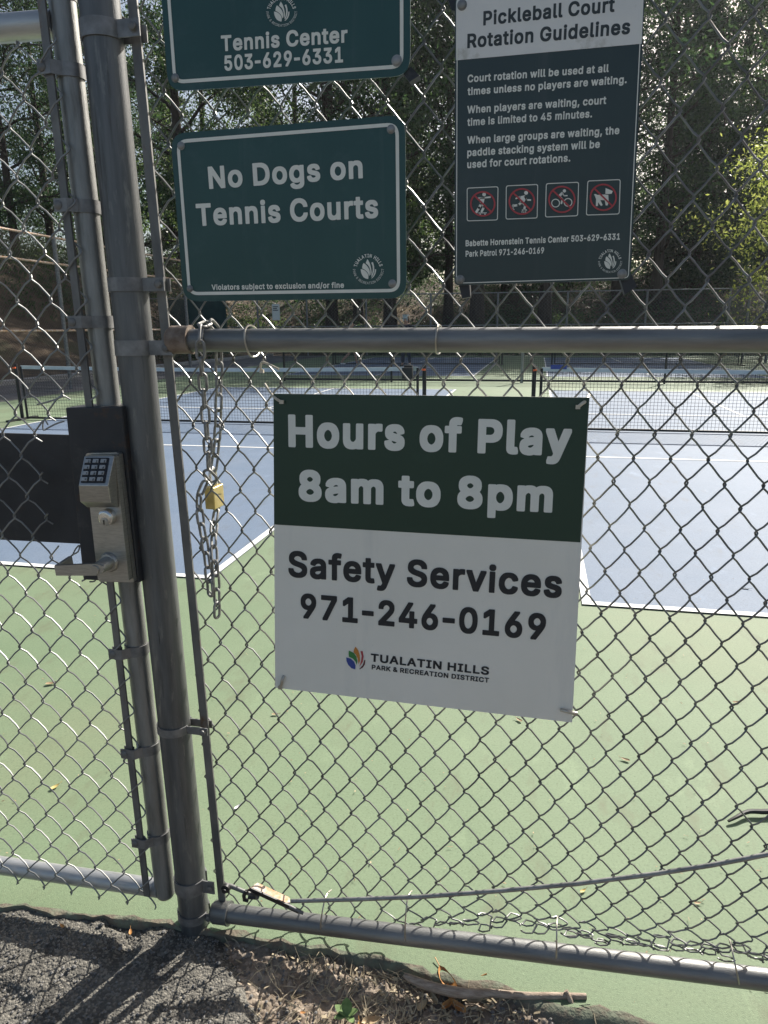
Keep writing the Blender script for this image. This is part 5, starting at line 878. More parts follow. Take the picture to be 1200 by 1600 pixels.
    'u': (454, '128,-26 116,-23 92,-12 74,1 59,16 44,40 33,70 28,100 26,136 26,382 27,394 29,400 38,405 44,406 110,406 128,405 134,404 138,400 141,388 141,154 143,130 150,112 164,94 176,85 188,80 206,78 224,84 242,95 259,118 267,142 269,160 269,388 272,400 278,404 284,406 374,405 381,400 384,388 384,-2 382,-20 374,-26 368,-27 290,-27 278,-25 273,-20 272,-16 266,-13 253,-20 218,-30 170,-32 146,-30'),
    'v': (433, '140,-22 -9,363 -10,387 -8,399 -4,403 2,405 38,406 98,405 104,404 109,399 194,162 280,399 284,403 296,406 380,406 392,403 396,399 397,393 397,363 250,-21 242,-26 230,-27 152,-27 146,-26'),
    'w': (611, '116,-23 112,-15 -3,363 -3,393 -2,399 2,403 14,406 92,406 104,405 110,401 114,393 170,191 225,393 230,402 242,406 326,406 332,405 341,399 398,193 455,399 464,405 470,406 554,406 566,403 570,399 571,393 571,363 455,-15 452,-22 446,-26 440,-27 362,-27 350,-25 344,-21 284,190 223,-21 218,-25 206,-27 128,-27'),
    'x': (422, '0,-24 -5,-15 -6,-9 -6,9 -3,21 116,195 6,357 3,363 2,381 3,393 6,401 12,405 24,406 108,406 120,404 125,399 186,302 192,298 210,329 257,399 264,405 276,406 360,406 372,404 377,399 379,387 379,369 375,357 265,195 265,189 382,21 384,15 385,-3 384,-15 382,-21 378,-25 366,-27 270,-26 263,-21 192,89 186,88 171,63 115,-21 108,-26 12,-27'),
    'y': (433, '38,-167 26,-163 23,-160 21,-154 20,-142 21,-124 38,-64 44,-60 50,-59 68,-59 92,-61 99,-58 110,-48 119,-34 130,-4 123,20 -9,362 -10,386 -8,398 -4,403 2,405 38,406 98,405 104,404 109,398 194,162 278,393 284,403 296,406 338,406 380,406 392,403 396,398 398,392 397,362 230,-76 212,-112 200,-129 187,-142 160,-160 144,-166 122,-170 98,-172 56,-170'),
}
# heaviest cut for the hours sign
HEAVY = {
    ' ': (217, ''),
    '-': (463, '88,152 82,156 78,162 76,174 76,192 77,264 82,276 88,280 106,282 346,282 364,279 369,276 373,270 375,252 375,174 373,162 369,156 364,153 352,150 340,150 106,150'),
    '0': (511, '166,-40 130,-27 99,-9 70,20 49,51 33,87 20,135 12,189 10,249 12,315 20,375 34,423 50,459 71,489 102,519 132,537 172,549 214,554 232,554 286,548 322,537 352,518 378,495 403,459 421,417 433,375 441,321 443,255 441,189 433,135 420,87 404,51 379,15 352,-10 322,-28 280,-42 220,-45|218,93 226,90 232,91 244,96 256,105 273,123 284,141 294,171 300,195 305,255 301,309 294,339 286,363 272,387 256,404 244,414 226,420 208,413 196,403 182,387 168,363 159,339 153,315 148,255 153,195 159,171 168,147 180,123 191,111 208,97'),
    '1': (511, '50,-36 44,-32 40,-26 38,-14 38,70 41,82 44,87 50,91 62,93 170,93 172,94 174,100 174,358 170,364 110,322 74,320 62,322 56,325 50,334 48,346 48,436 51,454 56,461 170,544 182,547 194,547 284,547 302,545 310,538 313,532 314,520 314,94 404,93 416,91 422,88 426,82 429,70 429,-8 427,-26 423,-32 416,-36 404,-38 68,-38'),
    '2': (511, '38,-36 32,-32 28,-26 26,-14 26,58 27,70 30,76 248,312 260,328 275,352 281,370 280,376 275,388 265,400 248,412 224,421 200,412 188,403 180,394 170,376 166,364 164,340 162,334 156,328 146,325 134,324 56,324 38,327 31,334 28,346 30,406 39,442 50,467 68,492 92,515 118,532 140,542 170,550 218,554 272,552 308,542 333,532 356,518 379,496 396,472 408,448 416,418 419,388 418,340 414,316 407,292 398,272 372,232 302,152 253,100 254,98 260,95 404,95 416,92 422,88 425,82 427,70 427,-8 425,-26 421,-32 416,-35 398,-38 56,-38'),
    '4': (511, '254,-35 248,-29 245,-20 244,64 242,66 26,67 14,69 8,73 3,82 2,94 3,178 8,190 213,538 218,543 230,547 332,546 338,544 344,540 348,532 349,502 347,484 274,358 278,356 362,355 372,352 378,346 381,328 381,208 383,202 386,201 434,200 444,196 448,190 451,172 451,88 447,76 440,70 428,67 386,67 381,64 381,-14 379,-26 374,-33 362,-37 350,-38 272,-38|182,202 243,202 244,298 242,305'),
    '6': (511, '164,-39 140,-32 116,-21 90,-3 66,21 50,45 37,75 28,117 26,177 29,207 35,237 45,267 80,333 104,371 217,537 223,543 230,546 242,547 344,546 351,543 356,538 359,531 360,501 358,483 271,357 269,351 314,343 344,330 368,313 386,295 405,267 416,240 423,213 427,171 425,111 417,75 403,45 386,21 368,1 338,-21 314,-32 278,-42 242,-45 182,-43|211,93 224,88 230,89 248,96 260,104 272,117 278,127 288,153 288,159 285,171 272,197 263,207 254,214 230,225 224,226 206,219 189,207 179,195 172,183 164,159 168,141 181,117 194,104'),
    '7': (511, '66,-33 61,-26 59,-14 59,16 62,28 255,412 252,414 54,414 42,415 33,418 27,424 24,442 24,520 25,532 28,538 36,545 54,547 396,547 408,547 420,543 425,538 429,526 429,442 427,424 198,-31 192,-35 186,-37 174,-38 84,-38 72,-36'),
    '8': (511, '158,-39 140,-36 110,-25 80,-8 60,9 38,36 27,57 17,87 14,123 14,147 16,177 20,195 31,225 51,255 63,267 64,273 45,303 36,333 32,375 36,429 43,453 55,477 73,501 95,519 122,535 146,544 176,551 212,554 272,552 302,545 337,531 357,519 378,501 392,483 406,459 416,429 420,375 416,333 407,303 388,273 389,267 398,259 417,231 431,201 436,177 439,147 439,123 435,87 426,57 412,33 398,15 370,-9 344,-24 314,-35 272,-43 212,-45 176,-43|201,93 224,88 242,90 260,97 281,111 294,129 296,141 288,159 279,171 254,188 242,193 224,196 212,194 194,186 173,171 164,160 158,148 156,141 156,135 162,123 171,111 188,99|211,333 224,329 230,330 248,336 267,351 275,363 280,375 278,382 272,393 260,406 248,414 230,420 218,419 194,408 181,393 173,375 177,363 188,347 199,339'),
    '9': (511, '104,-36 98,-32 93,-20 92,16 95,28 182,154 176,159 134,168 104,183 85,196 67,214 47,244 36,268 29,298 26,340 28,400 37,436 51,466 68,490 92,513 116,529 140,541 176,550 218,554 242,554 278,550 308,543 338,529 367,508 384,490 400,466 416,433 425,394 427,334 423,298 419,274 410,248 394,214 374,178 347,136 232,-32 224,-36 212,-38 122,-38|214,286 224,283 236,285 248,290 260,298 271,310 279,322 286,340 288,352 280,376 271,394 260,404 249,412 230,420 224,421 212,416 200,410 188,400 182,393 172,376 164,352 168,334 174,322 182,310 194,298'),
    'H': (575, '34,-36 28,-32 24,-26 22,-8 22,514 22,526 26,538 33,544 40,546 64,547 142,547 154,543 159,538 162,532 163,520 163,334 166,327 352,327 354,334 354,520 355,532 358,538 364,544 376,547 466,547 485,544 490,540 494,532 495,514 495,-8 494,-20 490,-31 484,-35 472,-38 382,-38 364,-35 358,-29 355,-20 354,-8 354,190 352,193 172,194 166,194 163,190 163,-8 160,-27 154,-34 142,-38 52,-38'),
    'P': (502, '34,-36 28,-32 24,-26 22,-8 22,514 22,526 26,538 34,545 46,547 256,546 292,544 304,541 328,535 363,520 389,502 407,484 424,460 436,430 444,400 447,352 444,298 437,268 424,236 409,214 387,190 359,172 328,159 286,150 244,148 166,148 163,142 163,-14 161,-26 157,-32 148,-37 136,-38 52,-38|166,280 238,281 256,285 268,290 280,298 291,310 298,322 305,346 299,370 289,388 280,397 268,404 256,409 238,413 166,414 164,412 163,286'),
    'S': (504, '156,-42 132,-37 102,-27 73,-11 48,9 30,31 16,55 4,91 0,121 0,145 1,157 6,169 18,174 30,175 114,175 132,172 140,163 144,142 150,128 156,119 166,109 180,100 192,95 204,91 222,88 240,90 258,95 276,105 294,121 305,139 294,153 270,169 222,185 162,202 120,217 84,234 54,257 34,283 19,319 14,361 14,385 18,421 29,457 42,479 59,499 84,518 114,534 138,543 156,547 180,552 210,554 240,554 276,552 312,545 342,534 371,517 393,499 413,475 426,452 435,421 439,391 439,367 438,355 432,345 426,342 414,340 330,340 312,342 303,349 296,373 288,388 276,400 252,414 222,420 198,414 180,405 170,397 162,387 157,379 157,373 174,356 192,345 234,330 336,300 390,271 403,259 419,241 431,223 438,205 444,182 446,133 443,91 432,57 420,35 404,13 378,-9 348,-25 318,-36 276,-45 216,-47 174,-45'),
    'a': (447, '100,-41 88,-38 64,-29 46,-18 31,-5 16,13 4,34 -5,61 -8,91 -8,121 -5,151 2,175 10,192 22,207 34,218 66,235 64,241 16,255 9,259 5,265 3,277 3,307 6,319 22,349 31,361 46,377 65,391 87,403 112,412 154,420 220,422 262,416 298,404 328,385 345,367 356,349 364,331 372,301 375,259 375,-5 375,-17 371,-29 364,-35 346,-38 262,-38 244,-33 202,-45 172,-47 142,-47|165,85 172,84 184,87 202,95 220,110 228,121 234,133 232,135 196,131 160,123 148,118 137,109 135,103 148,91|144,259 148,256 214,264 226,266 231,271 226,277 214,286 196,292 184,289 166,282 152,271'),
    'c': (454, '146,-40 116,-32 92,-20 62,2 41,26 20,60 8,92 -1,128 -2,140 -4,194 -2,242 8,284 22,320 41,350 57,368 86,393 116,408 152,418 194,422 242,421 266,418 284,413 320,398 338,387 361,368 375,350 391,320 399,296 400,260 396,248 392,244 386,241 326,225 284,225 271,230 255,260 236,281 224,286 212,289 206,290 194,287 176,277 164,266 152,248 143,230 138,212 134,188 137,164 143,146 151,128 164,110 176,99 188,92 206,85 218,88 242,101 256,116 270,146 278,153 290,155 320,155 386,139 395,134 399,128 400,122 400,80 386,44 365,14 338,-11 320,-23 284,-38 266,-42 242,-45 194,-46'),
    'e': (462, '152,-41 122,-34 92,-20 62,1 40,26 20,60 8,92 -2,134 -4,182 -2,236 7,284 21,320 40,350 56,368 77,386 86,393 110,406 120,410 152,418 188,422 242,421 271,416 290,410 314,400 332,388 350,374 366,356 380,336 393,308 402,278 407,242 409,206 409,158 408,146 404,138 386,128 398,122 401,116 403,98 402,68 392,43 382,26 368,8 348,-10 308,-32 284,-40 254,-45 200,-46|207,86 212,85 224,87 242,96 254,106 269,128 266,131 260,131 152,131 148,128 157,116 168,104 182,94|156,260 252,260 243,272 230,282 218,288 206,291 188,286 176,279 164,270'),
    'f': (311, '52,-34 45,-26 43,-14 43,286 40,289 -14,290 -21,292 -28,298 -32,310 -32,322 -32,388 -29,406 -25,412 -14,416 42,418 46,472 52,496 61,514 76,532 88,542 106,553 130,562 148,566 178,568 202,568 238,565 268,557 274,554 280,544 281,508 279,496 262,441 256,434 244,430 214,430 196,434 189,430 184,424 182,418 244,417 256,414 262,408 266,394 266,322 265,304 262,298 256,292 238,289 184,289 180,286 180,-8 178,-26 172,-33 166,-36 154,-38 70,-38 58,-37'),
    'i': (224, '27,-36 21,-32 17,-26 15,-14 15,382 15,394 18,406 28,418 15,431 6,448 3,472 5,514 9,525 21,543 33,552 45,558 57,561 75,562 117,560 135,552 146,544 153,535 161,520 164,496 164,472 161,448 153,431 140,418 149,406 152,388 151,-20 146,-32 135,-37 45,-38'),
    'l': (247, '87,-36 63,-27 41,-10 27,10 18,38 17,50 15,80 15,524 18,536 21,541 27,545 39,547 129,547 141,544 149,536 152,518 153,98 159,92 189,91 202,86 207,75 219,20 218,-16 214,-28 207,-33 183,-38 153,-40 123,-40'),
    'm': (668, '27,-36 21,-32 17,-26 15,-8 15,388 16,400 18,406 22,412 33,416 51,417 123,417 147,412 165,419 183,422 207,424 237,424 267,420 291,412 302,406 321,391 351,409 375,418 399,422 453,424 477,421 501,417 525,407 545,394 563,376 574,358 585,334 592,304 595,268 595,-8 593,-26 589,-32 585,-35 573,-38 483,-38 471,-36 464,-32 460,-26 458,-8 458,238 457,250 452,268 442,280 429,287 417,291 404,286 387,272 380,262 374,244 373,-8 372,-20 369,-29 363,-35 345,-38 261,-38 249,-36 243,-33 238,-26 236,-14 235,256 230,268 225,275 213,285 201,290 188,286 171,274 159,257 153,238 152,-8 150,-26 146,-32 141,-35 129,-38 45,-38'),
    'o': (473, '146,-40 116,-32 92,-20 62,2 41,26 20,60 8,92 -1,128 -2,140 -4,194 -2,242 8,284 22,320 41,350 57,368 86,393 116,408 152,418 200,422 260,418 296,409 326,395 356,372 375,350 392,322 407,284 417,242 419,188 417,134 407,92 393,56 375,26 354,2 326,-19 296,-33 260,-42 200,-46 158,-43|203,86 206,85 218,88 236,97 251,110 261,122 270,140 276,158 281,188 277,212 272,230 264,248 254,263 242,274 228,284 206,291 188,284 178,278 164,266 160,260 152,248 143,230 138,212 134,188 140,155 145,140 155,122 164,110 176,99 188,92'),
    'p': (482, '27,-179 21,-175 17,-169 15,-151 15,383 15,395 18,407 27,415 39,417 129,417 141,413 147,409 165,416 189,421 225,422 279,418 315,409 342,395 369,372 387,351 404,323 417,287 425,245 428,197 427,161 425,131 418,95 405,57 387,26 363,-1 340,-19 315,-32 279,-42 237,-46 189,-45 153,-35 152,-157 150,-169 146,-175 141,-178 129,-181 117,-181 45,-181|211,89 219,86 237,92 249,100 263,113 271,125 280,143 286,161 289,185 286,215 281,233 273,251 261,267 249,278 237,286 219,291 207,287 195,281 177,266 162,239 156,221 152,197 152,179 155,161 160,143 169,125 178,113 189,101'),
    'r': (317, '27,-36 21,-32 17,-26 15,-8 15,388 18,406 21,411 27,415 39,417 123,417 147,413 171,420 207,423 261,421 272,418 279,409 281,394 281,310 279,298 276,292 268,286 261,284 231,284 207,287 189,281 177,273 166,262 159,252 153,238 152,226 152,-8 150,-26 146,-32 141,-35 129,-38 45,-38'),
    's': (423, '118,-41 82,-31 64,-22 46,-10 28,8 16,25 5,50 -1,74 -2,86 -1,116 4,126 16,131 70,143 88,146 64,157 40,176 23,200 14,224 9,260 9,290 13,320 21,344 34,365 48,380 64,393 88,405 112,414 148,421 190,422 226,421 256,416 280,408 298,398 322,380 333,368 345,350 354,332 360,314 362,278 360,266 358,260 349,254 298,242 283,236 310,224 320,218 340,200 354,182 365,152 369,122 369,92 364,56 358,37 346,18 333,2 310,-17 286,-30 256,-39 226,-44 196,-46 142,-45|173,86 184,84 202,89 214,96 222,104 213,110 190,118 136,131 132,128 136,116 148,99 158,92|218,254 226,252 230,254 228,260 222,272 214,281 200,290 190,293 178,292 162,284 156,278 161,272 166,269'),
    't': (285, '112,-37 88,-29 64,-14 46,7 40,17 31,42 27,78 27,282 25,288 22,289 -8,289 -20,291 -26,295 -31,306 -32,384 -31,402 -26,411 -20,415 -8,417 22,417 27,420 28,492 34,504 46,508 136,509 154,506 161,498 164,486 164,420 166,418 172,417 226,416 232,414 238,408 242,396 242,312 238,298 232,292 220,289 165,288 164,108 166,96 172,90 190,92 220,92 227,90 235,84 238,78 251,18 251,-12 249,-24 245,-30 238,-34 208,-41 154,-42'),
    'u': (468, '123,-37 111,-34 87,-24 63,-7 46,11 39,23 33,34 23,59 18,89 15,131 15,389 18,407 24,413 33,416 57,417 129,417 141,414 149,407 152,389 152,161 153,137 160,119 171,105 183,96 201,90 219,96 235,107 248,125 257,149 258,389 261,407 267,413 273,416 285,417 369,417 381,415 386,413 392,407 394,401 395,383 395,-7 393,-25 390,-31 381,-36 375,-38 291,-38 273,-36 261,-30 231,-40 195,-43 165,-43 141,-41'),
    'v': (447, '135,-35 127,-26 -18,352 -21,364 -21,382 -21,394 -18,406 -15,411 -9,415 3,417 99,417 115,412 119,406 195,199 267,400 273,411 285,416 297,417 381,417 399,414 406,406 409,394 409,364 406,352 261,-27 255,-34 243,-38 153,-38'),
    'y': (447, '33,-178 21,-175 15,-171 11,-165 9,-153 10,-117 27,-57 33,-51 39,-49 63,-48 87,-49 93,-46 99,-41 109,-27 118,-3 -18,351 -21,363 -21,393 -19,405 -15,411 -3,416 15,417 99,417 111,414 116,411 120,405 195,200 269,405 273,411 285,416 297,417 381,417 399,414 405,408 408,399 409,363 406,351 241,-81 231,-105 220,-123 207,-141 189,-157 166,-171 147,-178 123,-182 93,-183 51,-181'),
}
_gl = {}
def glyph_mesh(s, bold):
    bold = .04 if bold > .029 else .02 if bold > .015 else 0.0
    if (s, bold) in _gl: return _gl[(s, bold)]
    cu = bpy.data.curves.new('lettering', 'CURVE')
    cu.dimensions = '2D'; cu.fill_mode = 'BOTH'
    x = 0.0
    for ch in s:
        if ch == '-': x -= .07
        adv, loops = (HEAVY if bold > .03 else BOLD if bold > .015 else GLYPHS)[ch]
        for lp_ in (loops.split('|') if loops else []):
            pts = [tuple(float(q) / 1000 for q in p.split(',')) for p in lp_.split(' ')]
            sp_ = cu.splines.new('POLY'); sp_.points.add(len(pts) - 1); sp_.use_cyclic_u = True
            for q, p in zip(sp_.points, pts): q.co = (p[0] + x, p[1], 0, 1)
        x += adv / 1000 - (.06 if ch == '-' else 0)
    ob = bpy.data.objects.new('lettering', cu); COL.objects.link(ob)
    dg_ = bpy.context.evaluated_depsgraph_get(); dg_.update()
    me = bpy.data.meshes.new_from_object(ob.evaluated_get(dg_))
    v = np.array([vv.co[:] for vv in me.vertices]).reshape(-1, 3); f = [tuple(q.vertices) for q in me.polygons]
    bpy.data.objects.remove(ob); bpy.data.curves.remove(cu); bpy.data.meshes.remove(me)
    _gl[(s, bold)] = (v, f)
    return v, f
_cap = {}
def cap_h(bold):
    if bold not in _cap: v, _ = glyph_mesh('H', bold); _cap[bold] = (v[:, 1].min(), v[:, 1].max())
    return _cap[bold]
def text_on(mb, pl_, s, A, B, cap_px, bold=.02, off=.0009, track=0):
    """letters of s on plane pl_: baseline from pixel A to pixel B, capital height in photo pixels"""
    v, f = glyph_mesh(s, bold)
    lo, hi = cap_h(bold)
    x = (v[:, 0] - v[:, 0].min()) / (v[:, 0].max() - v[:, 0].min())
    a, b = pl_(*A, off), pl_(*B, off)
    u = b - a
    up = np.cross(u, pl_.n); up = up / np.linalg.norm(up)
    if up[2] < 0: up = -up
    ch = np.linalg.norm(pl_(A[0], A[1] - cap_px, off) - a)
    y = (v[:, 1] - lo) / (hi - lo) * ch
    return mb.add(a + x[:, None] * u + y[:, None] * up, f)
def circle_text(mb, pl_, s, cx, cy, r, cap, a_start, a_end, bold, inward=False, off=.0009):
    """text round a circle in photo pixels; angles in degrees, counter-clockwise from the right"""
    ws = []
    for ch in s:
        if ch == ' ': ws.append((.32, None, None)); continue
        v, f = glyph_mesh(ch, bold)
        w = v[:, 0].max() - v[:, 0].min(); v = v.copy(); v[:, 0] -= v[:, 0].min()
        ws.append((w + .09, v, f))
    tot = sum(w for w, _, _ in ws); pos = 0
    lo, hi = cap_h(bold); k = cap / (hi - lo)
    C0 = pl_(cx, cy, off); ex = pl_(cx + 1, cy, off) - C0; ey = pl_(cx, cy - 1, off) - C0
    for w, v, f in ws:
        am = a_start + (a_end - a_start) * (pos + w / 2) / tot; pos += w
        if v is None: continue
        t = radians(am); rad = np.array([cos(t), sin(t)])
        up = -rad if inward else rad
        rt = np.array([up[1], -up[0]])
        hs_ = abs(radians(a_end - a_start)) * r / tot
        q = rad * r + np.outer((v[:, 0] - (w - .09) / 2) * hs_, rt) + np.outer((v[:, 1] - lo) * k, up)
        mb.add(C0 + np.outer(q[:, 0], ex) + np.outer(q[:, 1], ey), f)
def shape(mb, pl_, pts, off=.0009):
    q = np.array([pl_(x, y, off) for x, y in pts])
    return mb.poly(q, -pl_.n * .0004)
def stroke(mb, pl_, pts, w, off=.0009, cap=True):
    """flat line of width w (photo pixels) through pts, each joint rounded"""
    for (x0, y0), (x1, y1) in zip(pts[:-1], pts[1:]):
        d = np.array([x1 - x0, y1 - y0]); L = np.hypot(*d); d = d / (L + 1e-9); n_ = np.array([-d[1], d[0]]) * w / 2
        pg = []
        for cx, cy, a0 in ((x1, y1, math.atan2(n_[1], n_[0])), (x0, y0, math.atan2(-n_[1], -n_[0]))):
            for j in range(7):
                t = a0 - pi * j / 6
                pg.append((cx + cos(t) * w / 2, cy + sin(t) * w / 2))
        shape(mb, pl_, pg, off)
    return mb
def disc(mb, pl_, x, y, r, off=.0009, n=20):
    return shape(mb, pl_, [(x + r * cos(2 * pi * k / n), y - r * sin(2 * pi * k / n)) for k in range(n)], off)
def ring_px(mb, pl_, x, y, r, w, off=.0009, n=40):
    o = [pl_(x + (r + w / 2) * cos(2 * pi * k / n), y - (r + w / 2) * sin(2 * pi * k / n), off) for k in range(n)]
    i_ = [pl_(x + (r - w / 2) * cos(2 * pi * k / n), y - (r - w / 2) * sin(2 * pi * k / n), off) for k in range(n)]
    return mb.ring(o, i_, -pl_.n * .0004)

KEYT = '123456789*0#'
kt = MB()
for k in range(12):
    r_, c_ = divmod(k, 3)
    x = 318 + c_ * 163 - r_ * 26 + 2 * r_; y = 240 + r_ * 126
    q = rounded([kz(x + 8, y), kz(x + 122, y), kz(x + 108, y + 76), kz(x - 8, y + 76)], .0007, 3)
    keys.poly(q + KP.n * .0030, -KP.n * .0024)
    text_on(kt, KP, KEYT[k], (110 + (x + 44) / 13.333, 700 + (y + 62) / 13.333), (110 + (x + 72) / 13.333, 700 + (y + 62) / 13.333), 3.4, .02, .0033)
keys.build('keypad_key', 'key', lock, True, 30)
kt.build('key_numeral', 'ink', lock, False)
cc = P(158.5, 813, YE - .02)
ax = np.array([.0, -1.0, 0])
MB().lathe(cc + np.array([.006, .0215, .004]), ax, [(0, .0175), (.012, .0172), (.0175, .0165), (.020, .0135), (.0205, .012)], 32).build('lock_cylinder', 'chrome', lock)
kp_c = cc + np.array([.0058, .0005, -.003])
MB().lathe(kp_c, ax, [(0, .0085), (.0012, .0082), (.0014, .007)], 24).build('keyway_plug', 'satin', lock)
MB().box(kp_c + np.array([-.0012, -.0022, -.0055]), kp_c + np.array([.0012, -.0014, .003])).cyl(kp_c + np.array([0, -.0022, .0025]), kp_c + np.array([0, -.0014, .0025]), .0018, 12).build('keyway', 'black', lock)
rc = P(171, 878, YE)
lv = MB().lathe(rc, ax, [(0, .0215), (.003, .0215), (.006, .0195), (.008, .0185), (.0085, .0150), (.030, .0135), (.046, .0125), (.055, .0095)], 32).build('lever_handle', 'satin', lock)
YL = YE - .052
la = [P(84.5, 884, YL), P(150, 881, YL), P(160, 884, YL), P(163, 893, YL), P(152, 899.5, YL), P(88, 899.5, YL)]
arm = rounded(la, [.002, .008, .006, .006, .006, .003], 4)
lo_ = MB().poly(arm, (0, .0075, 0))
ret = [P(84.5, 884, YL), P(84.5, 884, YL) + np.array([.010, .036, .010]), P(86.5, 899, YL) + np.array([.012, .036, .004]), P(87.5, 899.5, YL)]
lo_.hexa(ret, [q + np.array([.006, .002, 0]) for q in ret])
lo_.build('lever_arm', 'satin', lock, True, 30)

# ================================================================== SIGNS
def sign_panel(parent, corners, rad, thick, mat, name='panel'):
    pts = rounded(corners, rad, 7)
    pln = Plane(np.array(corners[0]), np.array(corners[1]), np.array(corners[3]))
    MB().poly(pts, -pln.n * thick).build(name, mat, parent, True, 30)
    return pln
def inset(corners, d):
    c = np.asarray(corners, float)
    u = (c[1] - c[0]) / np.linalg.norm(c[1] - c[0]); w = (c[3] - c[0]) / np.linalg.norm(c[3] - c[0])
    return [c[0] + u * d + w * d, c[1] - u * d + w * d, c[2] - u * d - w * d, c[3] + u * d - w * d]
def border(parent, corners, pln, d, w, rad, mat, off=.0007):
    o = rounded(inset(corners, d), max(rad - d, .004), 7); i_ = rounded(inset(corners, d + w), max(rad - d - w, .003), 7)
    MB().ring(o + pln.n * off, i_ + pln.n * off, -pln.n * .0005).build('border', mat, parent, True, 30)
def sign_bolt(parent, pln, px, py, r=.0075, mat='galv'):
    r *= .85
    MB().lathe(pln(px, py, .0006), pln.n, [(0, r * 1.25), (.0010, r * 1.25), (.0012, r), (.0030, r * .95), (.0042, r * .6), (.0045, r * .2)], 20).build('bolt', mat, parent)
def mount(parent, pts, Yp, depth=.022):
    q = [P(x, y, Yp) for x, y in pts]
    MB().hexa(q, [p + np.array([0, depth, 0]) for p in q]).build('mounting_strap', 'plate', parent, False)
PET = [[(285, 490), (305, 489), (330, 496), (360, 511), (388, 535), (410, 562), (425, 592), (431, 630), (428, 672), (405, 673), (370, 660), (340, 640), (312, 600), (293, 550)],
       [(340, 372), (368, 392), (398, 420), (425, 455), (445, 492), (457, 535), (458, 575), (450, 612), (440, 611), (428, 575), (408, 540), (375, 508), (345, 488), (313, 474), (315, 440), (325, 400)],
       [(412, 300), (435, 335), (455, 375), (472, 430), (484, 490), (491, 550), (482, 600), (471, 602), (468, 555), (466, 510), (450, 455), (425, 415), (380, 375), (395, 335)],
       [(485, 370), (500, 358), (515, 356), (528, 395), (538, 440), (541, 495), (533, 545), (515, 595), (498, 626), (481, 631), (495, 590), (508, 545), (513, 490), (508, 430)],
       [(555, 490), (575, 490), (573, 530), (562, 575), (540, 617), (515, 645), (490, 663), (484, 656), (508, 628), (530, 592), (545, 550)]]
def round_logo(parent, pln, cx, cy, R_, mat):
    lg = MB(); k = R_ / 300.0
    for p in PET: shape(lg, pln, [(cx + (x - 428) * k, cy + (y - 482) * k) for x, y in p])
    circle_text(lg, pln, 'TUALATIN HILLS', cx, cy, 212 * k, 66 * k, 172, 10, .02)
    circle_text(lg, pln, 'PARK & RECREATION DISTRICT', cx, cy, 292 * k, 46 * k, 181, 361, .012, inward=True)
    lg.build('logo', mat, parent, False)
def letters(parent, pln, lines, mat, bold=.02):
    for s, A, B, cp in lines:
        mb = MB(); text_on(mb, pln, s, A, B, cp, bold); mb.build('lettering', mat, parent, False)

YS = FY - .032
# 1 top left: tennis center
bl, br = P(263, 143, YS), P(641, 118, YS)
up = np.array([0, 0, .3048])
cs = [bl + up, br + up, br, bl]
sg = thing('metal_sign', 'green metal sign reading Tennis Center 503-629-6331, topmost by the round post', 'sign', cs[3])
pn = sign_panel(sg, cs, .030, .0025, 'sign_green')
border(sg, cs, pn, .0115, .0058, .032, 'sign_white')
letters(sg, pn, [('Tennis Center', (346, 80.5), (543, 66.5), 25), ('503-629-6331', (351, 110.8), (536, 97.5), 24)], 'sign_white', .027)
round_logo(sg, pn, 440, 17.5, 25, 'sign_white')
sign_bolt(sg, pn, 274, 122, .007); sign_bolt(sg, pn, 620, 95, .0085)
mount(sg, [(628, 112), (642, 104), (655, 118), (640, 128)], YS + .006)
# 2 no dogs
cs = [P(266, 209, YS), P(633, 179, YS), P(635, 466, YS), P(287, 471, YS)]
sg = thing('metal_sign', 'green metal sign reading No Dogs on Tennis Courts, above the mid rail', 'sign', cs[3])
pn = sign_panel(sg, cs, .030, .0025, 'sign_green')
border(sg, cs, pn, .0110, .0058, .032, 'sign_white')
letters(sg, pn, [('No Dogs on', (327, 295.5), (567, 278.5), 35), ('Tennis Courts', (308, 353.5), (591, 340.5), 35)], 'sign_white', .027)
letters(sg, pn, [('Violators subject to exclusion and/or fine', (331, 453.2), (537.5, 449.8), 8.6)], 'sign_white', .02)
round_logo(sg, pn, 575.4, 420, 25, 'sign_white')
for x, y in ((283, 228), (611, 202), (613, 443)): sign_bolt(sg, pn, x, y, .0068)
sign_bolt(sg, pn, 297, 451, .006, 'band')
# 3 pickleball rotation guidelines
bl, br = P(710, 446, YS), P(985, 437.5, YS)
tl, tr = P(711, -10, YS), P(1006.5, 0, YS)
zt_ = bl[2] + .4445
cs = [np.array([tl[0], YS, zt_]), np.array([tr[0], YS, zt_]), br, bl]
sg = thing('metal_sign', 'tall slate and white metal sign with Pickleball Court Rotation Guidelines', 'sign', bl)
pn = sign_panel(sg, cs, .009, .0025, 'sign_slate')
hd = [cs[0] + np.array([.002, 0, -.002]), cs[1] + np.array([-.002, 0, -.002]), pn(1001.5, 68.5), pn(711.6, 94.5)]
hd[3][0] = cs[3][0] + .0015 + (cs[0][0] - cs[3][0]) * .75; hd[2][0] = cs[2][0] - .0018 + (cs[1][0] - cs[2][0]) * .75
MB().poly(rounded(np.array(hd) + pn.n * .0006, [.008, .008, .0004, .0004]), -pn.n * .0005).build('header', 'sign_head', sg, False)
border(sg, cs, pn, .0030, .0014, .010, 'sign_white', .0009)
letters(sg, pn, [('Pickleball Court', (755, 40), (960, 18.5), 22.5), ('Rotation Guidelines', (730, 75.5), (984, 53), 22.5)], 'slate_ink', .027)
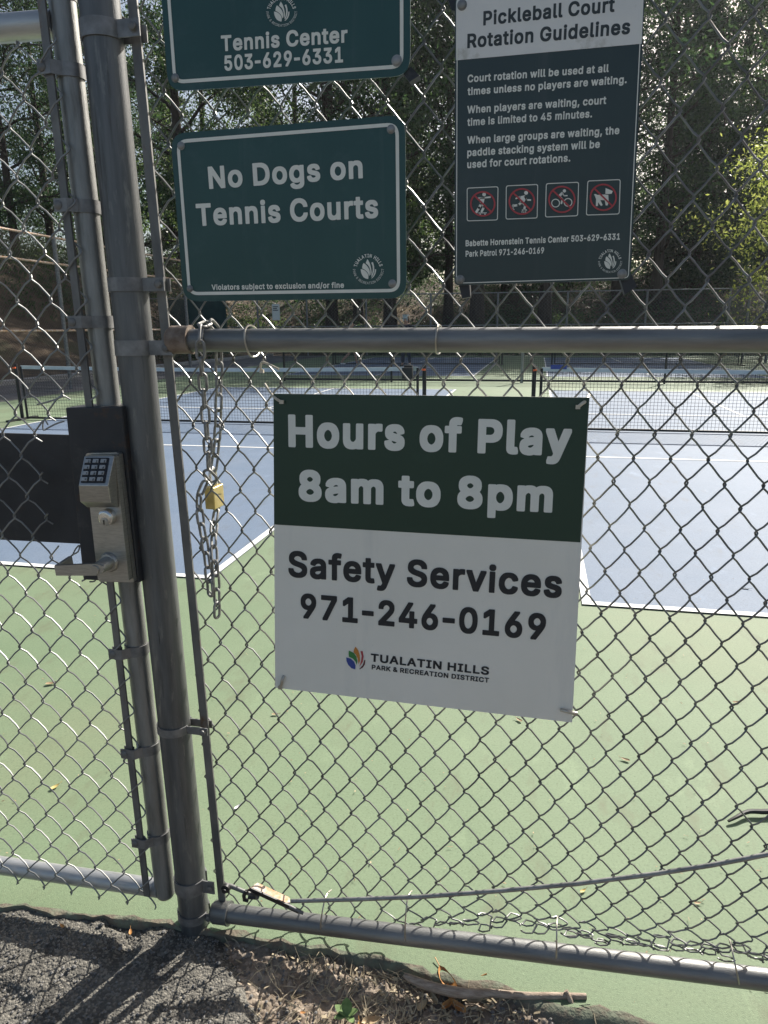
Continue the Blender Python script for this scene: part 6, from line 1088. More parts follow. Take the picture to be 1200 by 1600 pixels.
letters(sg, pn, [('Court rotation will be used at all', (730.5, 129), (951, 112.5), 12), ('times unless no players are waiting.', (730.5, 149), (979, 130), 12),
                 ('When players are waiting, court', (730, 177.5), (947, 162.5), 12), ('time is limited to 45 minutes.', (730, 197), (925, 183.5), 12),
                 ('When large groups are waiting, the', (730, 225), (967.5, 209.5), 12), ('paddle stacking system will be', (730, 244.5), (937, 231), 12),
                 ('used for court rotations.', (730, 263), (891, 252.5), 12)], 'sign_white', .022)
letters(sg, pn, [('Babette Horenstein Tennis Center 503-629-6331', (727.5, 385), (968.5, 374.5), 9.6), ('Park Patrol 971-246-0169', (727.5, 401.5), (850, 396), 9.6)], 'sign_white', .022)
round_logo(sg, pn, 953.3, 407.7, 19.5, 'sign_white')
for x, y in ((722, 8), (719, 437), (972, 428)): sign_bolt(sg, pn, x, y, .0075)
mount(sg, [(968, 432), (985, 425), (996, 448), (976, 460)], YS + .006)
mount(sg, [(700, 0), (712, -6), (716, 18), (706, 16)], YS + .006)
mount(sg, [(716, 440), (733, 438), (735, 464), (722, 466)], YS + .006)
Zp = lambda x, y: (720 + x / 4.286, 270 + y / 4.286)
def Zs(l): return [Zp(x, y) for x, y in l]
SQ = [[(40, 100), (252, 90), (248, 318), (40, 325)], [(302, 85), (518, 75), (514, 305), (300, 313)], [(570, 70), (792, 60), (785, 290), (564, 299)], [(848, 52), (1071, 42), (1063, 278), (838, 286)]]
CE = [(147, 208, 80), (409, 192, 84), (677, 178, 86), (954, 164, 86)]
for k in range(4):
    o = rounded([pn(*Zp(x, y), .0009) for x, y in SQ[k]], .004); q = np.array([pn(*Zp(x, y), .0009) for x, y in SQ[k]])
    i_ = rounded(inset(q, .0013), .003)
    pic = MB().ring(o, i_, -pn.n * .0004).build('pictogram', 'sign_white', sg, False)
    fg = MB(); S = lambda l, w: stroke(fg, pn, Zs(l), w / 4.286, .0009)
    if k == 0:
        disc(fg, pn, *Zp(156, 145), 12 / 4.286)
        S([(118, 170), (150, 168), (196, 163)], 11); shape(fg, pn, Zs([(128, 168), (162, 164), (152, 205), (128, 214)]))
        S([(136, 208), (122, 234), (100, 270)], 16); S([(142, 205), (156, 228), (140, 258)], 15); S([(120, 269), (172, 268)], 5)
        disc(fg, pn, *Zp(130, 278), 5 / 4.286); disc(fg, pn, *Zp(162, 277), 5 / 4.286)
    elif k == 1:
        disc(fg, pn, *Zp(437, 134), 13 / 4.286)
        shape(fg, pn, Zs([(392, 158), (430, 150), (440, 170), (418, 205), (398, 200)])); S([(430, 160), (440, 182), (466, 182)], 11); S([(396, 160), (370, 172)], 10)
        S([(406, 200), (384, 216), (356, 220)], 15); S([(412, 198), (432, 218), (424, 246)], 15); S([(350, 212), (352, 240)], 6); S([(412, 250), (440, 249)], 8)
        for q_ in ((346, 222), (350, 236), (355, 246), (410, 262), (422, 263), (434, 262)): disc(fg, pn, *Zp(*q_), 4 / 4.286)
    elif k == 2:
        ring_px(fg, pn, *Zp(635, 203), 26 / 4.286, 6 / 4.286); ring_px(fg, pn, *Zp(718, 198), 26 / 4.286, 6 / 4.286)
        disc(fg, pn, *Zp(694, 121), 11 / 4.286); S([(678, 136), (660, 156)], 16); S([(682, 136), (690, 154), (712, 153)], 8); S([(662, 160), (680, 174), (674, 204)], 12)
    else:
        shape(fg, pn, Zs([(892, 143), (905, 142), (912, 148), (965, 145), (988, 148), (990, 190), (984, 218), (970, 218), (964, 184), (934, 182), (950, 216), (940, 222), (930, 212), (920, 196), (918, 222), (904, 223), (906, 176), (900, 160)]))
        shape(fg, pn, Zs([(970, 102), (1018, 122), (1010, 140), (985, 142), (968, 140)]))
    fg.build('pictogram_figure', 'sign_white', pic, False)
    rd = MB(); cx, cy, r_ = CE[k]; X_, Y_ = Zp(cx, cy)
    ring_px(rd, pn, X_, Y_, r_ / 4.286, 11 / 4.286, .0016)
    q_ = r_ * .70 / 4.286
    stroke(rd, pn, [(X_ - q_, Y_ - q_), (X_ + q_, Y_ + q_ * .96)], 11 / 4.286, .0019)
    rd.build('prohibition_ring', 'red', pic, False)
# 4 hours of play
cs = [P(427, 615, FY - .012), P(921, 621, FY - .012), P(894, 1129, FY - .052), P(430, 1074.5, FY - .052)]
sg = thing('plastic_sign', 'large green and white plastic sign with Hours of Play, tied to the lower mesh', 'sign', cs[3])
pn = Plane(cs[0], cs[1], cs[3])
cs[2] = pn(894, 1129)
MB().poly(cs, -pn.n * .004).build('panel', 'hours_white', sg, False)
gr = [pn(427.2, 615.2, .0006), pn(920.7, 621.2, .0006), pn(906.8, 847.5, .0006), pn(428.2, 819.5, .0006)]
MB().poly(gr, -pn.n * .0005).build('header', 'hours_green', sg, False)
letters(sg, pn, [('Hours of Play', (450.8, 698.5), (891.4, 713.0), 51), ('8am to 8pm', (466.8, 782.8), (862.6, 801.2), 49)], 'sign_white', .040)
letters(sg, pn, [('Safety Services', (450.6, 901.2), (877, 935), 41), ('971-246-0169', (469.8, 965.8), (851.4, 1001), 39)], 'ink', .028)
letters(sg, pn, [('TUALATIN HILLS', (579, 1033.6), (763.8, 1055), 12.6)], 'ink', .018)
letters(sg, pn, [('PARK & RECREATION DISTRICT', (580.7, 1045.8), (763.8, 1067), 7.4)], 'ink', .02)
Zq = lambda l: [(520 + x / 4.286, 990 + y / 4.286) for x, y in l]
for mt_, pp in (('blue_ink', [(90, 160), (120, 168), (142, 188), (152, 215), (150, 240), (125, 232), (103, 210), (92, 185)]),
                ('green_ink', [(108, 114), (140, 130), (158, 155), (164, 185), (161, 210), (152, 188), (135, 168), (107, 155), (106, 130)]),
                ('orange_ink', [(152, 88), (170, 112), (180, 145), (182, 180), (173, 206), (166, 165), (155, 142), (138, 124), (142, 105)]),
                ('red', [(185, 118), (200, 118), (206, 155), (200, 190), (178, 222), (190, 180), (193, 150)]),
                ('maroon_ink', [(211, 178), (218, 178), (214, 208), (200, 228), (180, 240), (178, 236), (200, 212)])):
    lm = MB(); shape(lm, pn, Zq(pp)); lm.build('logo_petal', mt_, sg, False)
# ties at the four corners of that sign
def tie(label, pts, r=.0026, mat='tie', grp='nylon ties on the hours sign and mesh'):
    q = smooth_path([P(x, y, Yd) for x, y, Yd in pts], 4)
    t = thing('cable_tie', label, 'cable tie', q[0], grp)
    MB().tube(q, r, 8).build('strap', mat, t)
    d = q[-1] - q[-2]; d /= np.linalg.norm(d)
    MB().box(q[-1] - np.array([.0040, .003, .0035]), q[-1] + np.array([.0040, .003, .0035])).build('tie_head', mat, t, False)
    return t
tie('clear tie through the top left corner of the hours sign', [(414, 600, FY + .03), (420, 610, FY + .01), (430, 622, FY - .016), (440, 628, FY - .019)])
tie('tan tie through the top right corner of the hours sign', [(920, 618, FY + .025), (916, 626, FY - .006), (909, 631, FY - .018), (903, 636, FY - .019)], .0032)
tie('silvery tie at the bottom left corner of the hours sign', [(444, 1056, FY - .050), (441, 1062, FY - .056), (440, 1068, FY - .056), (438, 1074, FY - .054)], .0032, 'alu_wire')
tie('shiny tie at the bottom right corner of the hours sign', [(876, 1109, FY - .054), (884, 1111, FY - .059), (891, 1113, FY - .058), (899, 1115, FY - .052)], .0034, 'alu_wire')
tie('broken white tie end curling off the mesh below the mid rail', [(436, 577, FY - .01), (412, 566, FY + .0), (407, 571, FY + .004), (409, 580, FY + .01)], .0022)

# ================================================================== CHAIN AND PADLOCK
def link_mb(mb, c, t, nrm, L=.0425, W=.0215, r=.0030, n=8):
    t = t / np.linalg.norm(t); nrm = nrm - t * (nrm @ t); nrm /= np.linalg.norm(nrm); s_ = np.cross(t, nrm)
    hl, hw = L / 2 - W / 2, W / 2 - r
    pts = []
    for j in range(7): a = -pi / 2 + pi * j / 6; pts.append(c + t * (hl + hw * cos(a)) + s_ * (hw * sin(a)))
    for j in range(7): a = pi / 2 + pi * j / 6; pts.append(c + t * (-hl + hw * cos(a)) + s_ * (hw * sin(a)))
    return mb.tube(pts, r, n, closed=True)
def chain_along(mb, path, pitch=.0325, start=0, tilt=.2, base=(0, -1, 0)):
    path = smooth_path(path, 10)
    seg = np.linalg.norm(np.diff(path, axis=0), axis=1); s_ = np.concatenate([[0], np.cumsum(seg)])
    k = start; d = pitch / 2
    while d < s_[-1]:
        c = np.array([np.interp(d, s_, path[:, i]) for i in range(3)])
        c2 = np.array([np.interp(min(d + .008, s_[-1]), s_, path[:, i]) for i in range(3)]); c1 = np.array([np.interp(max(d - .008, 0), s_, path[:, i]) for i in range(3)])
        t = c2 - c1; t /= np.linalg.norm(t)
        nrm = np.array(base, float); nrm = nrm - t * (nrm @ t); nrm /= np.linalg.norm(nrm); b_ = np.cross(t, nrm)
        a = tilt + (pi / 2 if k % 2 else 0) + random.uniform(-.12, .12)
        link_mb(mb, c, t, nrm * cos(a) + b_ * sin(a))
        d += pitch; k += 1
zr_ = R0[2]
xa = P(314, 531, FY)[0]
chain = thing('steel_chain', 'grey steel chain looped over the mid rail beside the tension bar', 'chain', (xa, FY, zr_))
cm = MB()
chain_along(cm, [P(338, 742, FY + .010), P(328, 742, FY - .004), P(325, 700, FY - .010), P(321, 650, FY - .016), P(317, 600, FY - .022), P(314, 560, FY - .034), P(313, 535, FY - .036), P(315, 513, FY - .020), P(322, 506, FY + .002),
               P(334, 509, FY + .026), P(341, 525, FY + .046), P(342, 555, FY + .050), P(342, 600, FY + .048), P(341, 650, FY + .046), P(338, 700, FY + .044), P(333, 738, FY + .040)], tilt=.25)
chain_along(cm, [P(321, 752, FY - .002), P(311, 780, FY - .004), P(314, 815, FY - .002), P(320, 850, FY), P(324, 880, FY), P(327, 905, FY), P(329, 930, FY)], start=1, tilt=.5)
chain_along(cm, [P(340, 752, FY + .098), P(338, 795, FY + .090), P(334, 830, FY + .05), P(335, 870, FY + .008), P(338, 910, FY + .006), P(339, 940, FY + .004), P(339, 968, FY + .004)], start=0, tilt=.4)
cm.build('chain_links', 'chain', chain)
pc = P(335, 775.5, FY + .062)
lockp = thing('padlock', 'small brass padlock joining two strands of the grey chain', 'padlock', pc)
ang = radians(-93)                                  # printed face to the right, narrow side to the viewer
ux, uy, uz = np.array([cos(ang), sin(ang), 0]), np.array([-sin(ang), cos(ang), 0]), np.array([0, 0, 1.0])
hw, hd_, hh = .0225, .0118, .0245
# wide side towards the lower left, printed face to the right
C_ = pc
def LP(a, b_, c_): return C_ + ux * a + uy * b_ + uz * c_
body = MB().add([LP(sx * hw, sy * hd_, sz * hh) for sx in (-1, 1) for sy in (-1, 1) for sz in (-1, 1)], [(0, 1, 3, 2), (4, 6, 7, 5), (0, 4, 5, 1), (2, 3, 7, 6), (0, 2, 6, 4), (1, 5, 7, 3)]).build('body', 'brass', lockp, False)
bv = body.modifiers.new('bevel', 'BEVEL'); bv.width = .0025; bv.segments = 3
sh = [LP(-.0125, 0, hh - .004), LP(-.0125, 0, hh + .026)] + [LP(-.0125 * cos(pi * j / 8), 0, hh + .026 + .0125 * sin(pi * j / 8)) for j in range(1, 8)] + [LP(.0125, 0, hh + .026), LP(.0125, 0, hh - .004)]
MB().tube(sh, .0034, 12).build('shackle', 'chrome', lockp)
plk = Plane(LP(-hw, hd_ + .0003, 0), LP(hw, hd_ + .0003, 0), LP(0, hd_ + .0003, hh))
tm = MB(); text_on(tm, plk, 'Yorden', (336.5, 774), (346, 773), 2.6, .02, .0004); tm.build('lettering', 'ink', lockp, False)

# ================================================================== COURT NETS
def net(x0, x1, y, label, far=False):
    t = thing('pickleball_net', label, 'net', ((x0 + x1) / 2, y, 0), 'portable nets on the courts')
    H = .90
    for sx, x in ((-1, x0), (1, x1)):
        pz_ = MB().cyl((x, y, 0), (x, y, H + .02), .030, 14)
        pz_.box((x - .04, y - .35, 0), (x + .04, y + .35, .03))
        po = pz_.build('post', 'black', t)
        MB().cyl((x - sx * .10, y, .03), (x - sx * .10, y, H - .02), .020, 12).build('side_pole', 'black', t)
        MB().cyl((x - .035 * sx, y - .05, H - .04), (x + .02 * sx, y - .05, H - .045), .013, 10).build('tension_knob', 'orange', t)
    xi0, xi1 = x0 + .10, x1 - .10
    top = lambda x: .835 + .03 * (2 * (x - xi0) / (xi1 - xi0) - 1) ** 2
    nv, nh = int((xi1 - xi0) / .048), 17
    mb = MB(); r = .0021
    for k in range(1, nv):
        x = xi0 + (xi1 - xi0) * k / nv
        mb.tube([(x, y, .05), (x, y, top(x))], r, 4, cap=False)
    xs = np.linspace(xi0, xi1, 13)
    for k in range(1, nh):
        mb.tube([(x, y, .05 + (top(x) - .05) * k / nh) for x in xs], r, 4, cap=False)
    mb.build('net_mesh', 'net', t)
    hb = MB()
    v = []
    for x in xs:
        v += [(x, y - .008, top(x) - .025), (x, y - .008, top(x) + .03), (x, y + .008, top(x) + .03), (x, y + .008, top(x) - .025)]
    f = [(4 * i + k, 4 * i + (k + 1) % 4, 4 * (i + 1) + (k + 1) % 4, 4 * (i + 1) + k) for i in range(12) for k in range(4)]
    hb.add(v, f).build('headband', 'band_white', t, False)
    MB().box((xi0, y - .018, .022), (xi1, y + .018, .052)).build('base_bar', 'black', t, False)
    return t
YN = 10.40
net_left = net(-8.42, -1.60, YN, 'court net ending beside the padlock chain, nearest on the left court')
net_right = net(-.03, 6.75, YN, 'court net with a navy patch on its band, nearest on the right court')
q = P(873, 573.5, YN - .012)
MB().box(q - np.array([.11, .002, .03]), q + np.array([.11, .002, .03])).build('headband_patch', 'blue_ink', net_right, False)
bxp = P(637, 582, YN - .10)
bg_ = thing('ball_holder', 'small black box hanging on the headband of the left net', 'holder', bxp)
MB().box(bxp - np.array([.075, .05, .085]), bxp + np.array([.075, .05, .07])).box(bxp + np.array([-.06, .03, .07]), bxp + np.array([.06, .105, .10])).build('box_body', 'black', bg_, False)
MB().box(bxp + np.array([-.02, .09, -.0]), bxp + np.array([.02, .12, .12])).build('hook', 'band', bg_, False)
n3 = copy_tree(net_left); n3.location = (-4.75, 28.5, 0); n3['label'] = 'far court net under the tree shade, on the left court'
n4 = copy_tree(net_right); n4.location = (3.95, 28.7, 0); n4['label'] = 'far court net in the sunlight, on the right court'

# divider fence between the two rows of courts
dv = thing('divider_fence', 'low black net fence with a black bottom bar between the court rows', 'fence', (0, 19.3, 0))
xs0, xs1, yd = -7.0, 9.0, 19.4
for k, x in enumerate((xs0, -3.9, -.38, 3.2, 6.2, xs1)):
    MB().cyl((x, yd, 0), (x, yd, 1.08), .028 if k != 2 else .04, 12).build('post', 'black' if k != 2 else 'galv', dv)
mb = MB()
for k in range(1, 300):
    x = xs0 + (xs1 - xs0) * k / 300; mb.tube([(x, yd, .07), (x, yd, 1.05)], .0032, 4, cap=False)
for k in range(1, 20): mb.tube([(xs0, yd, .07 + .98 * k / 20), (xs1, yd, .07 + .98 * k / 20)], .0032, 4, cap=False)
mb.build('net_mesh', 'net', dv)
MB().box((xs0, yd - .02, .03), (xs1, yd + .02, .085)).build('base_bar', 'black', dv, False)
MB().cyl((xs0, yd, 1.06), (xs1, yd, 1.06), .018, 10).build('top_bar', 'black', dv)

# perimeter fences far off
def diag_mesh(mb, A, B, z0, z1, s, r):
    """diamond mesh on the vertical plane from A to B (x, y)"""
    A, B = np.array(A, float), np.array(B, float); L = np.linalg.norm(B - A); u = (B - A) / L; H = z1 - z0
    k = -H
    while k < L:
        for sg_ in (1, -1):
            s0, s1 = (k, k + H)
            a, b = max(s0, 0), min(s1, L)
            if b - a < .02: continue
            za, zb_ = (a - s0), (b - s0)
            if sg_ < 0: za, zb_ = H - za, H - zb_
            mb.tube([(*(A + u * a), z0 + za), (*(A + u * b), z0 + zb_)], r, 3, cap=False)
        k += s
    return mb
def far_fence(name, label, A, B, H, posts, rails, mesh_s, wire, railm, postm, pr=.05):
    t = thing(name, label, 'fence', (*A, 0))
    A_, B_ = np.array(A, float), np.array(B, float)
    for f_ in posts:
        p = A_ + (B_ - A_) * f_
        MB().cyl((*p, -.1), (*p, H), pr, 12).build('post', postm, t)
    for z in rails: MB().cyl((*A, z), (*B, z), .028, 10).build('rail', railm, t)
    diag_mesh(MB(), A, B, .05, H - .02, mesh_s, .0032).build('chain_link_mesh', wire, t)
    return t
far_fence('perimeter_fence', 'tall rust coloured chain link side fence along the left bank', (-11.7, 6), (-11.7, 23.0), 3.66, (.0, .2, .41, .61, .82, 1.0), (3.64, 3.03, 1.44), .085, 'brownscreen', 'rust_plate', 'band')
bf = far_fence('perimeter_fence', 'long back fence in front of the dark trees', (-22, 37.2), (8.7, 37.2), 3.1, (0, .12, .235, .325, .43, .54, .65, .76, .88, 1), (3.08, 1.52), .17, 'wire_dark', 'galv', 'band')
far_fence('perimeter_fence', 'tall chain link side fence along the right court', (8.7, 37.2), (8.7, 24), 3.1, (.25, .5, .75, 1), (3.08, 1.52), .17, 'wire_dark', 'galv', 'band')
q0, q1 = P(262, 468, 37.0), P(354, 518, 37.0)
MB().box((q0[0], 37.05, .1), (q1[0], 37.1, 3.0)).build('windscreen_panel', 'windscreen', bf, False)
w0 = P(352, 500, 37.0)
q0, q1 = P(424, 475, 37.0), P(437, 500, 37.0)
ws_ = thing('notice_board', 'small white notice hung on the back fence', 'sign', (q0[0], 37.05, q1[2]))
MB().box((q0[0], 37.06, q1[2]), (q1[0], 37.09, q0[2])).build('panel', 'sign_white', ws_, False)
mbl = MB()
for k in range(3): mbl.box((q0[0] + .06, 37.045, q0[2] - .16 - .09 * k), (q1[0] - .08 - .06 * (k % 2), 37.058, q0[2] - .12 - .09 * k))
mbl.build('print_block', 'slate_ink', ws_, False)
# park bench beside the far right court
# ================================================================== PEOPLE
def skin_body(name, joints, edges, mat, parent, root=0, sub=2):
    me = bpy.data.meshes.new(name)
    me.from_pydata([j[:3] for j in joints], edges, [])
    o = bpy.data.objects.new(name, me); COL.objects.link(o)
    sk = o.modifiers.new('skin', 'SKIN')
    for i, j in enumerate(joints):
        v = me.skin_vertices[0].data[i]; v.radius = (j[3], j[4] if len(j) > 4 else j[3]); v.use_root = (i == root)
    sb = o.modifiers.new('sub', 'SUBSURF'); sb.levels = sub; sb.render_levels = sub
    dgp = bpy.context.evaluated_depsgraph_get(); dgp.update()
    me2 = bpy.data.meshes.new_from_object(o.evaluated_get(dgp))
    me2.name = name
    bpy.data.objects.remove(o)
    me2.polygons.foreach_set('use_smooth', [True] * len(me2.polygons))
    return link(name, me2, mat, parent)
def person(loc, rot, H, label, arms, legs, lean, top, bottom, hairm, capm, shoe, shorts):
    """arms / legs: (elbow, hand) and (knee, foot) offsets per side in body units, x right, y forward"""
    t = thing('person', label, 'person', loc)
    t.rotation_euler = (0, 0, rot)
    k = H / 1.75
    def J(x, y, z, r, r2=None): return (x * k, (y + lean * max(z - .9, 0)) * k, z * k, r * k, (r2 or r) * k)
    js = [J(0, 0, .95, .15, .105), J(0, .01, 1.1, .135, .095), J(0, .02, 1.28, .16, .105), J(0, 0, 1.42, .12, .085), J(0, 0, 1.50, .052), J(0, .015, 1.58, .072, .082), J(0, .012, 1.66, .078, .092), J(0, .005, 1.72, .055, .065)]
    ed = [(0, 1), (1, 2), (2, 3), (3, 4), (4, 5), (5, 6), (6, 7)]
    nose = len(js); js.append(J(0, .115, 1.615, .012)); ed.append((5, nose))
    for s_, (el, ha) in zip((-1, 1), arms):
        a = len(js); js += [J(s_ * .185, 0, 1.40, .055), J(*el, .042), J(*ha, .028)]
        ed += [(3, a), (a, a + 1), (a + 1, a + 2)]
        hx, hy, hz = ha
        ex, ey, ez = el; dv_ = np.array([hx - ex, hy - ey, hz - ez]); dv_ /= np.linalg.norm(dv_)
        pl_ = len(js); js.append(J(hx + dv_[0] * .07, hy + dv_[1] * .07, hz + dv_[2] * .07, .034, .02)); ed.append((a + 2, pl_))
        for f_ in range(4):
            off = (f_ - 1.5) * .019; b_ = len(js)
            L1, L2 = (.035, .075) if f_ in (0, 3) else (.042, .09)
            js += [J(hx + dv_[0] * (.07 + L1), hy + dv_[1] * (.07 + L1) + off, hz + dv_[2] * (.07 + L1), .009), J(hx + dv_[0] * (.07 + L2) - s_ * .012, hy + dv_[1] * (.07 + L2) + off, hz + dv_[2] * (.07 + L2), .008)]
            ed += [(pl_, b_), (b_, b_ + 1)]
        b_ = len(js); js += [J(hx + dv_[0] * .04 - s_ * .01, hy + .045, hz + dv_[2] * .04, .010), J(hx + dv_[0] * .08 - s_ * .015, hy + .06, hz + dv_[2] * .07, .009)]
        ed += [(a + 2, b_), (b_, b_ + 1)]
    lg = []
    for s_, (kn, fo) in zip((-1, 1), legs):
        a = len(js); js += [J(s_ * .095, 0, .86, .088), J(*kn, .060), J(kn[0] * .4 + fo[0] * .6, kn[1] * .4 + fo[1] * .6 - .02, kn[2] * .55 + fo[2] * .45, .056), J(fo[0], fo[1], fo[2] + .08, .038), J(fo[0], fo[1] + .13, fo[2] + .035, .036, .028)]
        ed += [(0, a), (a, a + 1), (a + 1, a + 2), (a + 2, a + 3), (a + 3, a + 4)]; lg.append(a)
    skin_body('body', js, ed, M['skin'], t)
    # face
    for s_ in (-1, 1):
        e = J(s_ * .032, .098, 1.645, 0)
        MB().lathe(np.array(e[:3]) + np.array(loc), (0, 1, 0), [(-.006, .006), (0, .011), (.003, .006)], 8).build('eye', 'ink', t)
    mth = J(0, .098, 1.575, 0)
    MB().box(np.array(mth[:3]) + np.array(loc) - np.array([.024, .004, .004]), np.array(mth[:3]) + np.array(loc) + np.array([.024, .004, .004])).build('mouth', 'maroon_ink', t, False)
    g_ = 1.16
    sj = [J(0, 0, .90, .16 * g_, .115 * g_), J(0, .01, 1.1, .145 * g_, .10 * g_), J(0, .02, 1.28, .165 * g_, .11 * g_), J(0, 0, 1.43, .115 * g_, .085 * g_)]
    se = [(0, 1), (1, 2), (2, 3)]
    for s_, (el, ha) in zip((-1, 1), arms):
        a = len(sj); sj += [J(s_ * .185, 0, 1.40, .066), J(s_ * .185 + (el[0] - s_ * .185) * .75, el[1] * .75, 1.40 + (el[2] - 1.40) * .75, .060)]; se += [(3, a), (a, a + 1)]
    skin_body('shirt', sj, se, M[top], t)
    bj = [J(0, 0, .97, .155, .112)]; be = []
    for s_, a, (kn, fo) in zip((-1, 1), lg, legs):
        c0 = len(bj)
        if shorts: bj += [J(s_ * .095, 0, .84, .108), J(s_ * .095 + (kn[0] - s_ * .095) * .6, kn[1] * .6, .86 + (kn[2] - .86) * .6, .094)]; be += [(0, c0), (c0, c0 + 1)]
        else: bj += [J(s_ * .095, 0, .84, .108), J(*kn, .078), J(fo[0], fo[1], fo[2] + .11, .062)]; be += [(0, c0), (c0, c0 + 1), (c0 + 1, c0 + 2)]
    skin_body('trousers' if not shorts else 'shorts', bj, be, M[bottom], t)
    skin_body('hair', [J(0, -.03, 1.62, .080, .075), J(0, -.02, 1.70, .088, .095), J(0, 0, 1.745, .06, .075), J(0, -.075, 1.56, .05, .04)], [(0, 1), (1, 2), (0, 3)], M[hairm], t)
    if capm:
        skin_body('cap', [J(0, -.01, 1.715, .098, .108), J(0, -.005, 1.765, .082, .09), J(0, .14, 1.70, .07, .010)], [(0, 1), (0, 2)], M[capm], t)
    for (kn, fo) in legs:
        skin_body('shoe', [J(fo[0], fo[1] - .04, fo[2] + .045, .048), J(fo[0], fo[1] + .06, fo[2] + .04, .046, .036), J(fo[0], fo[1] + .17, fo[2] + .03, .040, .027)], [(0, 1), (1, 2)], M[shoe], t)
    return t
pa = P(635, 571, 27.2)
person((pa[0], 27.2, .008), radians(160), 1.84, 'person in a dark shirt, dark trousers and pale cap beyond the left net', [((-.25, .02, 1.14), (-.22, .16, .95)), ((.25, .02, 1.14), (.2, .2, 1.0))],
       [((-.12, .03, .48), (-.14, -.02, 0)), ((.12, .03, .48), (.15, .02, 0))], .0, 'cloth_dark', 'cloth_jeans', 'hair', 'cap', 'black', False)
pb = P(547, 570, 27.6)
person((pb[0], 27.6, .008), radians(-75), 1.66, 'person with dark auburn hair, bare legs and white shoes striding on the far court', [((-.26, .06, 1.15), (-.2, .28, 1.12)), ((.26, -.12, 1.16), (.24, -.02, .95))],
       [((-.11, .22, .52), (-.12, .30, 0)), ((.11, -.04, .48), (.12, -.36, .05))], .10, 'cloth_dark', 'cloth_dark', 'hair', None, 'shoe', True)

# ================================================================== TREES
def leaf_quads(cent, size, rng, droop=0.0):
    """diamond leaves at the given centres"""
    n_ = len(cent)
    d = rng.normal(0, 1, (n_, 3)); d[:, 2] -= droop; d /= np.linalg.norm(d, axis=1)[:, None]
    s_ = np.cross(d, rng.normal(0, 1, (n_, 3))); s_ /= np.linalg.norm(s_, axis=1)[:, None] + 1e-9
    L = size * rng.uniform(.6, 1.35, n_)[:, None]
    W = L * rng.uniform(.30, .5, n_)[:, None]
    v = np.stack([cent - d * L * .5, cent + s_ * W * .5, cent + d * L * .5, cent - s_ * W * .5], 1).reshape(-1, 3)
    f = np.arange(n_ * 4).reshape(-1, 4)
    return v, f
def mesh_np(name, v, f, mat):
    me = bpy.data.meshes.new(name)
    me.vertices.add(len(v)); me.vertices.foreach_set('co', v.astype(np.float32).ravel())
    me.loops.add(f.size); me.loops.foreach_set('vertex_index', f.astype(np.int32).ravel())
    me.polygons.add(len(f)); me.polygons.foreach_set('loop_start', np.arange(0, f.size, f.shape[1], dtype=np.int32))
    me.update(); me.validate()
    me.materials.append(M[mat])
    return me
def limb(mb, a, b, r0, r1, rng, n_=6, wob=.06):
    a, b = np.array(a), np.array(b); L = np.linalg.norm(b - a)
    t = np.linspace(0, 1, n_)[:, None]
    p = a + (b - a) * t; p[1:-1] += rng.normal(0, wob * L, (n_ - 2, 3)) * .4
    p[:, 2] += (np.sin(t[:, 0] * pi) * L * .05)
    mb.tube(p, np.linspace(r0, r1, n_), 7)
    return p
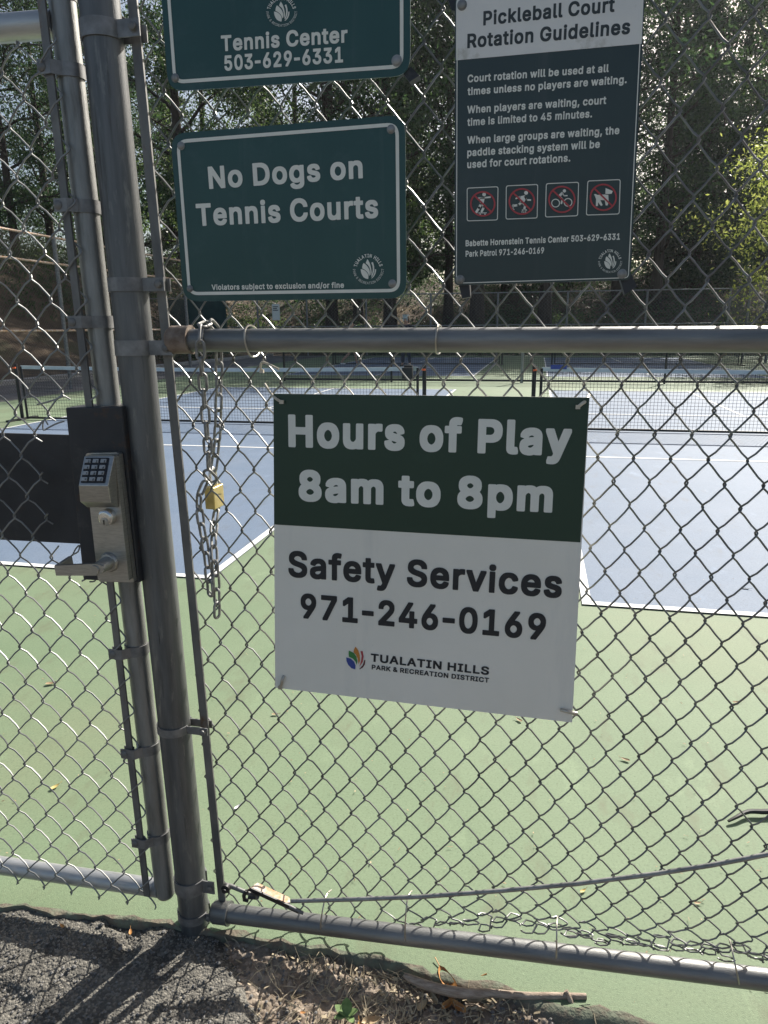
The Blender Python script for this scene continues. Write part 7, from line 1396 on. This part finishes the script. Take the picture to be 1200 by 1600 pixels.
def make_tree(kind, seed, H):
    rng = np.random.default_rng(seed); tm_ = MB(); cents = []
    tr = .013 * H + .05
    tp = np.array([(rng.normal(0, .012 * H * z), rng.normal(0, .012 * H * z), H * z) for z in np.linspace(0, .93, 9)]); tp[0, :2] = 0; tp[:, 2] -= .3
    tp[1:-1, :2] = (tp[:-2, :2] + tp[1:-1, :2] + tp[2:, :2]) / 3
    tm_.tube(tp, np.linspace(tr, tr * .18, 9) + np.array([tr * .35] + [0] * 8), 10)
    at = lambda z: np.array([np.interp(z, tp[:, 2], tp[:, i]) for i in range(3)])
    if kind == 'conifer':
        z = .07 * H
        while z < H * .97:
            f_ = 1 - (z / H - .12) / .88
            R_ = (.17 * H * f_ ** .8 + .3) * rng.uniform(.65, 1.2)
            for q_ in range(rng.integers(3, 6)):
                an = rng.uniform(0, 2 * pi); dr = rng.uniform(.08, .38)
                a = at(z); b = a + np.array([cos(an) * R_, sin(an) * R_, -dr * R_])
                p = limb(tm_, a, b, .022 * R_ + .01, .008, rng, 5)
                nk = int(24 * R_) + 8
                for t in rng.uniform(.12, 1.0, nk):
                    c = a + (b - a) * t
                    c = c + rng.normal(0, .12 + .17 * R_ * .35, 3) * np.array([1, 1, .5])
                    c[2] -= abs(rng.normal(0, .18))
                    cents.append(c + rng.normal(0, .13, (9, 3)))
            z += rng.uniform(.022, .038) * H
        C3 = np.concatenate(cents); v, f = leaf_quads(C3, .23, rng, .7); lm = 'leaf_conifer'
    else:
        if kind == 'broad': nl, spread, zb0, ncl, nlv, ls = 19, .27 * H, .10, 9, 92, .20
        elif kind == 'slim': nl, spread, zb0, ncl, nlv, ls = 20, .19 * H, .14, 9, 85, .20
        else: nl, spread, zb0, ncl, nlv, ls = 16, .36 * H, .18, 9, 110, .135
        for l in range(nl):
            fz_ = zb0 + (.9 - zb0) * (l + rng.uniform(0, .8)) / nl
            a = at(fz_ * H); an = l * 2.4 + rng.uniform(-.5, .5)
            prof = sin(pi * min(1, max(.08, (fz_ - zb0 + .14) / (1.08 - zb0)))) ** .7
            R_ = spread * prof * rng.uniform(.7, 1.15)
            b = a + np.array([cos(an) * R_, sin(an) * R_, R_ * rng.uniform(.15, .75)])
            p = limb(tm_, a, b, tr * .42 * (1.1 - fz_), tr * .07, rng, 6)
            for s_ in range(4):
                t = rng.uniform(.35, .95); c0 = a + (b - a) * t
                e = c0 + rng.normal(0, .30 * R_, 3) * np.array([1, 1, .7]) + np.array([0, 0, .08 * R_])
                limb(tm_, c0, e, tr * .12, tr * .03, rng, 4)
                for k in range(max(2, ncl // 3)):
                    cc_ = c0 + (e - c0) * rng.uniform(.3, 1.15) + rng.normal(0, .09 * R_ + .1, 3)
                    sg_ = rng.uniform(.28, .75) * (spread / 5.0) ** .5
                    cents.append(cc_ + rng.normal(0, 1, (nlv, 3)) * sg_ * np.array([1.1, 1.1, .6]))
        for k in range(nl):                                    # crown top
            a = at(H * rng.uniform(.8, .96)); cents.append(a + rng.normal(0, .06 * H * .5, 3) + rng.normal(0, 1, (nlv, 3)) * .45)
        C3 = np.concatenate(cents); v, f = leaf_quads(C3, ls, rng, .25)
        lm = {'broad': 'leaf_mid', 'slim': 'leaf_dark', 'light': 'leaf_light'}[kind]
    tmesh = bpy.data.meshes.new('trunk'); tmesh.from_pydata(np.concatenate(tm_.v).tolist(), [], tm_.f); tmesh.polygons.foreach_set('use_smooth', [True] * len(tmesh.polygons)); tmesh.materials.append(M['bark'])
    return tmesh, mesh_np('crown', v, f, lm)
PROTO = {'broad_a': make_tree('broad', 11, 20), 'broad_b': make_tree('broad', 12, 20), 'slim_a': make_tree('slim', 13, 20), 'slim_b': make_tree('slim', 14, 20),
         'conifer_a': make_tree('conifer', 15, 26), 'conifer_b': make_tree('conifer', 16, 26), 'light': make_tree('light', 17, 8)}
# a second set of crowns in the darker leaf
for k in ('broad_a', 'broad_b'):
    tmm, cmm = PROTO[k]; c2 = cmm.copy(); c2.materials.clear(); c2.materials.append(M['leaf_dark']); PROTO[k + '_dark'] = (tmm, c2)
def ground_z(x, y): return float(terrain_h(np.array([float(x)]), np.array([float(y)]))[0])
def tree(kind, px, Yd, sc, label, rot=None, name='leafy_tree', grp='trees behind the courts'):
    x = P(px, 508, Yd)[0]
    t = thing(name, label, 'tree', (x, Yd, ground_z(x, Yd) - .05), grp)
    t.scale = (sc,) * 3; t.rotation_euler = (0, 0, random.uniform(0, 6.28) if rot is None else rot)
    tmm, cmm = PROTO[kind]
    for nm, me in (('trunk', tmm), ('crown', cmm)):
        o = bpy.data.objects.new(nm, me); COL.objects.link(o); o.parent = t
    return t
TREES = [
    # kind, pixel column, distance, scale, label
    ('conifer_a', -60, 40, .95, 'dark conifer at the left edge behind the gate mesh'),
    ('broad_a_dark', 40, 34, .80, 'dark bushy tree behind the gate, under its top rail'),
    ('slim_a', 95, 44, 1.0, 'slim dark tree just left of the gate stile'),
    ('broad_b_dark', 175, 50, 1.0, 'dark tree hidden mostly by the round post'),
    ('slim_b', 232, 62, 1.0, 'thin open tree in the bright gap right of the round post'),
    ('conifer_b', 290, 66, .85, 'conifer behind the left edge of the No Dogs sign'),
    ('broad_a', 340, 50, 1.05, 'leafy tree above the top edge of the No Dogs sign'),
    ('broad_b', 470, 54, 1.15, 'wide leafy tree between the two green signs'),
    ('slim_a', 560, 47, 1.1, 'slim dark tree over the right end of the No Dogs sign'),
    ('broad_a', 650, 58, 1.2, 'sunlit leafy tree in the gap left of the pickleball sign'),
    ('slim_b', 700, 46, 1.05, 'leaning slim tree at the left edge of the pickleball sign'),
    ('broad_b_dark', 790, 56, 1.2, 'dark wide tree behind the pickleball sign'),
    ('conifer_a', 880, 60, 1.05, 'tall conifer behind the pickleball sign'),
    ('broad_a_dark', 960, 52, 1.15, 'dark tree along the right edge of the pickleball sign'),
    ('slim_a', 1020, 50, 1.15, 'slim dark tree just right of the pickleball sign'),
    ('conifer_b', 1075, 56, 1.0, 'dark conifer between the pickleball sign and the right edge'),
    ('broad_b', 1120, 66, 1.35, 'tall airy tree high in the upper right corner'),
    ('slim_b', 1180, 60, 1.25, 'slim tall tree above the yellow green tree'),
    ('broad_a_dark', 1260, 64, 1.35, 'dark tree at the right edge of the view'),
    ('broad_b_dark', 520, 42, 1.3, 'tall dark tree right behind the back fence below the No Dogs sign'),  # tall trees close behind the fence, added to shade the left bank
    ('broad_a_dark', 610, 43, 1.35, 'tall dark tree behind the person in the pale cap'),
    ('slim_b', 745, 42, 1.4, 'tall slim tree rising behind the left half of the pickleball sign'),
    ('broad_b_dark', 850, 44, 1.3, 'tall dark tree hidden behind the pictograms of the pickleball sign'),
    ('slim_a', 300, 42, 1.3, 'tall slim tree behind the dark green windscreen'),
    ('conifer_a', 420, 78, 1.2, 'far conifer above the middle of the No Dogs sign'),
    ('conifer_b', 620, 84, 1.3, 'far tall conifer in the gap between the signs'),
    ('broad_b_dark', 1030, 84, 1.6, 'far dark tree behind the mesh right of the signs'),
    ('conifer_a', 1180, 88, 1.4, 'far conifer behind the upper right mesh'),
    ('broad_a_dark', 130, 76, 1.2, 'far dark tree behind the gate stile'),
    ('broad_b_dark', -20, 62, 1.3, 'far dark tree at the left edge'),
]
for i, (kd, px, Yd, sc, lb) in enumerate(TREES):
    tree(kd, px, Yd, sc, lb, name='conifer_tree' if 'conifer' in kd else 'leafy_tree')
tree('light', 1285, 30, 1.08, 'yellow green maple lit by the sun at the right edge', .4, 'maple_tree', None)
# the wood beyond, one mass far off
def wood():
    rng = np.random.default_rng(77); c = []
    for k in range(560):
        x, y = rng.uniform(-95, 75), rng.uniform(84, 104)
        ht = 12 + 9 * vnoise(np.array([x * .11]), np.array([1.0]), 9)[0]
        z = 4.0 + rng.uniform(0, 1) ** 1.25 * ht
        c.append(np.array([x, y, z]) + rng.normal(0, 1, (150, 3)) * np.array([1.9, 1.6, 1.2]))
    for k in range(300):
        c.append(np.array([rng.uniform(-80, 60), rng.uniform(70, 84), 4.6 + rng.uniform(0, 5)]) + rng.normal(0, 1, (150, 3)) * np.array([1.6, 1.4, 1.0]))
    v, f = leaf_quads(np.concatenate(c), .40, rng, .2)
    o = link('woodland', mesh_np('woodland', v, f, 'leaf_dark'), None)
    tag(o, 'dark far wood filling the gaps between the nearer trunks', 'woodland', kind='stuff')
wood()
# low growth covering the banks
def undergrowth():
    rng = np.random.default_rng(91); c = []
    for k in range(2600):
        if k < 1900: x, y = rng.uniform(-36, 26), 38.6 + 26 * rng.uniform(0, 1) ** 1.5
        else: x, y = -15.8 - 12 * rng.uniform(0, 1) ** 1.4, rng.uniform(7, 40)
        if vnoise(np.array([x * .23]), np.array([y * .23]), 17)[0] < (.36 if k < 1900 else .48): continue
        z = ground_z(x, y); hgt = rng.uniform(.25, 1.5)
        c.append(np.array([x, y, z + hgt * .45]) + rng.normal(0, 1, (70, 3)) * np.array([.55, .5, hgt * .35]))
    v, f = leaf_quads(np.concatenate(c), .17, rng, .0)
    tag(link('undergrowth', mesh_np('undergrowth', v, f, 'leaf_dark'), None), 'low dark undergrowth covering the banks under the trees', 'undergrowth', kind='stuff')
undergrowth()
# shrubs on the bank
def make_bush(seed):
    rng = np.random.default_rng(seed); c = []
    for k in range(26):
        a = rng.normal(0, .55, 3) * np.array([1.2, 1.2, .5]); a[2] = abs(a[2]) + .35
        c.append(a + rng.normal(0, .2, (60, 3)))
    v, f = leaf_quads(np.concatenate(c), .12, rng, .1)
    st = MB()
    for k in range(7):
        e = rng.normal(0, .5, 3); e[2] = abs(e[2]) + .6; limb(st, (0, 0, -.15), e, .03, .008, rng, 5)
    sm = bpy.data.meshes.new('stem'); sm.from_pydata(np.concatenate(st.v).tolist(), [], st.f); sm.materials.append(M['bark'])
    return sm, mesh_np('foliage', v, f, 'leaf_light' if seed % 2 else 'leaf_mid')
BU = [make_bush(51), make_bush(52), make_bush(54)]
for px, Yd, sc, k, lb in ((655, 41, 1.1, 0, 'pale green shrub behind the back fence right of the No Dogs sign'), (600, 44, 1.2, 1, 'green shrub on the bank behind the person in the cap'), (500, 43, 1.3, 2, 'green shrub on the bank below the No Dogs sign'),
                          (750, 42, 1.2, 1, 'dark green shrub below the pickleball sign'), (860, 45, 1.4, 2, 'green shrub on the bank below the middle of the pickleball sign'), (1010, 43, 1.0, 0, 'pale shrub under the trees right of the pickleball sign'),
                          (1110, 41, 1.2, 0, 'sunlit pale shrub behind the back fence near the right edge'), (1185, 40, 1.5, 0, 'sunlit yellow shrub at the right edge of the bank'), (400, 46, 1.3, 1, 'green shrub on the bank behind the small white notice'), (250, 44, 1.4, 2, 'green shrub on the bank seen beside the tension bar'), (60, 34, 1.3, 1, 'green shrub on the left bank behind the gate mesh')):
    x = P(px, 508, Yd)[0]
    t = thing('shrub', lb, 'shrub', (x, Yd, ground_z(x, Yd) - .05), 'shrubs on the bank'); t.scale = (sc,) * 3; t.rotation_euler = (0, 0, random.uniform(0, 6))
    for nm, me in zip(('stem', 'foliage'), BU[k]):
        o = bpy.data.objects.new(nm, me); COL.objects.link(o); o.parent = t

# ================================================================== DEBRIS
def leaf_thing(px, py, L, mat, label, rot, z=.002, curl=.5, name='fallen_leaf', grp='leaves fallen on the court', hfn=None):
    L *= .62; c = G(px, py, z)
    if hfn is not None: c[2] = float(hfn(np.array([c[0]]), np.array([c[1]]))[0]) + .006
    t = np.linspace(-1, 1, 9); prof = np.sqrt(np.clip(1 - t * t, 0, 1)) * (1 - .25 * t) * .42
    v = []
    for ti, pi_ in zip(t, prof):
        for s_ in (-1, -.5, 0, .5, 1):
            x, y = ti * L / 2, s_ * pi_ * L / 2
            zz = curl * L * (.55 * s_ * s_ * pi_ + .35 * ti * ti * (1 if ti > 0 else .5)) + .0012
            v.append((x * cos(rot) - y * sin(rot), x * sin(rot) + y * cos(rot), zz))
    f = [(i * 5 + j, i * 5 + j + 1, (i + 1) * 5 + j + 1, (i + 1) * 5 + j) for i in range(8) for j in range(4)]
    mb = MB().add(np.array(v) + c, f)
    mb.tube([c + np.array([cos(rot), sin(rot), 0]) * (L * .5 + L * .3 * k / 3) + np.array([0, 0, curl * L * .3 + .001 + .004 * k / 3]) for k in range(4)], L * .012 + .0004, 5)
    o = mb.build(name, mat, None)
    return tag(o, label, 'leaf', grp)
leaf_thing(80, 1069, .075, 'leaf_tan', 'curled tan leaf on the green court behind the gate mesh, under the lever', .5)
leaf_thing(86, 1231, .055, 'leaf_yellow', 'pale leaf on the green court low behind the gate mesh', 1.2)
leaf_thing(430, 1117, .045, 'leaf_tan', 'small tan leaf on the court under the left corner of the hours sign', .2)
leaf_thing(811, 1126, .05, 'leaf_tan', 'tan leaf on the court just below the hours sign', 2.4)
leaf_thing(977, 1188, .05, 'leaf_tan', 'pale curled leaf on the court right of the hours sign', 2.8)
leaf_thing(911, 1393, .032, 'leaf_yellow', 'round yellow leaf on the court below the truss rod', .8)
leaf_thing(1150, 1098, .045, 'leaf_tan', 'tan leaf on the court near the right edge', .3)
leaf_thing(1165, 921, .07, 'line', 'whitish leaf on the blue court near the right edge', -.3)
leaf_thing(1090, 1412, .03, 'leaf_tan', 'tiny tan leaf on the court above the bottom rail', .3)
leaf_thing(371, 1262, .04, 'line', 'frayed white scrap on the court right of the round post', 1.2)
leaf_thing(97, 1446, .030, 'leaf_orange', 'small orange leaf in the shadow of the gate rail', 2.7, 0, .3, grp='leaves fallen on the path', hfn=asphalt_h)
leaf_thing(203, 1449, .030, 'leaf_orange', 'small orange leaf by the tip of the gate shadow', 2.1, 0, .3, grp='leaves fallen on the path', hfn=asphalt_h)
leaf_thing(473, 1578, .022, 'leaf_orange', 'tiny orange leaf on the dirt left of the weed', .2, 0, .3, grp='leaves fallen on the path', hfn=dirt_h)
leaf_thing(698, 1530, .115, 'leaf_orange', 'large orange leaf standing against the dead branch', 2.2, 0, .55, grp='leaves beside the branch', hfn=lambda x, y: dirt_h(x, y) + .010)
leaf_thing(722, 1533, .125, 'leaf_orange', 'long orange leaf with a raised tip behind the branch', .5, 0, .45, grp='leaves beside the branch', hfn=lambda x, y: dirt_h(x, y) + .010)
leaf_thing(700, 1562, .06, 'leaf_orange', 'crumpled brown leaf below the dead branch', .9, 0, .9, grp='leaves beside the branch', hfn=dirt_h)
leaf_thing(716, 1566, .07, 'leaf_orange', 'rust brown leaf under the middle of the branch, right of the crumpled one', 2.6, 0, .7, grp='leaves beside the branch', hfn=dirt_h)
leaf_thing(742, 1561, .06, 'leaf_tan', 'tan leaf tucked under the middle of the branch', .2, 0, .8, grp='leaves beside the branch', hfn=dirt_h)
leaf_thing(660, 1562, .055, 'leaf_tan', 'pale leaf left of the crumpled brown leaf', 1.1, 0, .5, grp='leaves beside the branch', hfn=dirt_h)
leaf_thing(678, 1553, .05, 'leaf_tan', 'pale leaf flake below the thick end of the branch', 2.2, 0, .6, grp='leaves beside the branch', hfn=dirt_h)
leaf_thing(922, 1572, .045, 'leaf_tan', 'tan leaf at the forked tip of the branch', 1.4, 0, .6, grp='leaves beside the branch', hfn=dirt_h)
leaf_thing(580, 1590, .07, 'leaf_tan', 'cream leaf at the bottom edge beside the weed', .4, 0, .7, grp='leaves beside the branch', hfn=dirt_h)
leaf_thing(563, 1597, .05, 'leaf_orange', 'brown leaf at the bottom edge under the cream one', 2.0, 0, .5, grp='leaves beside the branch', hfn=dirt_h)
# dead branch with a fork
zB = .003
bp1 = [G(632, 1524, zB), G(655, 1535, zB), G(690, 1546, zB), G(730, 1552, zB), G(770, 1552, zB), G(820, 1556, zB), G(870, 1556, zB), G(916, 1557, zB)]
br_ = thing('fallen_branch', 'grey brown dead branch lying on the dirt under the bottom rail', 'branch', bp1[0])
MB().tube(smooth_path(bp1, 4), np.interp(np.linspace(0, 1, 29), [0, .1, .35, .6, .8, 1], [.006, .0095, .0115, .0085, .0075, .0065]), 12).build('branch_stem', 'twig', br_)
MB().tube(smooth_path([G(884, 1548, zB + .012), G(888, 1556, zB + .004), G(894, 1570, -.006), G(899, 1580, -.012)], 4), [.005] * 4 + [.0062] * 9, 10).build('branch_fork', 'twig', br_)
tw = smooth_path([G(1138, 1283, .01), G(1152, 1276, .015), G(1170, 1268, .016), (G(1200, 1268, .016)), (G(1235, 1262, .012))], 3)
tag(MB().tube(tw, np.linspace(.004, .010, len(tw)), 8).build('stick', 'black', None), 'dark bent stick on the green court at the right edge', 'stick')
# weed
wc = G(541, 1588, 0)
wd = thing('weed', 'small green weed growing at the bottom edge beside the dry leaves', 'plant', wc)
for k, (an, L, el) in enumerate(((1.7, .045, 1.2), (.4, .032, .6), (2.8, .036, .6), (-.6, .03, .4), (3.7, .03, .4), (1.2, .034, 1.0), (2.2, .03, .7), (.9, .026, .3), (3.2, .024, .8))):
    d = np.array([cos(an) * cos(el), sin(an) * cos(el), sin(el)]); s_ = np.cross(d, [0, 0, 1]); s_ /= np.linalg.norm(s_)
    v = []
    for ti in np.linspace(0, 1, 7):
        w = L * .26 * sin(pi * min(1, ti * .92 + .06)) ** .8
        cpt = wc + d * L * ti + np.array([0, 0, -.25 * L * ti * ti]) + np.array([0, 0, .002])
        v += [cpt - s_ * w, cpt + np.array([0, 0, -.12 * w]), cpt + s_ * w]
    MB().add(v, [(3 * i + j, 3 * i + j + 1, 3 * i + j + 4, 3 * i + j + 3) for i in range(6) for j in range(2)]).build('leaf', 'weed', wd)
# straw and gravel nobody could count
rng = np.random.default_rng(5)
sm_ = MB()
for k in range(900):
    x = rng.normal(-.28, .17) if k < 480 else rng.uniform(-.75, .75)
    y = rng.uniform(1.0, 1.32)
    z = float(dirt_h(np.array([x]), np.array([y]))[0]) + .004
    an = rng.uniform(0, pi); L = rng.uniform(.012, .06); el = abs(rng.normal(0, .25))
    d = np.array([cos(an), sin(an), el]) * L / 2; md = rng.normal(0, L * .08, 3); md[2] = abs(md[2])
    c0 = np.array([x, y, z + el * L * .5])
    sm_.tube([c0 - d, c0 + md, c0 + d], rng.uniform(.0005, .0012), 4)
for k in range(520):
    x = rng.normal(-.22, .2); y = rng.uniform(1.05, 1.31)
    z = float(dirt_h(np.array([x]), np.array([y]))[0]) + .004
    an = rng.uniform(0, 2 * pi); L, W = rng.uniform(.006, .022), rng.uniform(.003, .007)
    d = np.array([cos(an), sin(an), rng.normal(0, .35)]) * L / 2; e_ = np.array([-sin(an), cos(an), rng.normal(0, .35)]) * W / 2
    c0 = np.array([x, y, z]); q = [c0 - d - e_ * .5, c0 + d * .8 - e_, c0 + d + e_ * .4, c0 - d * .7 + e_]
    sm_.hexa(q, [p_ + np.array([0, 0, .0009]) for p_ in q])
tag(sm_.build('dry_straw', 'straw', None), 'dry straw and grass stems scattered over the dirt', 'straw', kind='stuff')
gm_ = MB()
ico = np.array([(0, 0, 1), (.9, 0, .4), (.28, .85, .4), (-.72, .53, .4), (-.72, -.53, .4), (.28, -.85, .4), (0, 0, -1)])
icf = [(0, 1, 2), (0, 2, 3), (0, 3, 4), (0, 4, 5), (0, 5, 1), (6, 2, 1), (6, 3, 2), (6, 4, 3), (6, 5, 4), (6, 1, 5)]
for k in range(2600):
    x, y = rng.uniform(-1.4, .8), rng.uniform(.98, 1.33)
    if y > edge_y(np.array([x]))[0] - .012: continue
    z = max(float(asphalt_h(np.array([x]), np.array([y]))[0]), float(dirt_h(np.array([x]), np.array([y]))[0]))
    r = rng.uniform(.0018, .0048) * (1.5 if rng.random() < .06 else 1)
    gm_.add(ico * r * rng.uniform(.6, 1.3, 3) + np.array([x, y, z + r * .3]), icf)
tag(gm_.build('gravel', 'stone', None, False), 'loose grit scattered over the path and dirt', 'gravel', kind='stuff')

# grit and leaf crumbs blown over the court
cg = MB()
for k in range(750):
    y = 1.42 + 5.5 * rng.uniform(0, 1) ** 1.8; x = rng.uniform(-2.2, 1.6) * (.6 + y * .32)
    an = rng.uniform(0, 2 * pi); L, W = rng.uniform(.002, .010) * (1.8 if rng.random() < .06 else 1), rng.uniform(.0012, .004)
    d = np.array([cos(an), sin(an), rng.normal(0, .2)]) * L / 2; e_ = np.array([-sin(an), cos(an), rng.normal(0, .3)]) * W / 2
    c0 = np.array([x, y, .006 + (.004 if y > Y0 else 0)]); q = [c0 - d - e_ * .5, c0 + d * .8 - e_, c0 + d + e_ * .4, c0 - d * .7 + e_]
    cg.hexa(q, [p_ + np.array([0, 0, .0008]) for p_ in q])
tag(cg.build('court_debris', 'leaf_tan', None, False), 'tiny leaf crumbs and grit blown over the near court', 'debris', kind='stuff')

# ================================================================== ADDED VEIL
hz = MB().box((-130, -45, -1.5), (110, 112, 62)).build('added_veil', None, None, False)  # thin volume added to imitate veiling glare of the lens
hm = bpy.data.materials.new('veil_volume'); hm.use_nodes = True
hn = hm.node_tree; hn.nodes.remove(hn.nodes['Principled BSDF'])
pv = hn.nodes.new('ShaderNodeVolumePrincipled')
pv.inputs['Color'].default_value = (.86, .92, 1.0, 1); pv.inputs['Density'].default_value = .00025; pv.inputs['Anisotropy'].default_value = .45
hn.links.new(pv.outputs[0], hn.nodes['Material Output'].inputs['Volume'])
hz.data.materials.append(hm)
tag(hz, 'thin volume added to imitate lens veil over the courts and trees', 'added_veil', kind='stuff')
